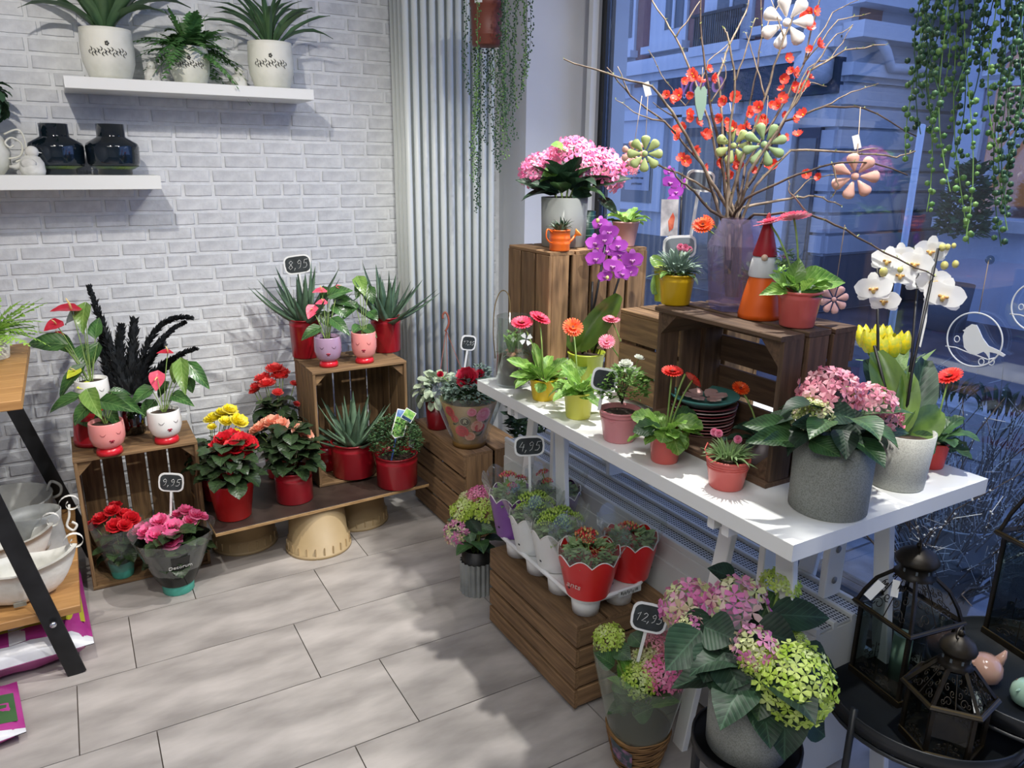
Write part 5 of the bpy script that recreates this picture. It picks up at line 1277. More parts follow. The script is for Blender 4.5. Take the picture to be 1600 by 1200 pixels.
# ---- left half of the table top
jb = (1.114, 1.902, TZ + .0005)
M_vglass = clear_mat('clear_vase_glass', 'eef2f0', .025, .02, .01)
g = thing('hyacinth_vase', jb, 'clear glass cylinder with earth and sprouting hyacinths on the table corner', 'vase')
r_ = 0.0544; h_ = 0.2097
MB().lathe([(0, 0), (r_, 0), (r_, h_), (r_ * .95, h_), (r_ * .95, .006), (0, .006)], 36).build('glass', M_vglass, g)
MB().lathe([(0, .007), (r_ * .93, .007), (r_ * .93, h_ * .42), (r_ * .6, h_ * .47), (0, h_ * .45)], 30).build('earth', mat('earth_layers', '33291c', .9, '5a4a30', 26, bump=.6), g)
small_foliage(g, 'grey', (0, 0, h_ * .47), (r_ * .85, r_ * .85, .012), 90, .02, 3, False, .12, 'moss')
for x, y, s in ((-.02, -.015, 1), (.022, .01, .9), (0, .025, .8)):
    for k in range(5):
        leaf(g, 'lance', 'ger', (x, y, h_ * .44), dirv(k * 1.3 + x * 90, 1.2), .07 * s, .022, 0)
    MB().ball((x, y, h_ * .44), .017, n=8, k=5, sq=(1, 1, .9)).build('bulb', mat('bulb_skin', '9a6a4a', .6, 'c9a582', 12), g)
    small_foliage(g, 'herbl', (x, y, h_ * .44 + .055 * s), (.012, .012, .022), 60, .012, 4, False, .6, 'flower_spike', -1)
MB().tube(smooth_path([V(p) - V(jb) for p in ((1.075, 1.95, 0.839), (1.08, 1.972, 0.914), (1.094, 1.989, 0.988), (1.113, 1.992, 1.031), (1.129, 1.984, 1.035), (1.136, 1.972, 1.011), (1.13, 1.958, 0.961))]), .0016, 6).build('wire_handle', mat('rusty_wire', '6a5a3a', .6, metal=.5), g)
M_yp = mat('yellow_pot', 'e0bc1c', .4, coat=.2); M_lyp = mat('lemon_pot', 'dede5c', .4, coat=.2); M_pkb = mat('pink_zinc_bucket', 'd9868a', .35, 'e0969a', 5, coat=.3); M_cor = mat('coral_bucket', 'd8605a', .38, 'e06c62', 5, coat=.3)
jb2 = (1.112, 1.733, 0.765); jb3 = (1.108, 1.555, 0.765); jb4 = (1.098, 1.367, 0.765); jb5 = (1.104, 1.208, 0.765); jb6 = (1.122, 1.036, 0.765)
g = thing('gerbera', jb2, 'gerbera with two raspberry red flowers in golden yellow pot', 'potted plant')
pot(g, 0.0401, 0.031, 0.062, M_yp, rim=.001, rimh=.004)
gerbera(g, jb2, [((1.088, 1.816, 0.971), 0.0319, 'gpink', (-.25, -.35, 1)), ((1.138, 1.803, 0.982), 0.0328, 'gpink', (.25, -.45, 1))], 0.0601, 18, .09, .036, 3, 'ger', (-.35, 1.1),
        leaves=[((1.094, 1.744, 0.837), (1.019, 1.768, 0.887), .035, 'ger'), ((1.093, 1.741, 0.828), (1.015, 1.745, 0.847), .03, 'ger'), ((1.115, 1.754, 0.831), (1.111, 1.785, 0.917), .03, 'ger'), ((1.091, 1.705, 0.823), (1.068, 1.688, 0.804), .035, 'ger'), ((1.125, 1.726, 0.837), (1.168, 1.704, 0.883), .035, 'ger')])
g = thing('gerbera', jb3, 'gerbera with one orange flower in pale lemon pot', 'potted plant')
pot(g, 0.039, 0.0322, 0.0712, M_lyp, rim=.001, rimh=.004)
gerbera(g, jb3, [((1.144, 1.644, 0.985), 0.0288, 'gorange', (-.35, -.8, .75))], 0.0695, 16, .075, .036, 5, 'ger', (-.35, 1.0),
        leaves=[((1.103, 1.546, 0.837), (1.117, 1.5, 0.83), .045, 'ger', 'ovate'), ((1.097, 1.552, 0.843), (1.041, 1.535, 0.842), .045, 'ger', 'ovate'), ((1.111, 1.559, 0.854), (1.07, 1.576, 0.907), .035, 'ger')])
rosette(g, 'spike', 'grey', 0, (0, 0, .06), .05, .01)
g = thing('white_ranunculus', jb4, 'white flowered bushy plant in pink zinc bucket', 'potted plant')
pot(g, 0.0499, 0.0374, 0.078, M_pkb, rim=.0015, rimh=.004, rings=(.78, .86))
small_foliage(g, 'herbl', (.005, 0, .125), (.058, .058, .06), 700, .014, 12, asp=.6)
for p_, s_ in (((1.118, 1.38, 0.945), .017), ((1.114, 1.354, 0.933), .017), ((1.166, 1.391, 0.953), .013), ((1.122, 1.409, 0.931), .011)):
    q_ = V(p_) - V(jb4); put(double_mesh('white', 2), 'flower', g, zframe(q_, V(q_.x, q_.y, .12) + (CAMP - V(p_)).normalized() * .05) @ scl(s_)); MB().tube([(0, 0, .1), q_], .0012, 4).build('stem', M_stem, g)
MB().tube([V((1.049, 1.38, 0.828)) - V(jb4), V((1.052, 1.341, 0.823)) - V(jb4), V((1.086, 1.324, 0.831)) - V(jb4), V((1.137, 1.345, 0.839)) - V(jb4)], .0011, 5).build('wire_handle', M_pkb, g)
price_sign(V((1.049, 1.386, 0.843)), (-.75, -.75, 0), 0.0614, 0.0552, 0.048, '', 'wiped blank chalk price sign in the pink zinc bucket', .12, .2)
g = thing('gerbera', jb5, 'gerbera with two scarlet flowers in coral pot', 'potted plant')
pot(g, 0.0363, 0.0305, 0.0725, M_cor, rim=.001, rimh=.004)
gerbera(g, jb5, [((1.146, 1.248, 0.957), 0.0247, 'gred', (-.15, -.25, 1)), ((1.176, 1.213, 0.942), 0.0232, 'gred', (.75, -.1, .6))], 0.0711, 16, .075, .042, 7, 'ger', (-.4, .8),
        leaves=[((1.092, 1.22, 0.851), (1.043, 1.255, 0.869), .045, 'ger'), ((1.087, 1.209, 0.846), (1.025, 1.221, 0.846), .045, 'hyd'), ((1.097, 1.192, 0.849), (1.09, 1.146, 0.806), .05, 'ger'), ((1.117, 1.195, 0.854), (1.155, 1.149, 0.857), .05, 'ger'), ((1.083, 1.187, 0.847), (1.06, 1.171, 0.83), .045, 'ger'), ((1.132, 1.222, 0.854), (1.197, 1.21, 0.862), .045, 'hyd')])
MB().tube(bend((.004, 0, .07), V((1.164, 1.225, 0.955)) - V(jb5), .4), .0024, 6).build('stem', M_stem, g)
g = thing('dianthus', jb6, 'small pink dianthus in coral zinc bucket on table', 'potted plant')
pot(g, 0.0441, 0.0348, 0.0642, M_cor, rim=.0015, rimh=.004, rings=(.7, .78, .86))
rosette(g, 'spike', 'kal', 70, (0, 0, 0.0615), .05, .0065, (.1, 1.4), .018, 8)
rosette(g, 'lance', 'kal', 16, (0, 0, 0.0615), .04, .009, (.3, 1.2), .015, 9)
for p_ in ((1.117, 1.064, 0.873), (1.123, 1.082, 0.869), (1.142, 1.034, 0.865)):
    q_ = V(p_) - V(jb6); put(double_mesh('dian', 1), 'flower', g, zframe(q_, (CAMP - V(p_)).normalized()) @ scl(.0085)); MB().tube([(0, 0, .06), q_], .0009, 4).build('stem', M_stem, g)
MB().tube([V((1.083, 1.057, 0.832)) - V(jb6), V((1.08, 1.063, 0.845)) - V(jb6), V((1.101, 1.077, 0.851)) - V(jb6), V((1.107, 1.07, 0.84)) - V(jb6)], .0012, 5).build('wire_handle', M_cor, g)
# white clover pick in the yellow pot
cpk = thing('clover_pick', (1.067, 1.758, 0.938), 'white wooden four petal flower pick stuck in yellow gerbera pot', 'decoration')
mb = MB()
for k in range(4):
    a = k * PI / 2 + .6; mb.prism([(.019 * t * math.cos(a + w) + 0, .019 * t * math.sin(a + w)) for t, w in ((.1, 0), (.6, -.5), (1, -.35), (.92, 0), (1, .35), (.6, .5))], .003)
mb.build('petals', M_whitepl, cpk, zframe((0, 0, 0), CAMP - V((1.067, 1.758, 0.938))), smooth=False)
MB().tube([(0, 0, 0), V((1.104, 1.746, 0.825)) - V((1.067, 1.758, 0.938))], .0014, 5).build('stick', M_blackstick, cpk)
# magenta orchid in lime pot behind the gerberas
def orchid(root, base, pot_h, sticks, blooms, c, m_lip, leaves, buds=()):
    base = V(base)
    for st in sticks:
        MB().tube([V(p) - base for p in st], .0034, 6).build('flower_stalk', M_blackstick, root)
    for b in blooms:
        p = V(b[0]) - base; n_ = V(b[2]) if len(b) > 2 else (CAMP - V(b[0])).normalized() + V(rnd.uniform(-.35, .35), rnd.uniform(-.2, .2), rnd.uniform(-.15, .15))
        n_.normalize(); up = V(rnd.uniform(-.2, .2), rnd.uniform(-.2, .2), 1); x = up.cross(n_).normalized(); y = n_.cross(x)
        o = put(orchid_mesh(c), 'bloom', root, Matrix(((x.x, y.x, n_.x, p.x), (x.y, y.y, n_.y, p.y), (x.z, y.z, n_.z, p.z), (0, 0, 0, 1))) @ scl(b[1]))
        put(lip_mesh(m_lip), 'lip', o)
    for l in leaves:
        a = V(l[0]) - base; e = V(l[1]) - base
        leaf(root, 'oblong', l[3] if len(l) > 3 else 'orc', a, e - a, (e - a).length, l[2], l[4] if len(l) > 4 else 0, up=l[5] if len(l) > 5 else (-.5, -.7, .3))
    for b in buds:
        MB().ball((0, 0, 0), b[1], n=7, k=5, sq=(1, 1, 1.2)).build('bud', mat('orchid_bud', 'b7b255', .5, 'd8cf8a', 20), root, Matrix.Translation(V(b[0]) - base))
ob = (1.305, 1.8, 0.765)
M_limep = mat('lime_pot', 'a9b83a', .4, coat=.2)
g = thing('orchid', ob, 'magenta orchid in lime green pot before the far crate', 'potted plant')
pot(g, 0.0565, 0.0429, 0.1013, M_limep, rim=.001, rimh=.004)
orchid(g, ob, .09, [[(1.305, 1.825, 0.84), (1.306, 1.767, 1.026), (1.365, 1.799, 1.223)], [(1.333, 1.809, 0.84), (1.369, 1.786, 0.979), (1.393, 1.753, 1.134)], [(1.319, 1.802, 0.903), (1.318, 1.801, 1.076)]],
       [((1.316, 1.792, 1.189), .030), ((1.361, 1.788, 1.22), .030), ((1.391, 1.781, 1.179), .030), ((1.316, 1.789, 1.145), .032), ((1.352, 1.75, 1.125), .032), ((1.402, 1.726, 1.144), .033), ((1.41, 1.745, 1.106), .027), ((1.36, 1.831, 1.239), .026), ((1.339, 1.77, 1.094), .024), ((1.397, 1.781, 1.153), .026), ((1.366, 1.802, 1.163), .026), ((1.371, 1.731, 1.104), .026), ((1.333, 1.773, 1.199), .028)], 'orchidp', M_lipp,
       [((1.292, 1.82, 0.872), (1.35, 1.712, 1.046), .075), ((1.286, 1.82, 0.863), (1.262, 1.851, 0.948), .05), ((1.277, 1.797, 0.85), (1.234, 1.758, 0.805), .06, 'ger', 1), ((1.34, 1.837, 0.863), (1.376, 1.81, 0.955), .05)], [((1.327, 1.742, 1.095), .005), ((1.343, 1.821, 1.25), .006)])
# light pink gerbera behind the white flowers
ob2 = (1.344, 1.63, 0.765)
g = thing('gerbera', ob2, 'gerbera with two light pink flowers behind the white flowered bucket', 'potted plant')
pot(g, .036, .03, .06, M_pkb, rim=.001, rimh=.004)
gerbera(g, ob2, [((1.325, 1.712, 0.977), 0.0258, 'glight', (-.1, -.2, 1)), ((1.288, 1.68, 0.923), 0.024, 'glight', (-.4, -.5, .6))], .06, 12, .07, .035, 8, 'ger', (-.2, .9))

# ---- before and inside the dark crate
ob3 = (1.309, 1.304, TZ + .0005)
pk = thing('plate_stack', ob3, 'stack of pastel plates under a teal bowl at the dark crate', 'tableware')
pr = 0.0833
pcs = ['8a5a58', 'c98f8c', 'a05c5e', 'd8b2ae', '96605e', 'c0a09a', '9a3f48', 'd0c4be', '8a4a50']
for i, c_ in enumerate(pcs):
    z = .0085 * i; r_ = pr * (.86 + .015 * i)
    MB().lathe([(0, z), (r_ * .6, z), (r_ * .94, z + .011), (r_, z + .013), (r_ * .98, z + .0145), (r_ * .6, z + .004), (0, z + .004)], 36).build('plate', mat('plate_' + c_, c_, .35, coat=.2), pk)
z = .0085 * 9
MB().lathe([(0, z), (pr * .6, z), (pr * .95, z + .018), (pr * 1.01, z + .024), (pr * .985, z + .025), (pr * .6, z + .008), (0, z + .008)], 40).build('bowl', mat('teal_bowl', '4f9a94', .35, '6fb3aa', 4, coat=.2), pk)
wf = thing('wooden_petal_flower', (ob3[0], ob3[1], ob3[2] + z + .009), 'flat pale pink wooden flower lying in the teal bowl', 'decoration')
for k in range(6):
    a = k * PI / 3 + .4; mb = MB()
    mb.prism([(.012 + .042 * t, .017 * w) for t, w in ((0, -.2), (.35, -.8), (.75, -1), (1, -.5), (1, .5), (.75, 1), (.35, .8), (0, .2))], .004)
    mb.build('petal', mat('pale_pink_wood', 'd9b3ac', .6, 'c99a94', 12, objvar=.1), wf, Matrix.Translation((0, 0, .006 + .002 * (k % 2))) @ Matrix.Rotation(a, 4, 'Z') @ Matrix.Rotation(-.15, 4, 'Y'), smooth=False)
jb9 = (1.273, 1.077, 0.765)
g = thing('gerbera', jb9, 'gerbera with one dark orange flower in dull zinc pot beside dark crate', 'potted plant')
pot(g, 0.0343, 0.0285, 0.0628, mat('dull_zinc', '8a7f80', .45, '9a9092', 6, metal=.3))
gerbera(g, jb9, [((1.255, 1.143, 0.93), 0.02, 'gorange', (-.2, -.5, .8))], 0.0614, 14, .075, .035, 11, 'hydd', (-.2, .9))
yb = thing('yellow_bucket', (1.33, 1.06, TZ + .0125), 'tiny yellow bucket standing inside the dark crate', 'bucket')
pot(yb, .024, .018, .035, M_yp, soil=False); MB().tube([(.024 * math.cos(t), .024 * math.sin(t), .034 + .004) for t in [PI * i / 6 for i in range(7)]], .001, 4).build('wire_handle', M_yp, yb)

# ---- right end: big grey hydrangea, white orchid and what stands behind
jb7 = (1.222, 0.865, 0.765); jb8 = (1.449, 0.872, 0.765)
g = thing('hydrangea', jb7, 'salmon pink hydrangea in large speckled grey pot at the table end', 'potted plant')
pot(g, 0.0742, 0.073, 0.1484, M_spk, n=40)
hydrangea(g, jb7, [((1.256, 0.918, 0.982), 0.0591, 'salmon', 70), ((1.33, 0.865, 0.952), 0.0553, 'salmon', 70), ((1.178, 0.892, 0.948), 0.0377, 'cream', 90), ((1.2, 0.92, 0.962), 0.0226, 'green'), ((1.336, 0.925, 0.961), 0.0226, 'cream')], 0.1434, ('hydd', 'hydd', 'hyd'),
          [((1.161, 0.916, 0.919), (1.081, 0.966, 0.929), .05, 'hyd'), ((1.144, 0.9, 0.914), (1.045, 0.922, 0.915), .045, 'hyd'), ((1.14, 0.889, 0.909), (1.058, 0.894, 0.924), .04, 'hyd'), ((1.145, 0.865, 0.918), (1.156, 0.806, 0.906), .05, 'hyd'), ((1.198, 0.886, 0.964), (1.236, 0.836, 0.953), .06, 'hydd'), ((1.213, 0.858, 0.944), (1.248, 0.814, 0.945), .06, 'hydd'),
           ((1.18, 0.858, 0.924), (1.215, 0.802, 0.924), .07, 'hydd'), ((1.23, 0.839, 0.915), (1.276, 0.788, 0.879), .045, 'hydd', 2), ((1.181, 0.844, 0.916), (1.215, 0.79, 0.888), .05, 'hydd', 1), ((1.201, 0.861, 0.932), (1.115, 0.881, 0.951), .05, 'hydd'), ((1.241, 0.85, 0.932), (1.353, 0.804, 0.918), .05, 'hyd'), ((1.187, 0.939, 0.924), (1.167, 0.978, 0.935), .04, 'hyd')], 18, .095, .06, 6, .04, (-.45, .1))
g = thing('orchid', jb8, 'white orchid on dark sticks in pale speckled grey pot', 'potted plant')
pot(g, 0.0624, 0.0542, 0.1193, mat('pale_speckled_pot', 'b0b1a8', .7, '9a9b93', 420, contrast=(.45, .6)), n=40)
orchid(g, jb8, .12, [[(1.476, 0.911, 0.856), (1.479, 0.973, 1.011), (1.507, 1.028, 1.223)], [(1.468, 0.889, 0.849), (1.533, 0.931, 1.014), (1.578, 0.98, 1.238)], [(1.451, 0.873, 0.844), (1.492, 0.901, 0.998), (1.573, 0.937, 1.245)], [(1.477, 0.895, 0.846), (1.458, 0.972, 1.042)]],
       [((1.445, 0.984, 1.162), .038), ((1.495, 0.997, 1.216), .034), ((1.514, 0.976, 1.188), .036), ((1.537, 0.959, 1.213), .036), ((1.58, 0.955, 1.238), .034), ((1.561, 0.901, 1.151), .042), ((1.569, 0.963, 1.172), .033), ((1.471, 0.972, 1.137), .033), ((1.565, 0.931, 1.177), .034), ((1.552, 1.003, 1.224), .03)], 'orchidw', M_lipw,
       [((1.47, 0.893, 0.863), (1.47, 0.973, 1.029), .078), ((1.471, 0.887, 0.85), (1.59, 0.932, 1.007), .07, 'hydd'), ((1.446, 0.87, 0.86), (1.534, 0.851, 0.922), .07), ((1.494, 0.912, 0.852), (1.486, 1.003, 1.003), .06, 'hydd'), ((1.461, 0.872, 0.857), (1.498, 0.824, 0.851), .06, 'hyd', 1), ((1.442, 0.876, 0.873), (1.505, 0.916, 0.993), .05, 'orc')], [((1.58, 0.933, 1.247), .007), ((1.591, 0.928, 1.248), .006), ((1.602, 0.922, 1.251), .005), ((1.58, 0.922, 1.211), .008), ((1.6, 0.911, 1.214), .007), ((1.458, 0.976, 1.198), .009), ((1.489, 0.96, 1.203), .006)])
lb_ = thing('plant_label', (1.548, 0.928, 1.104), 'white paper label tied to the dark stick of the white orchid', 'plant label')
MB().prism([(-.006, -.06), (.003, -.065), (.006, -.01), (.004, .03), (-.005, .03)], .0008).build('label', M_whitepl, lb_, zframe((0, 0, 0), (CAMP - V((1.548, 0.928, 1.104)))) , smooth=False)
ob4 = (1.607, 0.898, TZ + .0005)
g = thing('gerbera', ob4, 'gerbera with one red flower in red pot behind the white orchid', 'potted plant')
pot(g, .036, .03, .06, mat('coral_red_pot', 'd8453f', .4), rim=.001, rimh=.004)
gerbera(g, ob4, [((1.675, 0.923, 0.957), 0.0288, 'gred', (-.5, .1, .8))], .06, 14, .09, .055, 13, 'hyd', (-.3, .7))
ob5 = (1.722, 1.08, TZ + .0005)
g = thing('tulips', ob5, 'bunch of yellow tulips in kraft paper behind the white orchid', 'flower bunch')
MB().lathe([(0, 0), (.03, 0), (.034, .06), (.05, .15), (.048, .15), (.03, .06), (0, .05)], 9).build('kraft_paper', mat('kraft_paper', '8a7358', .8, 'a08868', 10), g, smooth=False)
tu = MB()
def tulip_fn(u, v):
    a = 2 * PI * v; r = (.12 + .32 * math.sin(PI * (.12 + .8 * u)) ** .9) * (1 + .14 * math.cos(3 * a) * (.3 + u)); return (r * math.cos(a), r * math.sin(a), 1.25 * u + .12 * u ** 3 * math.cos(3 * a))
tu.grid(tulip_fn, 7, 18, wrap=True)
tume = tu.mesh('tulip', M_flo['tulip'])
for i, p_ in enumerate(((1.725, 1.177, 0.986), (1.698, 1.143, 0.983), (1.74, 1.146, 0.991), (1.772, 1.149, 0.984), (1.737, 1.106, 0.975), (1.779, 1.107, 0.978), (1.712, 1.119, 0.97))):
    q_ = V(p_) - V(ob5); put(tume, 'tulip', g, zframe(q_ - V(0, 0, .02), V(q_.x, q_.y, .3)) @ scl(.043)); MB().tube(bend((0, 0, .08), q_ - V(0, 0, .02), .2), .0022, 5).build('stem', M_stem, g)
rosette(g, 'lance', 'kal', 12, (0, 0, .1), .14, .03, (.8, 1.4), .012, 3)

# ---- on the dark crate
lb1 = (1.238, 1.355, CT); lb2 = (1.309, 1.244, CT); lb3 = (1.289, 1.143, CT); lb4 = (1.29, 1.042, CT)
g = thing('yellow_bucket_plant', lb1, 'grey leaved plant with pink flowers in deep yellow bucket', 'potted plant')
pot(g, 0.0414, 0.0337, 0.072, mat('mustard_bucket', 'd6ae10', .4, coat=.2), rim=.0012, rimh=.004, rings=(.8,))
rosette(g, 'lance', 'grey', 70, (0, 0, 0.0705), .052, .012, (.1, 1.4), .018, 15, jit=.3, h=.02)
rosette(g, 'lance', 'ger', 9, (0, 0, 0.0705), .05, .022, (-.2, .4), .015, 16)
for p_ in ((1.26, 1.375, 1.22), (1.263, 1.361, 1.22), (1.284, 1.37, 1.213)):
    q_ = V(p_) - V(lb1); put(double_mesh('dian', 1), 'flower', g, zframe(q_, (CAMP - V(p_)).normalized()) @ scl(.0085)); MB().tube([(0, 0, .06), q_], .0009, 4).build('stem', M_stem, g)
vs_ = thing('lilac_glass_vase', lb2, 'faceted lilac glass vase with black sticker on the dark crate', 'vase')
M_lilac = clear_mat('lilac_glass', 'e6e0ee', .045, .03, .13, 'cabfd8')
rv = 0.0653; hv = 0.2047
MB().lathe([(0, 0), (rv * .72, 0), (rv * .8, .012), (rv, hv * .72), (rv * .58, hv), (rv * .54, hv), (rv * .94, hv * .71), (rv * .74, .02), (0, .02)], 6).build('glass', M_lilac, vs_, Matrix.Rotation(.35, 4, 'Z'), smooth=False)
d_ = CAMP - V(lb2); an = math.atan2(d_.y, d_.x)
MB().box((0, 0, 0), (.0012, .014, .03)).build('sticker', mat('black_gold_sticker', '1d1c18', .4, '8a7434', 60, contrast=(.55, .6)), vs_, Matrix.Translation((rv * .80 * math.cos(an - .28), rv * .80 * math.sin(an - .28), hv * .5)) @ Matrix.Rotation(an - .28, 4, 'Z'), smooth=False)
gn = thing('garden_gnome', lb3, 'ceramic gnome with red hat white beard and orange robe', 'figurine')
rg = 0.0449
MB().lathe([(0, 0), (rg, 0), (rg * 1.0, .01), (rg * .86, rg * 1.0), (rg * .62, rg * 2.0), (rg * .5, rg * 2.5), (0, rg * 2.5)], 24).build('robe', mat('gnome_orange', 'e86a14', .45, 'd8560e', 5, stretch=(1, 1, .1)), gn)
MB().lathe([(rg * .66, rg * 2.0), (rg * .69, rg * 2.1), (rg * .60, rg * 2.7), (rg * .5, rg * 3.05), (0, rg * 3.05)], 20).build('beard', mat('gnome_white', 'd6d8d8', .6, 'bfc2c4', 20, stretch=(1, 1, .2)), gn)
MB().lathe([(rg * .56, rg * 2.98), (rg * .57, rg * 3.05), (rg * .4, rg * 3.7), (rg * .2, rg * 4.5), (rg * .06, rg * 4.95), (0, rg * 5)], 20).build('hat', mat('gnome_red', '9a1420', .5), gn)
d_ = CAMP - V(lb3); an = math.atan2(d_.y, d_.x)
MB().ball((rg * .55 * math.cos(an), rg * .55 * math.sin(an), rg * 2.95), rg * .16, n=10, k=6).build('nose', mat('gnome_nose', 'd8b8a0', .5), gn)
g = thing('gerbera', lb4, 'pink gerbera seen from below in coral pot on the dark crate', 'potted plant')
pot(g, 0.044, 0.0347, 0.0747, M_cor, rim=.0012, rimh=.005, rings=(.82,))
gerbera(g, lb4, [((1.287, 1.136, 1.29), 0.0347, 'glight', (-.15, .25, 1)), ((1.332, 1.113, 1.301), 0.036, 'glight', (.1, .3, 1))], 0.0733, 10, .06, .034, 17, 'ger', (.1, 1.0),
        leaves=[((1.278, 1.054, 1.173), (1.29, 1.052, 1.226), .04, 'antl', 'ovate'), ((1.257, 1.052, 1.168), (1.219, 1.06, 1.198), .035, 'antl', 'ovate'), ((1.291, 1.044, 1.167), (1.375, 1.001, 1.185), .055, 'ger', 'ovate'), ((1.331, 1.071, 1.174), (1.387, 1.046, 1.195), .05, 'ger', 'ovate'), ((1.253, 1.041, 1.163), (1.195, 1.061, 1.161), .03, 'ger', 'ovate'), ((1.276, 1.039, 1.162), (1.294, 0.991, 1.159), .04, 'hyd', 'ovate')])
small_foliage(g, 'kal', V((1.304, 1.102, 1.219)) - V(lb4), (.012, .012, .022), 70, .013, 4, False, .6, 'hyacinth_bud', -1)
price_sign(V((1.293, 1.408, 1.162)) - V(0, 0, .03), (-.4, -1, 0), 0.085, 0.0567, .03 + 0.025, '', 'pale faced price sign behind the deep yellow bucket', -.05, 0, mat('grey_board', '7d868c', .6))
price_sign(V((1.339, 1.437, 1.22)) - V(0, 0, .06), (-.4, -1, 0), 0.0736, 0.0512, .06 + 0.126, '', 'tall pale faced price sign rising beside the branch vase', .1, 0, mat('grey_board2', '66707c', .5))
# second magenta orchid with a photo card, in a lime pot on the low crate
mb1 = (1.484, 1.679, DT)
g = thing('orchid', mb1, 'magenta orchid in tall olive pot behind the deep yellow bucket', 'potted plant')
pot(g, .03, .024, .10, M_limep, rim=.001, rimh=.004)
orchid(g, mb1, .1, [[(1.519, 1.706, 1.095), (1.545, 1.74, 1.24), (1.577, 1.775, 1.4)], [(1.551, 1.694, 1.113), (1.577, 1.727, 1.259), (1.598, 1.758, 1.386)]],
       [((1.55, 1.752, 1.359), .026), ((1.567, 1.746, 1.332), .024), ((1.603, 1.744, 1.353), .024), ((1.565, 1.778, 1.389), .018), ((1.557, 1.744, 1.31), .018)], 'orchidp', M_lipp, [((1.496, 1.702, 1.115), (1.473, 1.727, 1.151), .035, 'antl'), ((1.504, 1.697, 1.116), (1.576, 1.715, 1.185), .04, 'hyd'), ((1.473, 1.689, 1.109), (1.452, 1.68, 1.046), .035, 'antl')])
ph_ = thing('photo_card', (1.527, 1.721, 1.26), 'plant photo card with red lily stuck behind the yellow bucket', 'plant label')
F_ = zframe((0, 0, 0), V(-.4, -1, .1)); o_ = V((1.527, 1.721, 1.26)); nn = V(-.4, -1, .1).normalized(); rt_ = V(0, 0, 1).cross(nn).normalized(); up_ = nn.cross(rt_)
F_ = Matrix(((rt_.x, up_.x, nn.x, 0), (rt_.y, up_.y, nn.y, 0), (rt_.z, up_.z, nn.z, 0), (0, 0, 0, 1)))
MB().box((0, 0, 0), (0.0523, 0.1045, .001)).build('card', mat('photo_grey', '8d8c8e', .4, 'c9c4c4', 25), ph_, F_, smooth=False)
MB().prism([(.0, -.04), (.012, -.03), (.016, 0), (.01, .015), (.004, .005), (-.004, -.01)], .0006).build('printed_lily', mat('lily_red', 'b8432c', .5, 'd87858', 40), ph_, F_ @ Matrix.Translation((0, 0, .001)), smooth=False)
MB().bar(.16, .003, .003, .0005).build('stick', M_blackstick, ph_, frame((.004, .004, -.10), (0, 0, 1)), smooth=False)
# orange gerbera peeping out behind the branch vase
mb2 = (1.376, 1.235, CT)
g = thing('gerbera', mb2, 'gerbera with orange flowers half hidden behind the lilac vase', 'potted plant')
pot(g, .034, .028, .06, M_limep, rim=.001, rimh=.004)
gerbera(g, mb2, [((1.296, 1.343, 1.271), 0.0256, 'gorange', (-.5, -.4, .7)), ((1.324, 1.354, 1.281), 0.0196, 'gorange', (.3, -.5, .7))], .06, 14, .08, .035, 19, 'ger', (0, 1.2))
# ================================================================== flowering quince branches in the lilac vase
M_bark = mat('brown_bark', '3a2c25', .75, '5e4c3f', 40); M_bark2 = mat('pale_bark', '5c4c3f', .75, '94836f', 40)
br = thing('quince_branches', (lb2[0], lb2[1], CT + .02), 'flowering quince branches with coral blossoms standing in the lilac vase', 'branches')
BO = V(br.location)
def W2(*pts): return [V(p) - BO for p in pts]
branch_pts = []
def branch(pts, r0, r1, m, name='branch'):
    P = [V(p) for p in pts]; Q = []
    for i in range(len(P) - 1):
        for k in range(4):
            t = k / 4; Q.append(P[i].lerp(P[i + 1], t) + (V(rnd.uniform(-1, 1), rnd.uniform(-1, 1), rnd.uniform(-1, 1)) * .0022 if (i or k) else V(0, 0, 0)))
    Q.append(P[-1]); n = len(Q)
    mb = MB(); mb.tube([q - BO for q in Q], [r0 + (r1 - r0) * i / (n - 1) for i in range(n)], 5)
    mb.build(name, m, br); branch_pts.append(Q); return Q
B0 = V((1.309, 1.244, 1.118)); B1 = V((1.336, 1.291, 1.275))
def J(i): return B0 + V(.012 * math.cos(i * 2.4), .012 * math.sin(i * 2.4), 0), B1 + V(.02 * math.cos(i * 2.4), .02 * math.sin(i * 2.4), 0)
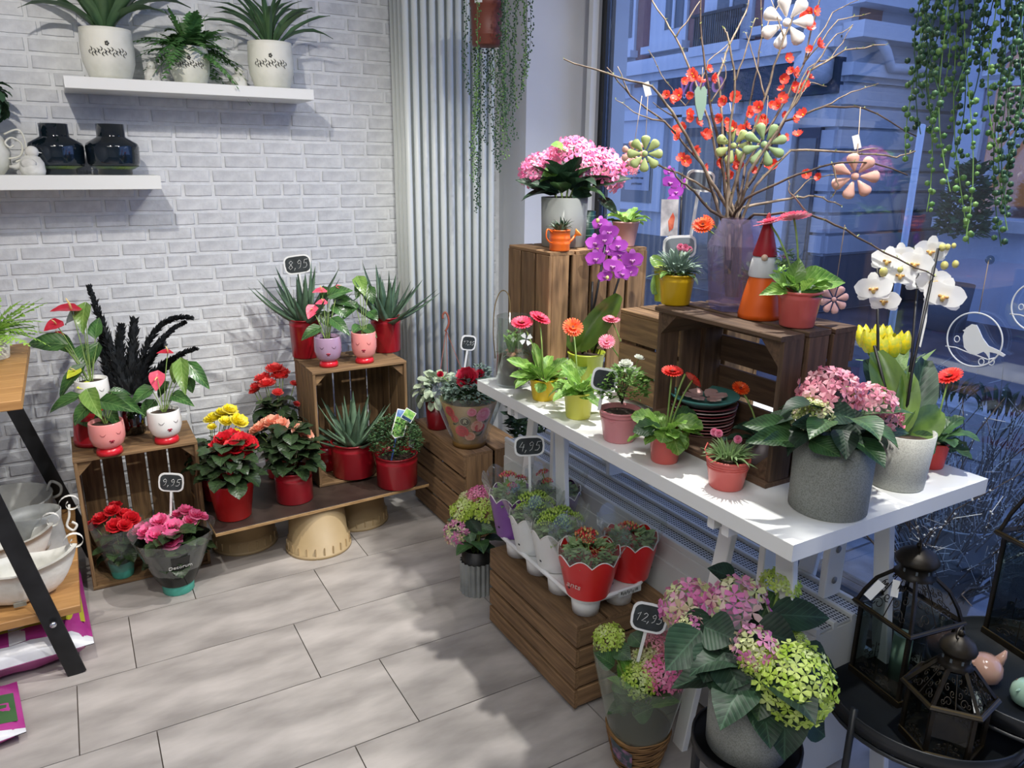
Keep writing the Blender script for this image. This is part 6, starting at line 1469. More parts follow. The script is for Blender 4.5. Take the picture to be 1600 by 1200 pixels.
LB = [
 ((1.27, 1.304, 1.377), (1.203, 1.348, 1.5), (1.15, 1.379, 1.572), (1.056, 1.417, 1.595), (0.966, 1.455, 1.622)),
 ((1.313, 1.372, 1.402), (1.256, 1.451, 1.505), (1.199, 1.516, 1.563), (1.159, 1.561, 1.628)),
 ((1.366, 1.388, 1.434), (1.356, 1.455, 1.582), (1.318, 1.505, 1.7), (1.281, 1.554, 1.782), (1.27, 1.581, 1.843)),
 ((1.336, 1.34, 1.42), (1.331, 1.386, 1.547), (1.332, 1.433, 1.69), (1.345, 1.469, 1.818)),
 ((1.309, 1.297, 1.461), (1.333, 1.314, 1.59), (1.321, 1.343, 1.691), (1.316, 1.349, 1.699)),
 ((1.413, 1.372, 1.435), (1.481, 1.403, 1.57), (1.527, 1.433, 1.706), (1.543, 1.469, 1.84)),
 ((1.354, 1.293, 1.42), (1.401, 1.289, 1.558), (1.447, 1.291, 1.682), (1.489, 1.283, 1.801)),
 ((1.405, 1.331, 1.406), (1.512, 1.338, 1.539), (1.581, 1.345, 1.643), (1.634, 1.363, 1.791), (1.656, 1.371, 1.85)),
 ((1.347, 1.264, 1.392), (1.413, 1.231, 1.516), (1.455, 1.214, 1.609), (1.524, 1.188, 1.652), (1.602, 1.147, 1.664)),
 ((1.407, 1.309, 1.377), (1.506, 1.319, 1.509), (1.605, 1.286, 1.547), (1.693, 1.246, 1.544), (1.813, 1.179, 1.48)),
 ((1.363, 1.257, 1.364), (1.434, 1.23, 1.441), (1.552, 1.16, 1.439), (1.638, 1.107, 1.43), (1.668, 1.082, 1.443)),
 ((1.309, 1.231, 1.338), (1.378, 1.182, 1.38), (1.467, 1.141, 1.414), (1.546, 1.096, 1.417), (1.607, 1.052, 1.391)),
 ((1.363, 1.289, 1.313), (1.462, 1.238, 1.336), (1.514, 1.211, 1.343), (1.562, 1.175, 1.32)),
 ((1.307, 1.198, 1.305), (1.382, 1.121, 1.312), (1.428, 1.059, 1.28), (1.495, 0.976, 1.223), (1.55, 0.921, 1.19)),
 ((1.355, 1.377, 1.346), (1.302, 1.446, 1.389), (1.251, 1.483, 1.411), (1.206, 1.514, 1.425)),
 ((1.283, 1.309, 1.307), (1.242, 1.322, 1.349), (1.208, 1.34, 1.377), (1.196, 1.355, 1.401)),
 ((1.362, 1.368, 1.477), (1.377, 1.416, 1.608), (1.418, 1.429, 1.682), (1.469, 1.436, 1.757), (1.493, 1.447, 1.831)),
]
for i, pts in enumerate(LB):
    a, b = J(i); branch([a, b] + [V(p) for p in pts], .0042 if i % 3 else .0052, .0014, M_bark if i % 2 else M_bark2)
TW_ = [(((1.318, 1.505, 1.7), (1.372, 1.497, 1.771), (1.405, 1.493, 1.815))), (((1.356, 1.455, 1.582), (1.322, 1.462, 1.544), (1.292, 1.498, 1.598), (1.265, 1.537, 1.669))), (((1.256, 1.451, 1.505), (1.206, 1.485, 1.519), (1.161, 1.523, 1.553))), (((1.199, 1.516, 1.563), (1.175, 1.54, 1.629))),
       (((1.333, 1.314, 1.59), (1.37, 1.323, 1.679), (1.389, 1.327, 1.723))), (((1.401, 1.289, 1.558), (1.391, 1.322, 1.641), (1.382, 1.346, 1.696))), (((1.455, 1.214, 1.609), (1.503, 1.208, 1.676), (1.547, 1.193, 1.706))), (((1.581, 1.345, 1.643), (1.657, 1.341, 1.761), (1.714, 1.317, 1.791))),
       (((1.581, 1.345, 1.643), (1.649, 1.314, 1.74), (1.717, 1.28, 1.758))), (((1.413, 1.231, 1.516), (1.466, 1.234, 1.618), (1.516, 1.213, 1.639), (1.564, 1.207, 1.707))), (((1.605, 1.286, 1.547), (1.662, 1.263, 1.577), (1.722, 1.236, 1.599))), (((1.552, 1.16, 1.439), (1.606, 1.132, 1.448))),
       (((1.467, 1.141, 1.414), (1.473, 1.122, 1.368), (1.454, 1.124, 1.341))), (((1.462, 1.238, 1.336), (1.506, 1.227, 1.379), (1.592, 1.183, 1.397))), (((1.382, 1.121, 1.312), (1.355, 1.15, 1.354), (1.355, 1.158, 1.378))), (((1.506, 1.319, 1.509), (1.571, 1.311, 1.597), (1.605, 1.289, 1.59))),
       (((1.331, 1.386, 1.547), (1.371, 1.382, 1.605), (1.367, 1.398, 1.647))), (((1.203, 1.348, 1.5), (1.16, 1.387, 1.54))), (((1.527, 1.433, 1.706), (1.571, 1.433, 1.781), (1.591, 1.437, 1.826))), (((1.447, 1.291, 1.682), (1.433, 1.327, 1.764))), (((1.356, 1.455, 1.582), (1.387, 1.46, 1.648), (1.435, 1.446, 1.691)))]
for pts in TW_: branch(pts, .0021, .0009, M_bark2, 'twig')
# coral blossoms along the branches
BLOSSOMS = [[1.259, 1.374, 1.603], [1.336, 1.408, 1.621], [1.342, 1.46, 1.61], [1.318, 1.374, 1.598], [1.305, 1.453, 1.596], [1.227, 1.377, 1.556], [1.251, 1.435, 1.554], [1.328, 1.454, 1.566], [1.24, 1.402, 1.547], [1.304, 1.429, 1.523], [1.243, 1.351, 1.508], [1.297, 1.391, 1.504], [1.287, 1.451, 1.485], [1.234, 1.379, 1.467], [1.304, 1.401, 1.439], [1.222, 1.357, 1.487], [1.305, 1.376, 1.472], [1.348, 1.413, 1.478], [1.336, 1.347, 1.548], [1.368, 1.399, 1.544], [1.334, 1.314, 1.553], [1.346, 1.365, 1.511], [1.393, 1.397, 1.508], [1.343, 1.323, 1.49], [1.418, 1.354, 1.496], [1.356, 1.289, 1.519], [1.386, 1.332, 1.484], [1.455, 1.361, 1.509], [1.407, 1.293, 1.511], [1.452, 1.337, 1.505], [1.447, 1.277, 1.638], [1.502, 1.31, 1.618], [1.55, 1.344, 1.622], [1.459, 1.292, 1.597], [1.504, 1.333, 1.581], [1.448, 1.255, 1.575], [1.515, 1.29, 1.581], [1.503, 1.348, 1.553], [1.448, 1.284, 1.554], [1.491, 1.328, 1.544], [1.42, 1.251, 1.517], [1.434, 1.28, 1.409], [1.47, 1.317, 1.404], [1.37, 1.277, 1.399], [1.393, 1.339, 1.409], [1.481, 1.244, 1.6], [1.526, 1.286, 1.59], [1.603, 1.359, 1.759], [1.54, 1.295, 1.746], [1.584, 1.335, 1.726], [1.495, 1.27, 1.703], [1.539, 1.329, 1.739], [1.591, 1.337, 1.674], [1.537, 1.272, 1.673], [1.526, 1.256, 1.39], [1.474, 1.175, 1.384], [1.364, 1.323, 1.42], [1.385, 1.359, 1.384], [1.276, 1.333, 1.402], [1.283, 1.406, 1.416], [1.214, 1.339, 1.421], [1.469, 1.28, 1.471], [1.49, 1.33, 1.477], [1.47, 1.244, 1.474], [1.429, 1.36, 1.533], [1.378, 1.281, 1.533], [1.325, 1.344, 1.412], [1.493, 1.351, 1.546], [1.487, 1.249, 1.519], [1.518, 1.302, 1.516], [1.203, 1.392, 1.558], [1.314, 1.411, 1.593]]
for i, p in enumerate(BLOSSOMS):
    n_ = V(math.sin(i * 2.4), math.cos(i * 2.4) - .5, .35 + .3 * math.sin(i * 1.7)) + (CAMP - V(p)).normalized() * .8
    s_ = (.0125, .010, .0145)[i % 3]
    o = put(blossom_mesh('quince'), 'blossom', br, zframe(V(p) - BO, n_, i) @ scl(s_))
    put(centre_mesh(M_yel, .3, .12), 'stamens', o)
# small green leaf buds along the twigs
bm = MB(); Rb = random.Random(5)
for Q in branch_pts:
    for q in Q[6:]:
        for _ in range(2 if Rb.random() < .6 else 0):
            d = V(Rb.uniform(-1, 1), Rb.uniform(-1, 1), Rb.uniform(-.3, 1)).normalized(); s = Rb.uniform(.004, .009)
            F = frame(q - BO, d); bm.add([(0, 0, 0), (s * .5, s * .22, .001), (s, 0, 0), (s * .5, -s * .22, .001)], [(0, 1, 2), (0, 2, 3)], F)
bm.build('leaf_buds', mat('leaf_bud', '93a850', .6, 'c3c98a', 60, trans=.2), br, smooth=False, kind='stuff')

# ---- wooden flower ornaments hung in the branches
def wooden_flower(c, r, n, m, label, cord_top, tag_at=None, face_n=None, spin=0, fat=.27):
    root = thing('wooden_flower_ornament', c, label, 'ornament', group='wooden flowers hung in the branches')
    F = zframe((0, 0, 0), face_n or (CAMP - V(c)), spin); c = V(c)
    for k in range(n):
        a = 2 * PI * k / n; mb = MB()
        prof = [(0, .2), (.05, .24), (.10 * fat / .2, .45), (.19 * fat / .2, .72), (.19 * fat / .2, .86), (.12 * fat / .2, .96), (0, 1)]
        mb.lathe([(q * r, t * r) for q, t in prof], 8, F @ Matrix.Rotation(a, 4, 'Z') @ Matrix.Rotation(PI / 2, 4, 'Y') @ scl(.55, 1, 1))
        mb.build('petal', m, root)
    MB().ball((0, 0, 0), r * .17, F, n=10, k=6, sq=(1, 1, .7)).build('heart', m, root)
    if cord_top:
        e = V(cord_top) - c
        MB().tube([V(0, 0, r * .6), e], .0009, 4).build('cord', mat('jute_cord', 'a8937a', .8), root)
    if tag_at:
        p = V(tag_at) - c; MB().box((0, 0, 0), (.0145, .03, .0006), zframe(p, CAMP - V(tag_at), .3)).build('paper_tag', M_whitepl, root, smooth=False)
M_wg = mat('sage_wood', '9fae6a', .6, 'b2bf7e', 20); M_wg2 = mat('mint_wood', '86a06a', .6, '9db483', 20); M_ww = mat('white_wood', 'd6cfc8', .6, 'e4ded8', 20); M_wp = mat('blush_wood', 'd09a8a', .6, 'dcae9e', 20); M_wdg = mat('grey_green_wood', '6f8a78', .6)
wooden_flower((1.15, 1.392, 1.431), 0.04, 8, M_wg, 'sage green wooden flower hanging beside the pink hydrangea', (1.173, 1.421, 1.559), (1.173, 1.425, 1.571))
wooden_flower((1.174, 1.462, 1.432), 0.0297, 7, M_wp, 'blush wooden flower hanging half behind the sage green one', (1.209, 1.486, 1.562))
wooden_flower((1.348, 1.319, 1.451), 0.0415, 7, M_wg, 'sage green wooden flower hanging among coral blossoms', (1.354, 1.348, 1.546))
wooden_flower((1.385, 1.262, 1.453), 0.0489, 8, M_wg2, 'mint green wooden flower hanging over the lilac vase', (1.407, 1.285, 1.559), None, None, .3, .22)
wooden_flower((1.457, 1.297, 1.716), 0.0564, 7, M_ww, 'white wooden flower hanging high in the branches', (1.486, 1.305, 1.792))
wooden_flower((1.525, 1.122, 1.387), 0.0504, 7, M_wp, 'blush wooden flower with white tag hanging over the street view', (1.63, 1.209, 1.54), (1.557, 1.153, 1.461))
wooden_flower((1.622, 1.207, 1.092), 0.0371, 8, mat('dusty_pink_wood', 'b58c8a', .6), 'dusty pink wooden flower hanging low behind the dark crate', (1.474, 1.094, 1.285), None, V(-.5, -1, 0), .2)
hrt = thing('grey_leaf_ornament', (1.268, 1.353, 1.556), 'grey green wooden leaf ornament hanging in the branches', 'ornament')
MB().prism([(-.014, .01), (-.008, .022), (0, .018), (.008, .022), (.014, .012), (.012, -.02), (.002, -.055), (-.004, -.055), (-.012, -.02)], .005).build('leaf_shape', M_wdg, hrt, frame((0, 0, 0), _r, -_f), smooth=False)
MB().tube([(0, 0, .015), (0, 0, .06)], .0009, 4).build('cord', MATS['jute_cord'], hrt)
# ================================================================== floor display before the table
crate((1.154, 1.6155, 0), (.30, .473, .262), '', {'-x': ('y', 4), '+x': ('y', 4), '-y': ('x', 4), '+y': ('x', 4), '+z': ('y', 3)}, M_crate,
      'upturned wooden crate on the floor under the white plant tray', post='z', seed=31, gap=.009)
# white tray with cup feet
TX0, TX1, TY0, TY1, TRZ = 1.014, 1.232, 1.375, 1.842, .333
tr = thing('plant_tray', ((TX0 + TX1) / 2, (TY0 + TY1) / 2, .2635), 'white plastic tray with cup feet on the upturned crate', 'tray')
tw, tl = TX1 - TX0, TY1 - TY0
def rrect(w, l, r, n=5):
    P = []
    for cx, cy, a0 in ((w / 2 - r, l / 2 - r, 0), (-w / 2 + r, l / 2 - r, PI / 2), (-w / 2 + r, -l / 2 + r, PI), (w / 2 - r, -l / 2 + r, 1.5 * PI)):
        P += [(cx + r * math.cos(a0 + PI / 2 * i / n), cy + r * math.sin(a0 + PI / 2 * i / n)) for i in range(n + 1)]
    return P
MB().prism(rrect(tw, tl, .05), .008).build('tray_plate', M_whitepl, tr, Matrix.Translation((0, 0, .060)), smooth=False)
rp = [(x, y, .066) for x, y in rrect(tw, tl, .05)]
MB().tube(rp, .0065, 6, closed=True).build('rolled_rim', M_whitepl, tr)
TC = []
for i in range(4):
    for j in range(2):
        x = -tw / 2 + tw * (j + .5) / 2; y = -tl / 2 + tl * (i + .5) / 4; TC.append((x, y))
        MB().lathe([(0, 0), (.036, 0), (.042, .056), (.04, .057)], 20).build('cup_foot', M_whitepl, tr, Matrix.Translation((x, y, .0)))
lblp = V((1.174, 1.381, 0.33)) 
MB().box((0, 0, 0), (.075, .001, .016)).build('barcode_label', mat('label_white', 'c9ccc8', .5), tr, Matrix.Translation((tw * .18, -tl / 2 - .0075, .062)), smooth=False)
mb = MB(); Rb = random.Random(2)
for k in range(14): mb.box((-.03 + .0042 * k + Rb.uniform(-.001, .001), 0, Rb.uniform(-.003, .003)), (.0022 * Rb.uniform(.4, 1), .0006, .008))
mb.build('barcode_bars', mat('print_black', '202020', .5), tr, Matrix.Translation((tw * .18, -tl / 2 - .0085, .062)), smooth=False)
# kalanchoes in scalloped sleeves
M_slv = {'purple': mat('purple_sleeve', '6a3a86', .4, '8450a0', 5), 'white': mat('white_sleeve', 'd3d6d4', .4, 'e4e6e4', 5), 'red': mat('red_sleeve', 'c41c22', .35, 'e02a28', 4, coat=.2), 'dpurple': mat('deep_purple_sleeve', '4a2a5a', .4, '5c3a6c', 5)}
M_trim = mat('sleeve_lace_edge', 'e6e2de', .5)
def kalanchoe(loc, rb, rt, h, col, clusters, c, label, bud_r=.022, txt=None, spin=0):
    root = thing('kalanchoe', loc, label, 'potted plant', group='kalanchoes in the white tray')
    loc = V(loc); lob = .018; nl = 9; n = 54
    def f(u, v, k=1.0, zz=0):
        a = 2 * PI * v + spin; r = rb + (rt - rb) * u; r *= 1 + .035 * u * math.sin(4 * a + 1)
        return (r * k * math.cos(a), r * k * math.sin(a), h * u + lob * abs(math.sin(nl * a / 2)) * u ** 8)
    MB().grid(lambda u, v: f(u, v), 8, n, wrap=True).build('printed_sleeve', M_slv[col], root)
    MB().tube([f(1, i / 108, 1.004) for i in range(108)], .0016, 4, closed=True).build('lace_edge', M_trim, root)
    def g_(u, v):
        a = 2 * PI * v + spin; p = f(1, v); e = .055 * u; s = 1 + .32 * u * (1 + .08 * math.sin(3 * a)); return (p[0] * s, p[1] * s, p[2] + e)
    MB().grid(g_, 3, n, wrap=True).build('clear_sleeve', M_film, root)
    for a in (.4, 2.6):
        an_ = math.atan2(-loc.y, -loc.x) + a - 1.2; rr = rb + (rt - rb) * .3
        MB().lathe([(.0035, 0), (.0035, .001), (0, .0012)], 8).build('vent_hole', M_blackstick, root, zframe((rr * 1.01 * math.cos(an_), rr * 1.01 * math.sin(an_), h * .3), (math.cos(an_), math.sin(an_), -.3)))
    small_foliage(root, 'kal', (0, 0, h * .97), (rt * .72, rt * .72, .03), 260, .024, int(loc.x * 999), False, .6)
    for i, p in enumerate(clusters):
        q = V(p[0]) - loc; put(cluster_mesh(c, i % 3), 'flower_cluster', root, zframe(q, V(q.x * 2, q.y * 2, .2)) @ scl(p[1]))
        MB().tube([(q.x * .3, q.y * .3, h * .5), q], .0018, 5).build('stem', M_stem, root)
    if txt:
        an_ = math.atan2(-loc.y, -loc.x) + txt[1]; rr = rb + (rt - rb) * .45
        n_ = V(math.cos(an_), math.sin(an_), -(rt - rb) / h).normalized(); r_2 = V(-n_.y, n_.x, 0).normalized(); u_2 = n_.cross(r_2); p = V(rr * math.cos(an_), rr * math.sin(an_), h * .45) + n_ * .003
        put(text_mesh('script_print', txt[0], .026, mat('sleeve_script', 'd6b8b0', .5), shear=.35), 'script_print', root, Matrix(((r_2.x, u_2.x, n_.x, p.x), (r_2.y, u_2.y, n_.y, p.y), (r_2.z, u_2.z, n_.z, p.z), (0, 0, 0, 1))))
    return root
kalanchoe((1.064, 1.422, 0.33), 0.0574, 0.0827, 0.1046, 'red', [((1.08, 1.459, 0.469), .032), ((1.073, 1.479, 0.443), .022), ((1.1, 1.402, 0.442), .02), ((1.057, 1.416, 0.48), .02), ((1.067, 1.399, 0.445), .016)], 'kred', 'red flowering kalanchoe in lettered red sleeve at the tray corner', txt=('ants', -.55))
kalanchoe((1.213, 1.435, 0.33), 0.0527, 0.0738, 0.1019, 'red', [((1.216, 1.453, 0.46), .028), ((1.202, 1.48, 0.444), .016), ((1.175, 1.494, 0.44), .016), ((1.253, 1.446, 0.431), .014)], 'kred', 'red flowering kalanchoe in plain red sleeve beside the lettered one')
kalanchoe((1.063, 1.574, 0.33), 0.0502, 0.0717, 0.104, 'white', [((1.063, 1.597, 0.469), .034), ((1.111, 1.614, 0.462), .032), ((1.13, 1.577, 0.454), .026), ((1.034, 1.587, 0.463), .024), ((1.071, 1.566, 0.463), .028)], 'kgreen', 'lime budded kalanchoe in white sleeve next to the red sleeves')
kalanchoe((1.058, 1.686, 0.33), 0.0486, 0.0711, 0.101, 'white', [((1.059, 1.71, 0.475), .034), ((1.104, 1.729, 0.465), .03), ((1.111, 1.698, 0.459), .026), ((1.035, 1.706, 0.457), .022), ((1.063, 1.681, 0.466), .026)], 'kgreen', 'lime budded kalanchoe in white sleeve next to the purple sleeve')
kalanchoe((1.052, 1.799, 0.33), 0.0467, 0.0701, 0.1207, 'purple', [((1.054, 1.832, 0.502), .026), ((1.108, 1.84, 0.479), .02), ((1.057, 1.809, 0.476), .018), ((1.032, 1.805, 0.458), .016)], 'kpink', 'pink flowering kalanchoe in violet sleeve at the tray end')
kalanchoe((1.216, 1.807, 0.33), 0.0525, 0.0767, 0.0929, 'dpurple', [((1.19, 1.848, 0.477), .022), ((1.248, 1.855, 0.457), .018), ((1.195, 1.826, 0.458), .018)], 'kpink', 'pink flowering kalanchoe in deep purple sleeve by the heater')
price_sign(V((1.073, 1.73, 0.488)) - V(0, 0, .05), (-.45, -1, 0), 0.0879, 0.0617, .05 + 0.111, '4,95', 'chalk price sign reading 4,95 above the kalanchoe tray', -.03)
# small hydrangea in a fluted zinc pot beside the crate
M_flute = mat('fluted_zinc', '8c918f', .45, 'a8acaa', 10, metal=.4)
xb = (1.059, 2.046, 0)
g = thing('hydrangea', xb, 'small mixed hydrangea in fluted zinc pot on the floor', 'potted plant')
r_ = 0.055; h_ = 0.1189; nf = 40
def flute(u, v):
    a = 2 * PI * v; r = r_ * (1 + .05 * math.cos(a * 20)); return (r * math.cos(a), r * math.sin(a), h_ * u)
MB().grid(flute, 2, 120, wrap=True).lathe([(0, .001), (r_, .001)], 24).build('pot', M_flute, g, smooth=False)
MB().lathe([(0, .02), (r_ * .82, .02), (r_ * .95, h_ + .045), (r_ * .9, h_ + .045), (r_ * .8, h_ * .8), (0, h_ * .8)], 28).build('inner_pot', mat('black_plastic', '1b1c1b', .5), g)
hydrangea(g, xb, [((1.043, 2.112, 0.275), 0.0462, 'green'), ((1.097, 2.061, 0.288), 0.0462, 'green'), ((1.111, 2.12, 0.311), 0.0418, 'pink'), ((1.001, 2.081, 0.219), 0.044, 'mixed'), ((1.086, 2.164, 0.289), 0.0308, 'cream')], h_ + .04, ('hyd', 'hydd'),
          [((1.045, 2.063, 0.241), (1.102, 2.002, 0.23), .06, 'hyd'), ((1.043, 2.083, 0.261), (1.059, 2.013, 0.224), .05, 'hydd'), ((1.058, 2.09, 0.237), (0.985, 2.113, 0.252), .05, 'hyd'), ((1.03, 2.058, 0.235), (1.025, 2.012, 0.198), .05, 'hyd')], 10, .09, .06, 5, .025, (-.2, .6))
# hydrangea in a wicker-printed sleeve
M_wick = mat('wicker', '6a4a2a', .7, '9a7444', 14, bump=.4)
xb2 = (1.045, 1.167, 0)
g = thing('hydrangea', xb2, 'hydrangea in clear sleeve with wicker wrapped foot on the floor', 'potted plant')
rb_, rt_2, zs = 0.0505, 0.1136, 0.292
def srad(z): return rb_ + (rt_2 - rb_) * (z / zs) ** .9
MB().lathe([(0, 0), (rb_ * .94, 0), (srad(.02), .02), (srad(.06), .06), (srad(.105), .105), (srad(.105) - .004, .105), (0, .09)], 28).build('pot', mat('dark_liner', '3a2c1e', .8), g)
mb = MB(); Rw = random.Random(6)
for k in range(26):
    z = .003 + .104 * k / 26
    mb.tube([((srad(z) + .0025 + .0014 * math.sin(a * 5 + k * 2.1)) * math.cos(a), (srad(z) + .0025 + .0014 * math.sin(a * 5 + k * 2.1)) * math.sin(a), z + .003 * math.sin(a * 3 + k)) for a in [2 * PI * i / 40 for i in range(40)]], .0024, 4, closed=True)
mb.build('wicker_wrap', M_wick, g, kind='stuff')
MB().grid(lambda u, v: tuple(V(math.cos(2 * PI * v), math.sin(2 * PI * v), 0) * (srad(.1 + (zs - .1) * u) * (1 + .05 * u * math.sin(6 * PI * v))) + V(0, 0, .1 + (zs - .1) * u + .02 * u ** 4 * math.sin(4 * PI * v + 2))), 8, 36, wrap=True).build('clear_sleeve', clear_mat('milky_sleeve_film', 'e8efe4', .035, .12, .12, 'c9d2c0'), g)
d_ = CAMP - V(xb2); an = math.atan2(d_.y, d_.x) - .5
MB().grid(lambda u, v: ((srad(.05 + .055 * u) + .009) * math.cos(an + .75 * (v - .5)), (srad(.05 + .055 * u) + .009) * math.sin(an + .75 * (v - .5)), .05 + .055 * u - .02 * v), 4, 8).build('butterfly_print', mat('butterfly_print', '3a4a50', .5, '9a6a8a', 60, contrast=(.45, .65)), g)
hydrangea(g, xb2, [((1.013, 1.263, 0.301), 0.0379, 'green', 80), ((1.144, 1.224, 0.27), 0.0379, 'salmon', 70), ((1.08, 1.193, 0.247), 0.041, 'cream', 70), ((1.093, 1.148, 0.242), 0.0505, 'pink', 80), ((1.038, 1.165, 0.234), 0.041, 'green', 70)], .14, ('hyd', 'hyd', 'hydl'),
          [((1.018, 1.242, 0.284), (1.03, 1.195, 0.274), .05, 'hyd'), ((1.073, 1.251, 0.297), (1.084, 1.214, 0.279), .05, 'hyd'), ((1.013, 1.191, 0.194), (1.042, 1.145, 0.217), .06, 'hyd'), ((1.026, 1.178, 0.143), (0.982, 1.189, 0.207), .06, 'hyd'), ((1.025, 1.164, 0.135), (1.056, 1.134, 0.171), .05, 'hyd'), ((1.006, 1.224, 0.246), (0.97, 1.255, 0.275), .05, 'hyd'), ((1.009, 1.213, 0.217), (1.008, 1.162, 0.207), .06, 'hyd')], 12, .085, .055, 7, .02, (.3, 1.2))
price_sign(V((1.046, 1.186, 0.31)) - V(0, 0, .04), (-.62, -.8, 0), 0.085, 0.0699, .04 + 0.046, '12,95', 'chalk price sign reading 12,95 in the wicker wrapped hydrangea', .16, .25)
# black round stand with the large hydrangea
SZ = .30
wb5 = (1.041, 0.844, 0.3)
st = thing('plant_stand', (wb5[0], wb5[1], 0), 'low black round plant stand under the large hydrangea', 'plant stand')
rs = 0.1074
MB().lathe([(0, SZ - .012), (rs * .97, SZ - .012), (rs, SZ - .008), (rs, SZ + .012), (rs * .97, SZ + .014), (rs * .95, SZ + .01), (rs * .93, SZ), (0, SZ)], 48).build('tray', M_black, st)
for k in range(4):
    a = k * PI / 2 + .5; plank(st, 'leg', M_black, (rs * .9 * math.cos(a), rs * .9 * math.sin(a), (SZ - .012) / 2), SZ - .012, .018, .012, (0, 0, 1), (1, 0, 0))
MB().tube([(rs * .88 * math.cos(2 * PI * i / 32), rs * .88 * math.sin(2 * PI * i / 32), .06) for i in range(32)], .005, 6, closed=True).build('stretcher_ring', M_black, st)
g = thing('hydrangea', (wb5[0], wb5[1], SZ + .0005), 'large pink and lime hydrangea in speckled grey pot on black stand', 'potted plant')
wbb = (wb5[0], wb5[1], SZ)
pot(g, 0.0819, 0.0793, 0.1432, M_spk, n=44)
hydrangea(g, wbb, [((1.039, 1.037, 0.512), 0.0576, 'mixed', 50), ((1.085, 0.942, 0.559), 0.0576, 'mixed', 46), ((1.188, 0.923, 0.574), 0.0396, 'green', 100), ((1.01, 0.823, 0.544), 0.0384, 'mixed', 36), ((1.002, 0.811, 0.529), 0.0307, 'green', 60), ((1.172, 0.855, 0.489), 0.0205, 'green'), ((1.048, 0.751, 0.502), 0.0691, 'green', 130), ((0.983, 0.973, 0.511), 0.0281, 'mixed', 26)], 0.1407, ('hydd', 'hydd', 'hyd'),
          [((0.972, 0.926, 0.532), (0.875, 0.909, 0.491), .09, 'hydd'), ((0.972, 0.918, 0.544), (0.995, 0.857, 0.545), .085, 'hydd'), ((1.038, 0.957, 0.522), (0.951, 0.962, 0.496), .07, 'hydd'), ((1.065, 0.873, 0.533), (1.117, 0.815, 0.522), .09, 'hydd'), ((1.127, 0.897, 0.535), (1.233, 0.834, 0.53), .07, 'hydd'), ((1.138, 0.915, 0.537), (1.173, 0.858, 0.499), .08, 'hydd'),
           ((0.971, 0.863, 0.522), (0.956, 0.794, 0.469), .085, 'hydd'), ((0.955, 0.884, 0.485), (0.977, 0.802, 0.496), .09, 'hydd'), ((1.018, 0.8, 0.489), (0.969, 0.765, 0.442), .075, 'hyd'), ((1.038, 0.77, 0.467), (0.994, 0.718, 0.382), .085, 'hydd'), ((1.169, 0.856, 0.449), (1.242, 0.8, 0.408), .07, 'hydd'), ((1.159, 0.836, 0.48), (1.2, 0.8, 0.444), .07, 'hydd'),
           ((1.096, 0.763, 0.442), (1.141, 0.732, 0.425), .05, 'hydd'), ((0.975, 0.884, 0.521), (0.913, 0.85, 0.489), .08, 'hydd'), ((1.137, 0.997, 0.561), (1.077, 1.018, 0.593), .05, 'hydd'), ((1.174, 0.925, 0.557), (1.115, 0.902, 0.529), .07, 'hyd'), ((1.066, 0.75, 0.421), (1.118, 0.727, 0.372), .06, 'hydd')], 12, .12, .085, 8, .05, (-.5, .2))

# ================================================================== black tray tables with lanterns at the right
M_blk = mat('matt_black_steel', '15181b', .4, '1e2226', 5)
def tray_table(loc, r, z, label, a0=.9):
    root = thing('tray_table', loc, label, 'side table', group='black round tray tables')
    MB().lathe([(0, z - .004), (r, z - .004), (r * 1.005, z + .028), (r * .995, z + .03), (r * .985, z + .028), (r * .98, z), (0, z)], 56).build('tray', M_blk, root)
    for k in range(3):
        a = k * 2 * PI / 3 + a0
        MB().tube([(r * 1.0 * math.cos(a), r * 1.0 * math.sin(a), z + .045), (r * 1.0 * math.cos(a), r * 1.0 * math.sin(a), .0)], .0075, 8).build('leg', M_blk, root)
    MB().tube([(r * .99 * math.cos(2 * PI * i / 40), r * .99 * math.sin(2 * PI * i / 40), z - .012) for i in range(40)], .005, 6, closed=True).build('foot_ring', M_blk, root)
    return root
tray_table((1.457, 0.74, 0), .195, .30, 'black round tray table carrying the two filigree lanterns')
tray_table((1.648, 0.628, 0), .20, .36, 'higher black round tray table carrying the ceramic birds', 1.563)
M_iron = mat('antique_black_iron', '17140f', .45, '2b2418', 30, metal=.4); M_brass = mat('rubbed_brass_edge', '4c4026', .4, metal=.6); M_lglass = clear_mat('lantern_glass', 'b4bebc', .03, .03)
M_candle = mat('sage_candle', '7d9a86', .6, '8aa894', 4, trans=.1)
def scroll(mb, M, w, h):
    """filigree panel drawn with curling wires, in a w by h trapezoid of the xz plane"""
    for s in (-1, 1):
        for cx, cz, r0, a0, tw in ((.22, .22, .17, 0, 1), (.3, .55, .13, 2, -1), (.12, .42, .12, 4, 1), (.12, .75, .1, 1, -1), (.36, .2, .1, 3, 1)):
            P = []
            for i in range(12):
                t = i / 11; a = a0 + tw * t * 7; r = r0 * (1 - .75 * t); k = 1 - .45 * cz
                P.append((s * (cx * k * w + r * w * .7 * math.cos(a) * k), 0, cz * h + r * h * .8 * math.sin(a)))
            mb.tube(P, .0011, 4, False, M)
    mb.tube([(0, 0, .02 * h), (0, 0, .9 * h)], .0013, 4, False, M)
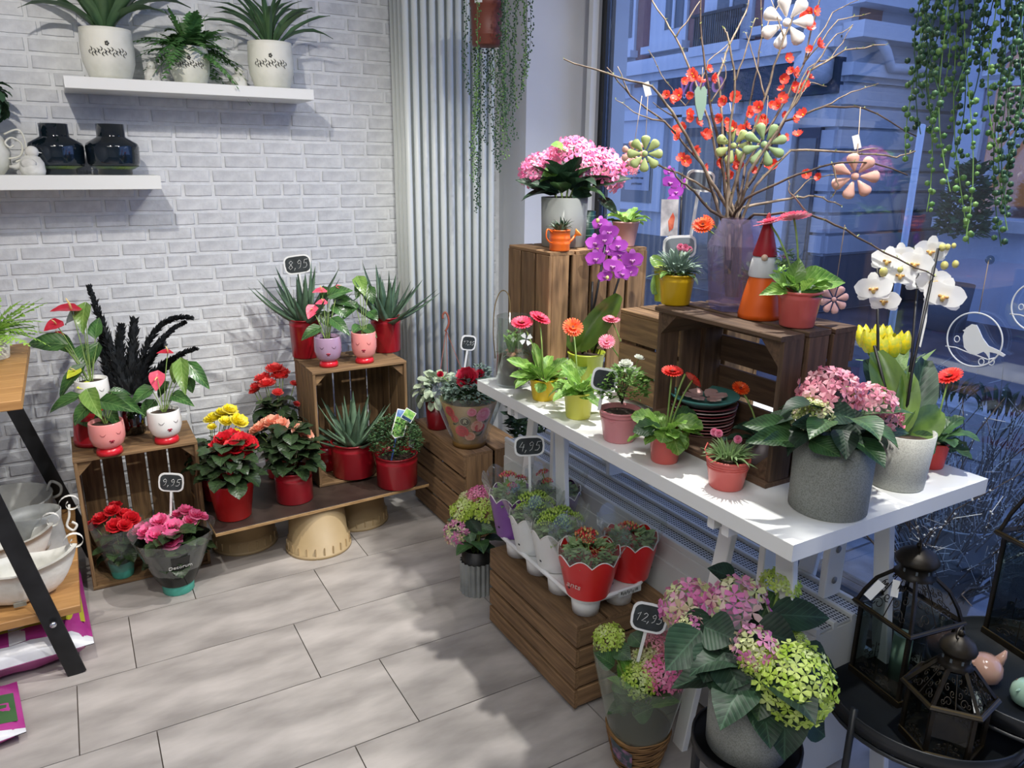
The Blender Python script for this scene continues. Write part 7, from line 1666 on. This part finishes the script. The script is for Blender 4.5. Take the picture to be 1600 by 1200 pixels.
def lantern(loc, n, R_, h_body, label, rz, candle, roof=.5, tags=()):
    root = thing('lantern', loc, label, 'lantern', rz, 'black filigree lanterns'); H_ = h_body
    c = [(math.cos(2 * PI * i / n), math.sin(2 * PI * i / n)) for i in range(n)]
    def ring(r, z, nm, t=.006, m=M_iron): MB().tube([(x * r, y * r, z) for x, y in c], t, 4, closed=True).build(nm, m, root, smooth=False)
    MB().prism([(x * R_ * 1.08, y * R_ * 1.08) for x, y in c], .012).build('base', M_iron, root, Matrix.Translation((0, 0, .006)), smooth=False)
    ring(R_ * 1.06, .014, 'base_edge', .0018, M_brass)
    for x, y in c: MB().tube([(x * R_, y * R_, .01), (x * R_ * 1.0, y * R_ * 1.0, H_)], .0055, 4).build('post', M_iron, root, smooth=False)
    ring(R_ * 1.16, H_, 'eave', .007); ring(R_ * 1.19, H_ + .004, 'eave_edge', .0018, M_brass)
    zr = H_ + R_ * (1.5 if n == 4 else 1.0) * roof * 1.6; rr = R_ * .42
    prof = [(1.12, 0), (.98, .35), (.76, .72), (.42, 1)] if n == 4 else [(1.12, 0), (.42, 1)]
    for i in range(n):
        x, y = c[i]; MB().tube([(x * R_ * a, y * R_ * a, H_ + (zr - H_) * b) for a, b in prof], .0045, 4).build('roof_rib', M_iron, root, smooth=False)
        x2, y2 = c[(i + 1) % n]; mx, my = (x + x2) / 2, (y + y2) / 2; ln = math.hypot(mx, my); side = V(x2 - x, y2 - y, 0); sl = side.length * R_; side.normalize()
        a = V(mx * R_ * 1.12, my * R_ * 1.12, H_); b = V(mx * R_ * .42, my * R_ * .42, zr); up = (b - a); hh_ = up.length; up.normalize(); nn = side.cross(up)
        F = Matrix(((side.x, nn.x, up.x, a.x), (side.y, nn.y, up.y, a.y), (side.z, nn.z, up.z, a.z), (0, 0, 0, 1)))
        mb = MB(); scroll(mb, F, sl * .95, hh_); mb.build('roof_filigree', M_iron, root)
        F2 = Matrix(((side.x, nn.x, 0, mx * R_), (side.y, nn.y, 0, my * R_), (0, 0, 1, .014), (0, 0, 0, 1)))
        mb = MB(); scroll(mb, F2, sl * .9, H_ * .28); mb.build('base_filigree', M_iron, root)
        A, B_ = V(x * R_, y * R_, .014), V(x2 * R_, y2 * R_, .014); up3 = V(0, 0, H_ - .016)
        MB().add([A, B_, B_ + up3, A + up3], [(0, 1, 2, 3)]).build('pane', M_lglass, root, smooth=False)
    MB().lathe([(rr * 1.05, zr - .002), (rr * 1.1, zr), (rr * .85, zr + .004), (rr * .82, zr + .028), (rr * 1.1, zr + .03), (rr * 1.14, zr + .036), (rr * .9, zr + .05), (rr * .35, zr + .062), (0, zr + .064)], 24).build('chimney', M_iron, root)
    for k in range(8):
        a = k * PI / 4; MB().box((0, 0, 0), (.002, .004, .008)).build('vent_slot', mat('vent_light', '5c666c', .6), root, Matrix.Translation((rr * .84 * math.cos(a), rr * .84 * math.sin(a), zr + .016)) @ Matrix.Rotation(a, 4, 'Z'), smooth=False)
    MB().ball((0, 0, zr + .068), .007, n=8, k=6).build('knob', M_iron, root)
    MB().tube([(.016 * math.cos(t) - .008, .0, zr + .072 + .012 * math.sin(t)) for t in [2 * PI * i / 16 for i in range(16)]], .0018, 5, closed=True).build('ring_handle', M_iron, root)
    if candle:
        cn = thing('pillar_candle', (loc[0], loc[1], loc[2] + .0125), candle[2], 'candle', rz)
        MB().lathe([(0, 0), (candle[0], 0), (candle[0], candle[1]), (candle[0] * .85, candle[1] - .003), (0, candle[1] - .006)], 28).build('wax', M_candle, cn)
        MB().tube([(0, 0, candle[1] - .006), (.001, 0, candle[1] + .004)], .0008, 4).build('wick', M_blackstick, cn)
    for p, sz, e in tags:
        q = Matrix.Rotation(-rz, 4, 'Z') @ (V(p) - V(loc)); nn = Matrix.Rotation(-rz, 4, 'Z') @ (CAMP - V(p)).normalized()
        MB().prism([(-sz * .4, -sz), (sz * .4, -sz), (sz * .4, sz), (-sz * .4, sz)], .0006).build('price_tag', M_whitepl, root, zframe(q, nn, e), smooth=False)
    return root
lantern((1.478, 0.814, 0.3), 4, 0.0919, 0.1781, 'tall square filigree lantern with sage candle on tray table', .62, (.020, .11, 'sage green pillar candle inside the tall square lantern'), .42,
        [((1.434, 0.825, 0.542), .018, .0), ((1.386, 0.841, 0.544), .022, -.55)])
lantern((1.388, 0.657, 0.3), 6, 0.0709, 0.1186, 'squat six sided filigree lantern on the same tray table', .15, None, .55, [((1.443, 0.63, 0.388), .02, .35)])
lantern((1.799, 0.683, 0.361), 4, 0.1081, 0.2557, 'tall square lantern with pale candle on the higher tray table', .55, (.026, .14, 'pale pillar candle inside the lantern on the higher tray'), .55)
def ceramic_bird(loc, r, m, label, rz):
    root = thing('ceramic_bird', loc, label, 'figurine', rz, 'glazed ceramic birds')
    MB().lathe([(0, 0), (r * .55, 0), (r * .9, r * .28), (r, r * .7), (r * .93, r * 1.15), (r * .6, r * 1.6), (0, r * 1.78)], 28).build('body', m, root)
    MB().tube([(-r * .55, 0, r * 1.1), (-r * .95, 0, r * 1.75), (-r * 1.05, 0, r * 2.1)], [r * .42, r * .22, r * .08], 10).build('tail', m, root)
    MB().tube([(r * .7, 0, r * 1.25), (r * 1.12, 0, r * 1.2)], [r * .16, r * .02], 8).build('beak', m, root)
    MB().ball((r * .3, -r * .62, r * 1.42), r * .09, n=8, k=5).build('eye', mat('bird_eye', '5a4038', .4), root)
ceramic_bird((1.565, 0.681, 0.361), 0.0341, mat('taupe_glaze', 'b08a78', .15, 'c09c8a', 3, coat=.5), 'glossy taupe ceramic bird on the higher tray table', 2.6)
ceramic_bird((1.563, 0.595, 0.361), 0.0313, mat('mint_glaze', '8fb09c', .15, 'a0c0ac', 3, coat=.5), 'glossy mint ceramic bird at the rim of the higher tray table', 2.9)

# ================================================================== string plants hanging at the right
hpb = (1.244, 0.775, 1.788)
g = thing('hanging_pearl_plant', hpb, 'large string of pearls hanging from the ceiling before the window', 'hanging plant')
pot(g, .13, .1, .12, M_brownpot, z=-.02)
MB().tube([(0, 0, .1), (0, 0, 2.70 - hpb[2])], .0015, 4).build('hanger_wire', MATS['wire'], g)
STRANDS = [[1.178, 0.804, 1.76, 1.14, 0.742, 1.51, 1], [1.204, 0.815, 1.766, 1.156, 0.738, 1.456, 1], [1.157, 0.777, 1.75, 1.117, 0.713, 1.49, 1], [1.223, 0.817, 1.769, 1.188, 0.761, 1.542, 1], [1.197, 0.793, 1.76, 1.152, 0.723, 1.473, 1], [1.215, 0.835, 1.772, 1.16, 0.748, 1.418, 0], [1.232, 0.838, 1.775, 1.165, 0.731, 1.341, 0], [1.181, 0.776, 1.754, 1.151, 0.729, 1.563, 1], [1.134, 0.764, 1.744, 1.109, 0.725, 1.585, 1], [1.237, 0.809, 1.769, 1.188, 0.731, 1.452, 0], [1.19, 0.771, 1.754, 1.131, 0.677, 1.373, 0], [1.217, 0.782, 1.76, 1.181, 0.725, 1.529, 1], [1.245, 0.791, 1.766, 1.191, 0.706, 1.419, 1], [1.26, 0.796, 1.77, 1.186, 0.679, 1.295, 0], [1.233, 0.772, 1.76, 1.163, 0.66, 1.308, 0], [1.193, 0.743, 1.748, 1.156, 0.684, 1.507, 1], [1.274, 0.787, 1.77, 1.233, 0.721, 1.499, 1], [1.248, 0.763, 1.76, 1.215, 0.711, 1.548, 1], [1.277, 0.773, 1.767, 1.247, 0.725, 1.574, 1], [1.241, 0.741, 1.754, 1.216, 0.701, 1.591, 1], [1.303, 0.77, 1.77, 1.27, 0.717, 1.552, 1], [1.264, 0.741, 1.758, 1.211, 0.658, 1.419, 0], [1.302, 0.758, 1.767, 1.237, 0.654, 1.344, 1], [1.286, 0.742, 1.761, 1.213, 0.627, 1.294, 1], [1.324, 0.759, 1.77, 1.253, 0.647, 1.315, 0], [1.274, 0.722, 1.755, 1.209, 0.62, 1.337, 1], [1.323, 0.746, 1.767, 1.262, 0.649, 1.372, 1], [1.305, 0.73, 1.761, 1.251, 0.644, 1.41, 1], [1.344, 0.747, 1.77, 1.28, 0.644, 1.353, 1], [1.315, 0.725, 1.761, 1.255, 0.629, 1.373, 1], [1.248, 0.711, 1.748, 1.204, 0.641, 1.463, 1], [1.249, 0.697, 1.745, 1.208, 0.632, 1.48, 1]]
for i, (x0, y0, z0, x1, y1, z1, c) in enumerate(STRANDS):
    L_ = z0 - z1
    strand(g, V(x0, y0, z0) - V(hpb), V(x1, y1, z1) - V(hpb), int(L_ * 95), .0048, i + 40, M_pearld if c else M_pearl, .014, .009)
# ================================================================== hanging bird rings on the glass
M_ring = mat('white_wire', 'dfe3e6', .45)
def bird_ring(c, r, cup, label, mirror=1):
    root = thing('bird_ring', c, label, 'ornament', group='white bird rings on the glass'); c = V(c)
    F = frame((0, 0, 0), (0, -1, 0), (-1, 0, 0))     # x -> towards the camera along the glass, z -> into the room
    def w(a, b, dz=0): return V(-dz, -a, b)
    MB().tube([w(r * math.cos(t), r * math.sin(t)) for t in [2 * PI * i / 48 for i in range(48)]], .0022, 6, closed=True).build('ring', M_ring, root)
    k = mirror * r
    P = [(-.42, .05), (-.36, .38), (-.18, .55), (.0, .55), (.12, .4), (.3, .12), (.55, -.12), (.9, -.2), (1.18, -.32), (1.12, -.4), (.85, -.33), (.62, -.33), (.66, -.58), (.52, -.42), (.42, -.36), (.2, -.52), (-.05, -.55), (-.3, -.35)]
    vs = [w(x * k, y * r, .0015) for x, y in P] + [w(x * k, y * r, -.0015) for x, y in P]; n = len(P)
    MB().add(vs, [tuple(range(n)), tuple(range(2 * n - 1, n - 1, -1))] + [(i, i + n, (i + 1) % n + n, (i + 1) % n) for i in range(n)]).build('bird', M_ring, root, smooth=False)
    MB().add([w(-.36 * k, .34 * r), w(-.48 * k, .26 * r), w(-.38 * k, .22 * r)], [(0, 1, 2)]).build('beak', M_ring, root)
    MB().tube([w(x * k, y * r) for x, y in ((-1.0, -.45), (-.6, -.42), (-.2, -.5), (.2, -.55), (.6, -.62), (.85, -.5))], .0018, 5).build('twig', M_ring, root)
    for x, y in ((-.62, -.1), (.75, -.68), (.4, -.75)):
        MB().tube([w((x + .1 * math.cos(t)) * k, (y + .12 * math.sin(t)) * r) for t in [2 * PI * i / 10 for i in range(10)]], .0014, 4, closed=True).build('wire_leaf', M_ring, root)
    MB().tube([w(0, r), V(cup) - c], .0012, 4).build('cord', MATS['jute_cord'], root)
    MB().lathe([(.012, 0), (.011, .003), (.004, .007), (0, .009)], 12).build('suction_cup', M_lglass, root, zframe(V(cup) - c + V(.006, 0, 0), (-1, 0, 0)))
bird_ring((2.062, 1.09, 0.967), 0.0702*1.03, (2.062, 1.09, 1.179), 'white metal ring with perched bird hanging on the glass')
bird_ring((2.062, 0.952, 1.078), 0.0619, (2.062, 0.961, 1.264), 'white metal ring with scroll twigs hanging nearer the glass end', 1)

# ================================================================== the street
M_set = mat('street_pavers', '3c393f', .55, '56525a', 3, bump=.3, bscale=14); M_slab = mat('bluestone_slab', '565b62', .35, '767c84', 9, bump=.6, bscale=22, objvar=.12)
MB().box((10, 5, -.07), (15.6, 26, .1)).build('street', M_set, smooth=False, kind='structure')
pv = MB().box((3.1, 2.0, -.018), (1.7, 7, .03)).build('pavement', mat('pavement_bed', '3c3c40', .8), smooth=False, kind='structure')
sl_me = [MB().bar(.44 - .008, .3 - .008, .03, .004).mesh('slab', M_slab, False), MB().bar(.3 - .008, .3 - .008, .03, .004).mesh('slab', M_slab, False)]
for j in range(5):
    y = -.4 + .15 * (j % 2)
    for i in range(9):
        put(sl_me[0], 'slab', pv, frame((2.42 + .304 * j, y + .444 * i, -.012 + rnd.uniform(-.002, .002)), (0, 1, 0)))
M_fac = mat('pale_plaster', 'aeb0b4', .8, 'bcbec2', 1.5); M_fac2 = mat('plaster_trim', 'c8cacd', .7); M_rbrick = mat('red_brick_far', '7a5552', .85, '8a625c', 14); M_navy = mat('navy_fascia', '2c3140', .6, '343a4a', 4); M_pane = mat('far_window_glass', '39424a', .08, '4c565e', 2, coat=.5); M_iron2 = mat('railing_iron', '2a2c32', .6); M_base = mat('dark_plinth', '5a5c62', .8)
FX = 6.5
b1 = thing('corner_building', (FX, 5.035, 0), 'pale corner building with tall windows across the street', 'building')
YB = 5.035
def fbox(name, y0, y1, z0, z1, d0, d1, m, parent=None, smooth=False):
    """box on the street front: y0..y1 along the street, z0..z1 up, d0..d1 out of the wall"""
    o = MB().box((-(d0 + d1) / 2, (y0 + y1) / 2 - YB, (z0 + z1) / 2), (d1 - d0, abs(y1 - y0), abs(z1 - z0)))
    return o.build(name, m, parent or b1, smooth=False)
MB().box((3.0, 5.5, 3.2), (6.0, 11.0, 6.5)).build('wall', M_fac, b1, smooth=False)
def sub(name, y0, y1, z0, z1, d0, d1, m, win):
    return fbox(name, y0, y1, z0, z1, d0, d1, m, win)
# upper windows: (outer left, outer right, glass left, glass right, glass sill px)
UW = [[8.777, 8.139, 8.543, 8.189, 2.941], [7.843, 7.207, 7.573, 7.261, 2.945], [6.925, 6.221, 6.725, 6.292, 2.921], [6.063, 5.526, 5.927, 5.635, 2.938]]
ZS = 2.85
for ya, yb, yc, yd, zs_ in UW:
    w_ = fbox('window', yb, ya, zs_ - .18, zs_ + 2.6, 0, .05, M_fac2)
    p_ = fbox('pane', yd, yc, zs_, zs_ + 2.3, .02, .056, M_pane, w_); fbox('glazing_bar', (yd + yc) / 2 - .02, (yd + yc) / 2 + .02, zs_, zs_ + 2.3, .05, .07, M_fac2, w_); fbox('sill', yb - .05, ya + .05, zs_ - .24, zs_ - .16, 0, .14, M_fac2, w_)
for a_, b_ in [[8.126, 7.855], [7.196, 6.935], [6.203, 6.072]]:
    fbox('brick_panel', b_, a_, ZS - .5, ZS + 3, 0, .02, M_rbrick)
fbox('string_course', YB, YB + 9, ZS - .30, ZS - .20, 0, .12, M_fac2)
for a_, b_ in [[8.703, 8.192], [7.796, 7.246]]: fbox('recessed_panel', b_, a_, ZS - .62, ZS - .36, 0, .03, M_fac2)
ZC = 2.531
fbox('cornice', YB, YB + 9, ZC - .06, ZC + .04, 0, .2, M_fac2); fbox('cornice', YB, YB + 9, ZC - .14, ZC - .06, 0, .12, M_fac2)
# balcony with railing before the third window
ya, yb = UW[2][0], UW[2][1]; zb = UW[2][4] - .25
bal = fbox('balcony', yb - .03, ya + .03, zb - .1, zb, 0, .22, M_fac2)
for i in range(22):
    y = yb + .02 + (ya - yb - .04) * i / 21
    MB().box((-.19, y - YB, zb + .15), (.014, .014, .3)).build('railing_bar', M_iron2, bal, smooth=False)
fbox('handrail', yb - .03, ya + .03, zb + .3, zb + .33, .17, .21, M_iron2, bal)
# dark shop fascia with its lettering
f0 = [7.578, 2.363]; f1_ = [5.037, 2.165]; zf0 = 2.077; zf1 = 2.451
fa_ = fbox('shop_fascia', f1_[0], f0[0], zf0, zf1, 0, .1, M_navy)
RT = Matrix(((0, 0, -1, 0), (-1, 0, 0, 0), (0, 1, 0, 0), (0, 0, 0, 1)))
t1 = [6.813, 2.29]; t2 = [6.925, 2.196]
put(text_mesh('sign_letters', 'voco', 0.357, mat('sign_pink', 'd87a9c', .5), .01, shear=.1), 'sign_letters', fa_, Matrix.Translation((-.12, t1[0] - YB, t1[1])) @ RT)
put(text_mesh('sign_small_letters', 'o o o L o G', .11, mat('sign_white', 'c9ccd4', .5), .006), 'sign_small_letters', fa_, Matrix.Translation((-.12, t2[0] - YB, t2[1] - .01)) @ RT)
za = 2.048
fbox('awning_box', 6.267, YB + 9, za - .1, za + .02, 0, .12, M_fac2)
# ground floor: framed notice window, dark shopfront, pilasters, plinth
g0, g1, gz0, gz1 = 7.439, 8.682, 0.848, 1.955
w_ = fbox('window', g0, g1, gz0, gz1, 0, .08, M_fac2); fbox('pane', g0 + .16, g1 - .1, gz0 + .1, gz1 - .28, .03, .09, M_pane, w_)
n0_, n1_ = 7.636, 8.12; nz0, nz1 = 1.099, 1.432
nt_ = fbox('paper_notice', n0_, n1_, nz0, nz1, .095, .1, mat('notice_paper', 'a9acb4', .7), w_)
for k in range(3): put(text_mesh('notice_print', ('ab den', 'und leider nun', 'geschlossen')[k], .045, mat('notice_ink', '3a3c44', .7), .001), 'notice_print', w_, Matrix.Translation((-.104, (n0_ + n1_) / 2 - YB, nz1 - .11 - .07 * k)) @ RT)
for a_, b_ in [[7.061, 6.489], [6.392, 5.691]]:
    w_ = fbox('window', b_, a_, .12, zf0 - .25, 0, .06, M_navy); fbox('pane', b_ + .08, a_ - .08, .5, zf0 - .35, .03, .07, M_pane, w_)
dr = fbox('door', 5.184, 5.446, 0, zf0 - .3, 0, .06, M_navy); fbox('pane', 5.214, 5.414, .5, zf0 - .4, .03, .07, M_pane, dr)
for px0_, px1_ in [[7.228, 7.094], [5.632, 5.47]]: fbox('pilaster', px1_, px0_, 0, zf0 - .1, 0, .12, M_fac2)
fbox('plinth', YB, YB + 9, 0, .55, 0, .03, M_base)
# rusticated corner with a scroll bracket
for k in range(9):
    z = .58 + .2 * k
    fbox('rustic_block', YB, 5.207, z, z + .17, 0, .045, M_fac)
zk = 2.279; sc_ = fbox('scroll_bracket', 5.134, 5.309, zk, zk + .42, 0, .3, M_fac2)
MB().lathe([(0, -.12), (.15, -.12), (.15, .12), (0, .12)], 16).build('scroll_roll', M_fac2, b1, Matrix.Translation((-.22, 5.21 - YB, zk + .02)) @ Matrix.Rotation(PI / 2, 4, 'X'))
# side street face: cornices, a window and block courses
def sbox(name, x0, x1, z0, z1, d, m): return MB().box(((x0 + x1) / 2, -d / 2, (z0 + z1) / 2), (x1 - x0, d, z1 - z0)).build(name, m, b1, smooth=False)
sbox('cornice', -.1, 6, 2.597 - .06, 2.597 + .08, .22, M_fac2); sbox('cornice', -.05, 6, 2.279 - .05, 2.279 + .06, .12, M_fac2); sbox('cornice', -.1, 6, 2.871 - .05, 2.871 + .05, .2, M_fac2)
sbox('brick_panel', .1, 0.408, 2.636, 2.85, .02, M_rbrick)
for k in range(9): sbox('rustic_block', 0, 6, .58 + .2 * k, .75 + .2 * k, .045, M_fac)
sbox('plinth', 0, 6, 0, .55, .03, M_base)
MB().tube([(.15, -.15, 2.619), (.35, -.16, 2.439), (.45, -.16, 2.313), (2.0, -.16, 2.279 + .1)], .045, 8).build('drain_pipe', M_fac2, b1)
# second building with the lit arched shop window
SX = 7.5
Y2 = 4.499
b2 = thing('arched_shop', (SX, Y2, 0), 'pale blue shop building with warmly lit arched window across the street', 'building')
ay0, ay1, az0, az1 = 3.611, 4.282, 0.973, 2.522
M_shopw = mat('blue_shop_paint', 'b4bccb', .6, 'c0c8d6', 2)
def b2box(name, y0, y1, z0, z1, d0, d1, m, parent=None): return MB().box((-(d0 + d1) / 2, (y0 + y1) / 2 - Y2, (z0 + z1) / 2), (d1 - d0, abs(y1 - y0), abs(z1 - z0))).build(name, m, parent or b2, smooth=False)
b2box('wall', ay1 + .06, Y2, -.03, 6, -.2, 0, M_shopw); b2box('wall', ay0 - 3, ay0, -.03, 6, -.2, 0, M_shopw); b2box('wall', ay0, ay1 + .06, -.03, az0, -.2, 0, M_shopw)
b2box('side_wall', Y2 - .06, Y2, -.03, 6, -3, -.2, M_shopw)
# wall over the arch
cy = (ay0 + ay1) / 2; hw = (ay1 - ay0) / 2; zsp = az1 - hw * .9; mb = MB(); nA = 20
arc = [(cy + hw * math.cos(PI * i / nA), zsp + hw * .9 * math.sin(PI * i / nA)) for i in range(nA + 1)]
for i in range(nA):
    (ya, za_), (yb, zb_) = arc[i], arc[i + 1]
    mb.add([(0, ya - Y2, za_), (0, yb - Y2, zb_), (0, yb - Y2, 6), (0, ya - Y2, 6)], [(0, 1, 2, 3)]); mb.add([(0, ya - Y2, za_), (0, yb - Y2, zb_), (.25, yb - Y2, zb_), (.25, ya - Y2, za_)], [(3, 2, 1, 0)])
mb.box((0.1, ay1 + .03 - Y2, (zsp + 6) / 2), (.2, .06, 6 - zsp)); mb.build('arch_wall', M_shopw, b2, smooth=False)
b2box('wall', ay1, ay1 + .06, az0, zsp, -.2, 0, M_shopw)
wn = MB().tube([(-.02, ay0 - Y2, az0), (-.02, ay0 - Y2, zsp)] + [(-.02, y - Y2, z) for y, z in arc] + [(-.02, ay1 - Y2, az0)], .06, 4).build('window_frame', M_fac2, b2, smooth=False)
b2box('transom', ay0, ay1, zsp - .1, zsp - .02, -.03, .04, M_fac2, wn); b2box('sill', ay0 - .1, ay1 + .2, az0 - .12, az0 - .02, 0, .16, M_fac2, wn)
b2box('pane', ay0, ay1, az0, az1, -.03, -.02, clear_mat('far_shop_pane', 'e8ecf0', .06, .02), wn)
M_warm = mat('glowing_shop_interior', 'c98a5c', .8, 'e0a878', 2, emit=.6)  # warm light put into the walls as emission, no lamp inside
b2box('glowing_back_wall', ay0 - 1, Y2 - .06, 0, 3, -2.1, -2.0, M_warm); b2box('glowing_side_wall', Y2 - .09, Y2 - .06, 0, 3, -2.0, -.2, M_warm); b2box('shop_ceiling', ay0 - 1, Y2 - .06, 2.9, 3, -2.1, -.2, M_shopw); b2box('shop_floor', ay0 - 1, Y2 - .06, 0, az0 - .15, -2.1, -.2, M_base)
b2box('shelf_unit', ay0 - .2, Y2 - .3, az0, az0 + .42, -1.9, -1.0, mat('shop_shelf_blue', '3a4560', .7)); b2box('display_tray', ay0 + .1, ay1 - .1, az0 - .1, az0 + .08, -.7, -.3, mat('display_pink', 'b98a78', .7))
for k in range(4): b2box('price_card', Y2 - .45 - .17 * k, Y2 - .33 - .17 * k, az0 + .42, az0 + .54, -1.02, -1.0, mat('price_card', 'd8c0a8', .7))
lt = [3.909, 1.727]
put(text_mesh('window_lettering', 'echt', .2, mat('window_letter_white', 'dde2e8', .6), .003), 'window_lettering', b2, Matrix.Translation((-.06, lt[0] - Y2, lt[1])) @ RT)
pf = b2box('door_panel', 4.218, 4.529 - .12, 1.014, 1.856, 0, .05, M_fac2)
b2box('door_glass', 4.247, 4.491 - .1, 1.543, 1.816, .03, .055, M_shopw, pf)
# dark clipped shrub before the second shop, in a tub
sb_ = thing('clipped_shrub', (6.9, 3.93, -.02), 'dark clipped shrub in a tub beside the lit shop', 'shrub')
pot(sb_, .19, .16, .42, M_base)
small_foliage(sb_, 'herb', (0, 0, .95), (.17, .17, .55), 700, .09, 6, False, .7)
# pale blue street post
post = thing('street_post', (4.2, 2.708, -.02), 'slim pale blue post standing in the street', 'post')
zt_ = 1.635 + .02
MB().tube([(0, 0, 0), (0, 0, zt_)], .019, 12).build('shaft', mat('pale_blue_post', 'c4d0de', .5), post); MB().ball((0, 0, zt_), .019, n=12, k=6, sq=(1, 1, .4)).build('cap', MATS['pale_blue_post'], post); MB().lathe([(.07, 0), (.07, .03), (.036, .05)], 16).build('foot', MATS['pale_blue_post'], post)
# zinc bucket full of flowering twigs outside the glass
M_zb = mat('zinc_bucket', '7f8a94', .38, '95a0a8', 5, metal=.5)
ub = (2.281, 1.178, 0.003)
zb_ = thing('twig_bucket', ub, 'zinc bucket full of budding twigs outside the window', 'bucket')
ru = 0.14; hu = .36
MB().lathe([(0, 0), (ru * .62, 0), (ru * .64, .01), (ru * .86, hu * .6), (ru * .9, hu * .61), (ru * .88, hu * .63), (ru * .9, hu * .66), (ru * .93, hu * .67), (ru * .91, hu * .69), (ru, hu), (ru * 1.03, hu + .004), (ru, hu + .008), (ru * .97, hu), (ru * .6, .03), (0, .03)], 40).build('bucket', M_zb, zb_)
Rt = random.Random(3); mt = mat('street_twig', '3a332e', .8, '6a6058', 40)
dots = MB()
for i in range(210):
    a = Rt.random() * 6.28; r0 = Rt.uniform(0, .7) * ru; p = V(r0 * math.cos(a), r0 * math.sin(a), .1); lean = Rt.uniform(.1, .8); aa = a + Rt.uniform(-.6, .6); L_ = Rt.uniform(.35, .78); P = [p]
    d = V(math.cos(aa) * lean, math.sin(aa) * lean, 1).normalized()
    for k in range(6):
        d = (d + V(Rt.uniform(-.3, .3), Rt.uniform(-.3, .3), Rt.uniform(-.16, .08)) * (.4 + .12 * k)).normalized(); P.append(P[-1] + d * (L_ / 6))
    MB().tube(P, [.0036 * (1 - .12 * k) for k in range(7)], 4).build('twig', mt, zb_)
    for k in range(2, 7):
        for _ in range(3):
            q = P[k].lerp(P[k - 1], Rt.random()); dots.octa(q + V(Rt.uniform(-.006, .006), Rt.uniform(-.006, .006), 0), Rt.uniform(.0016, .004))
            if Rt.random() < .3:
                e = q + V(Rt.uniform(-.06, .06), Rt.uniform(-.06, .06), Rt.uniform(-.01, .07)); MB() ; dots.tube([q, e], .0009, 3, False)
dots.build('buds', mat('twig_bud', 'a8aeb0', .7, 'd0d4d4', 60), zb_, smooth=False, kind='stuff')
z2 = thing('dark_zinc_bucket', (2.381, 0.964, 0.003), 'dark zinc bucket with bare branches further along outside', 'bucket')
MB().lathe([(0, 0), (.085, 0), (.11, .3), (.114, .303), (.108, .303), (.08, .02), (0, .02)], 32).build('bucket', mat('dark_zinc', '4c5558', .45, metal=.4), z2)
for i in range(16):
    a = i * 2.4; P = [V(0, 0, .05)]; d = V(math.cos(a) * .4, math.sin(a) * .4, 1).normalized()
    for k in range(6): d = (d + V(Rt.uniform(-.5, .5), Rt.uniform(-.5, .5), Rt.uniform(-.25, .1))).normalized(); P.append(P[-1] + d * .085)
    MB().tube(P, [.0055 * (1 - .13 * k) for k in range(7)], 5).build('branch', mt, z2)
# trough with green shoots on the pavement
tq_ = thing('shoot_trough', (3.918, 1.892, .003), 'pale trough of green bulb shoots on the pavement', 'planter', 0.0)
MB().bar(.7, .26, .24, .006).build('trough', mat('pale_trough', 'b8bcc2', .6), tq_, frame((0, 0, .12), (0, 1, 0)), smooth=False)
rosette(tq_, 'lance', 'hydd', 26, (0, 0, .24), .13, .024, (.9, 1.5), .09, 3)
for k in (-.24, .24): rosette(tq_, 'lance', 'hydd', 20, (0, k, .24), .13, .024, (.9, 1.5), .07, 4)
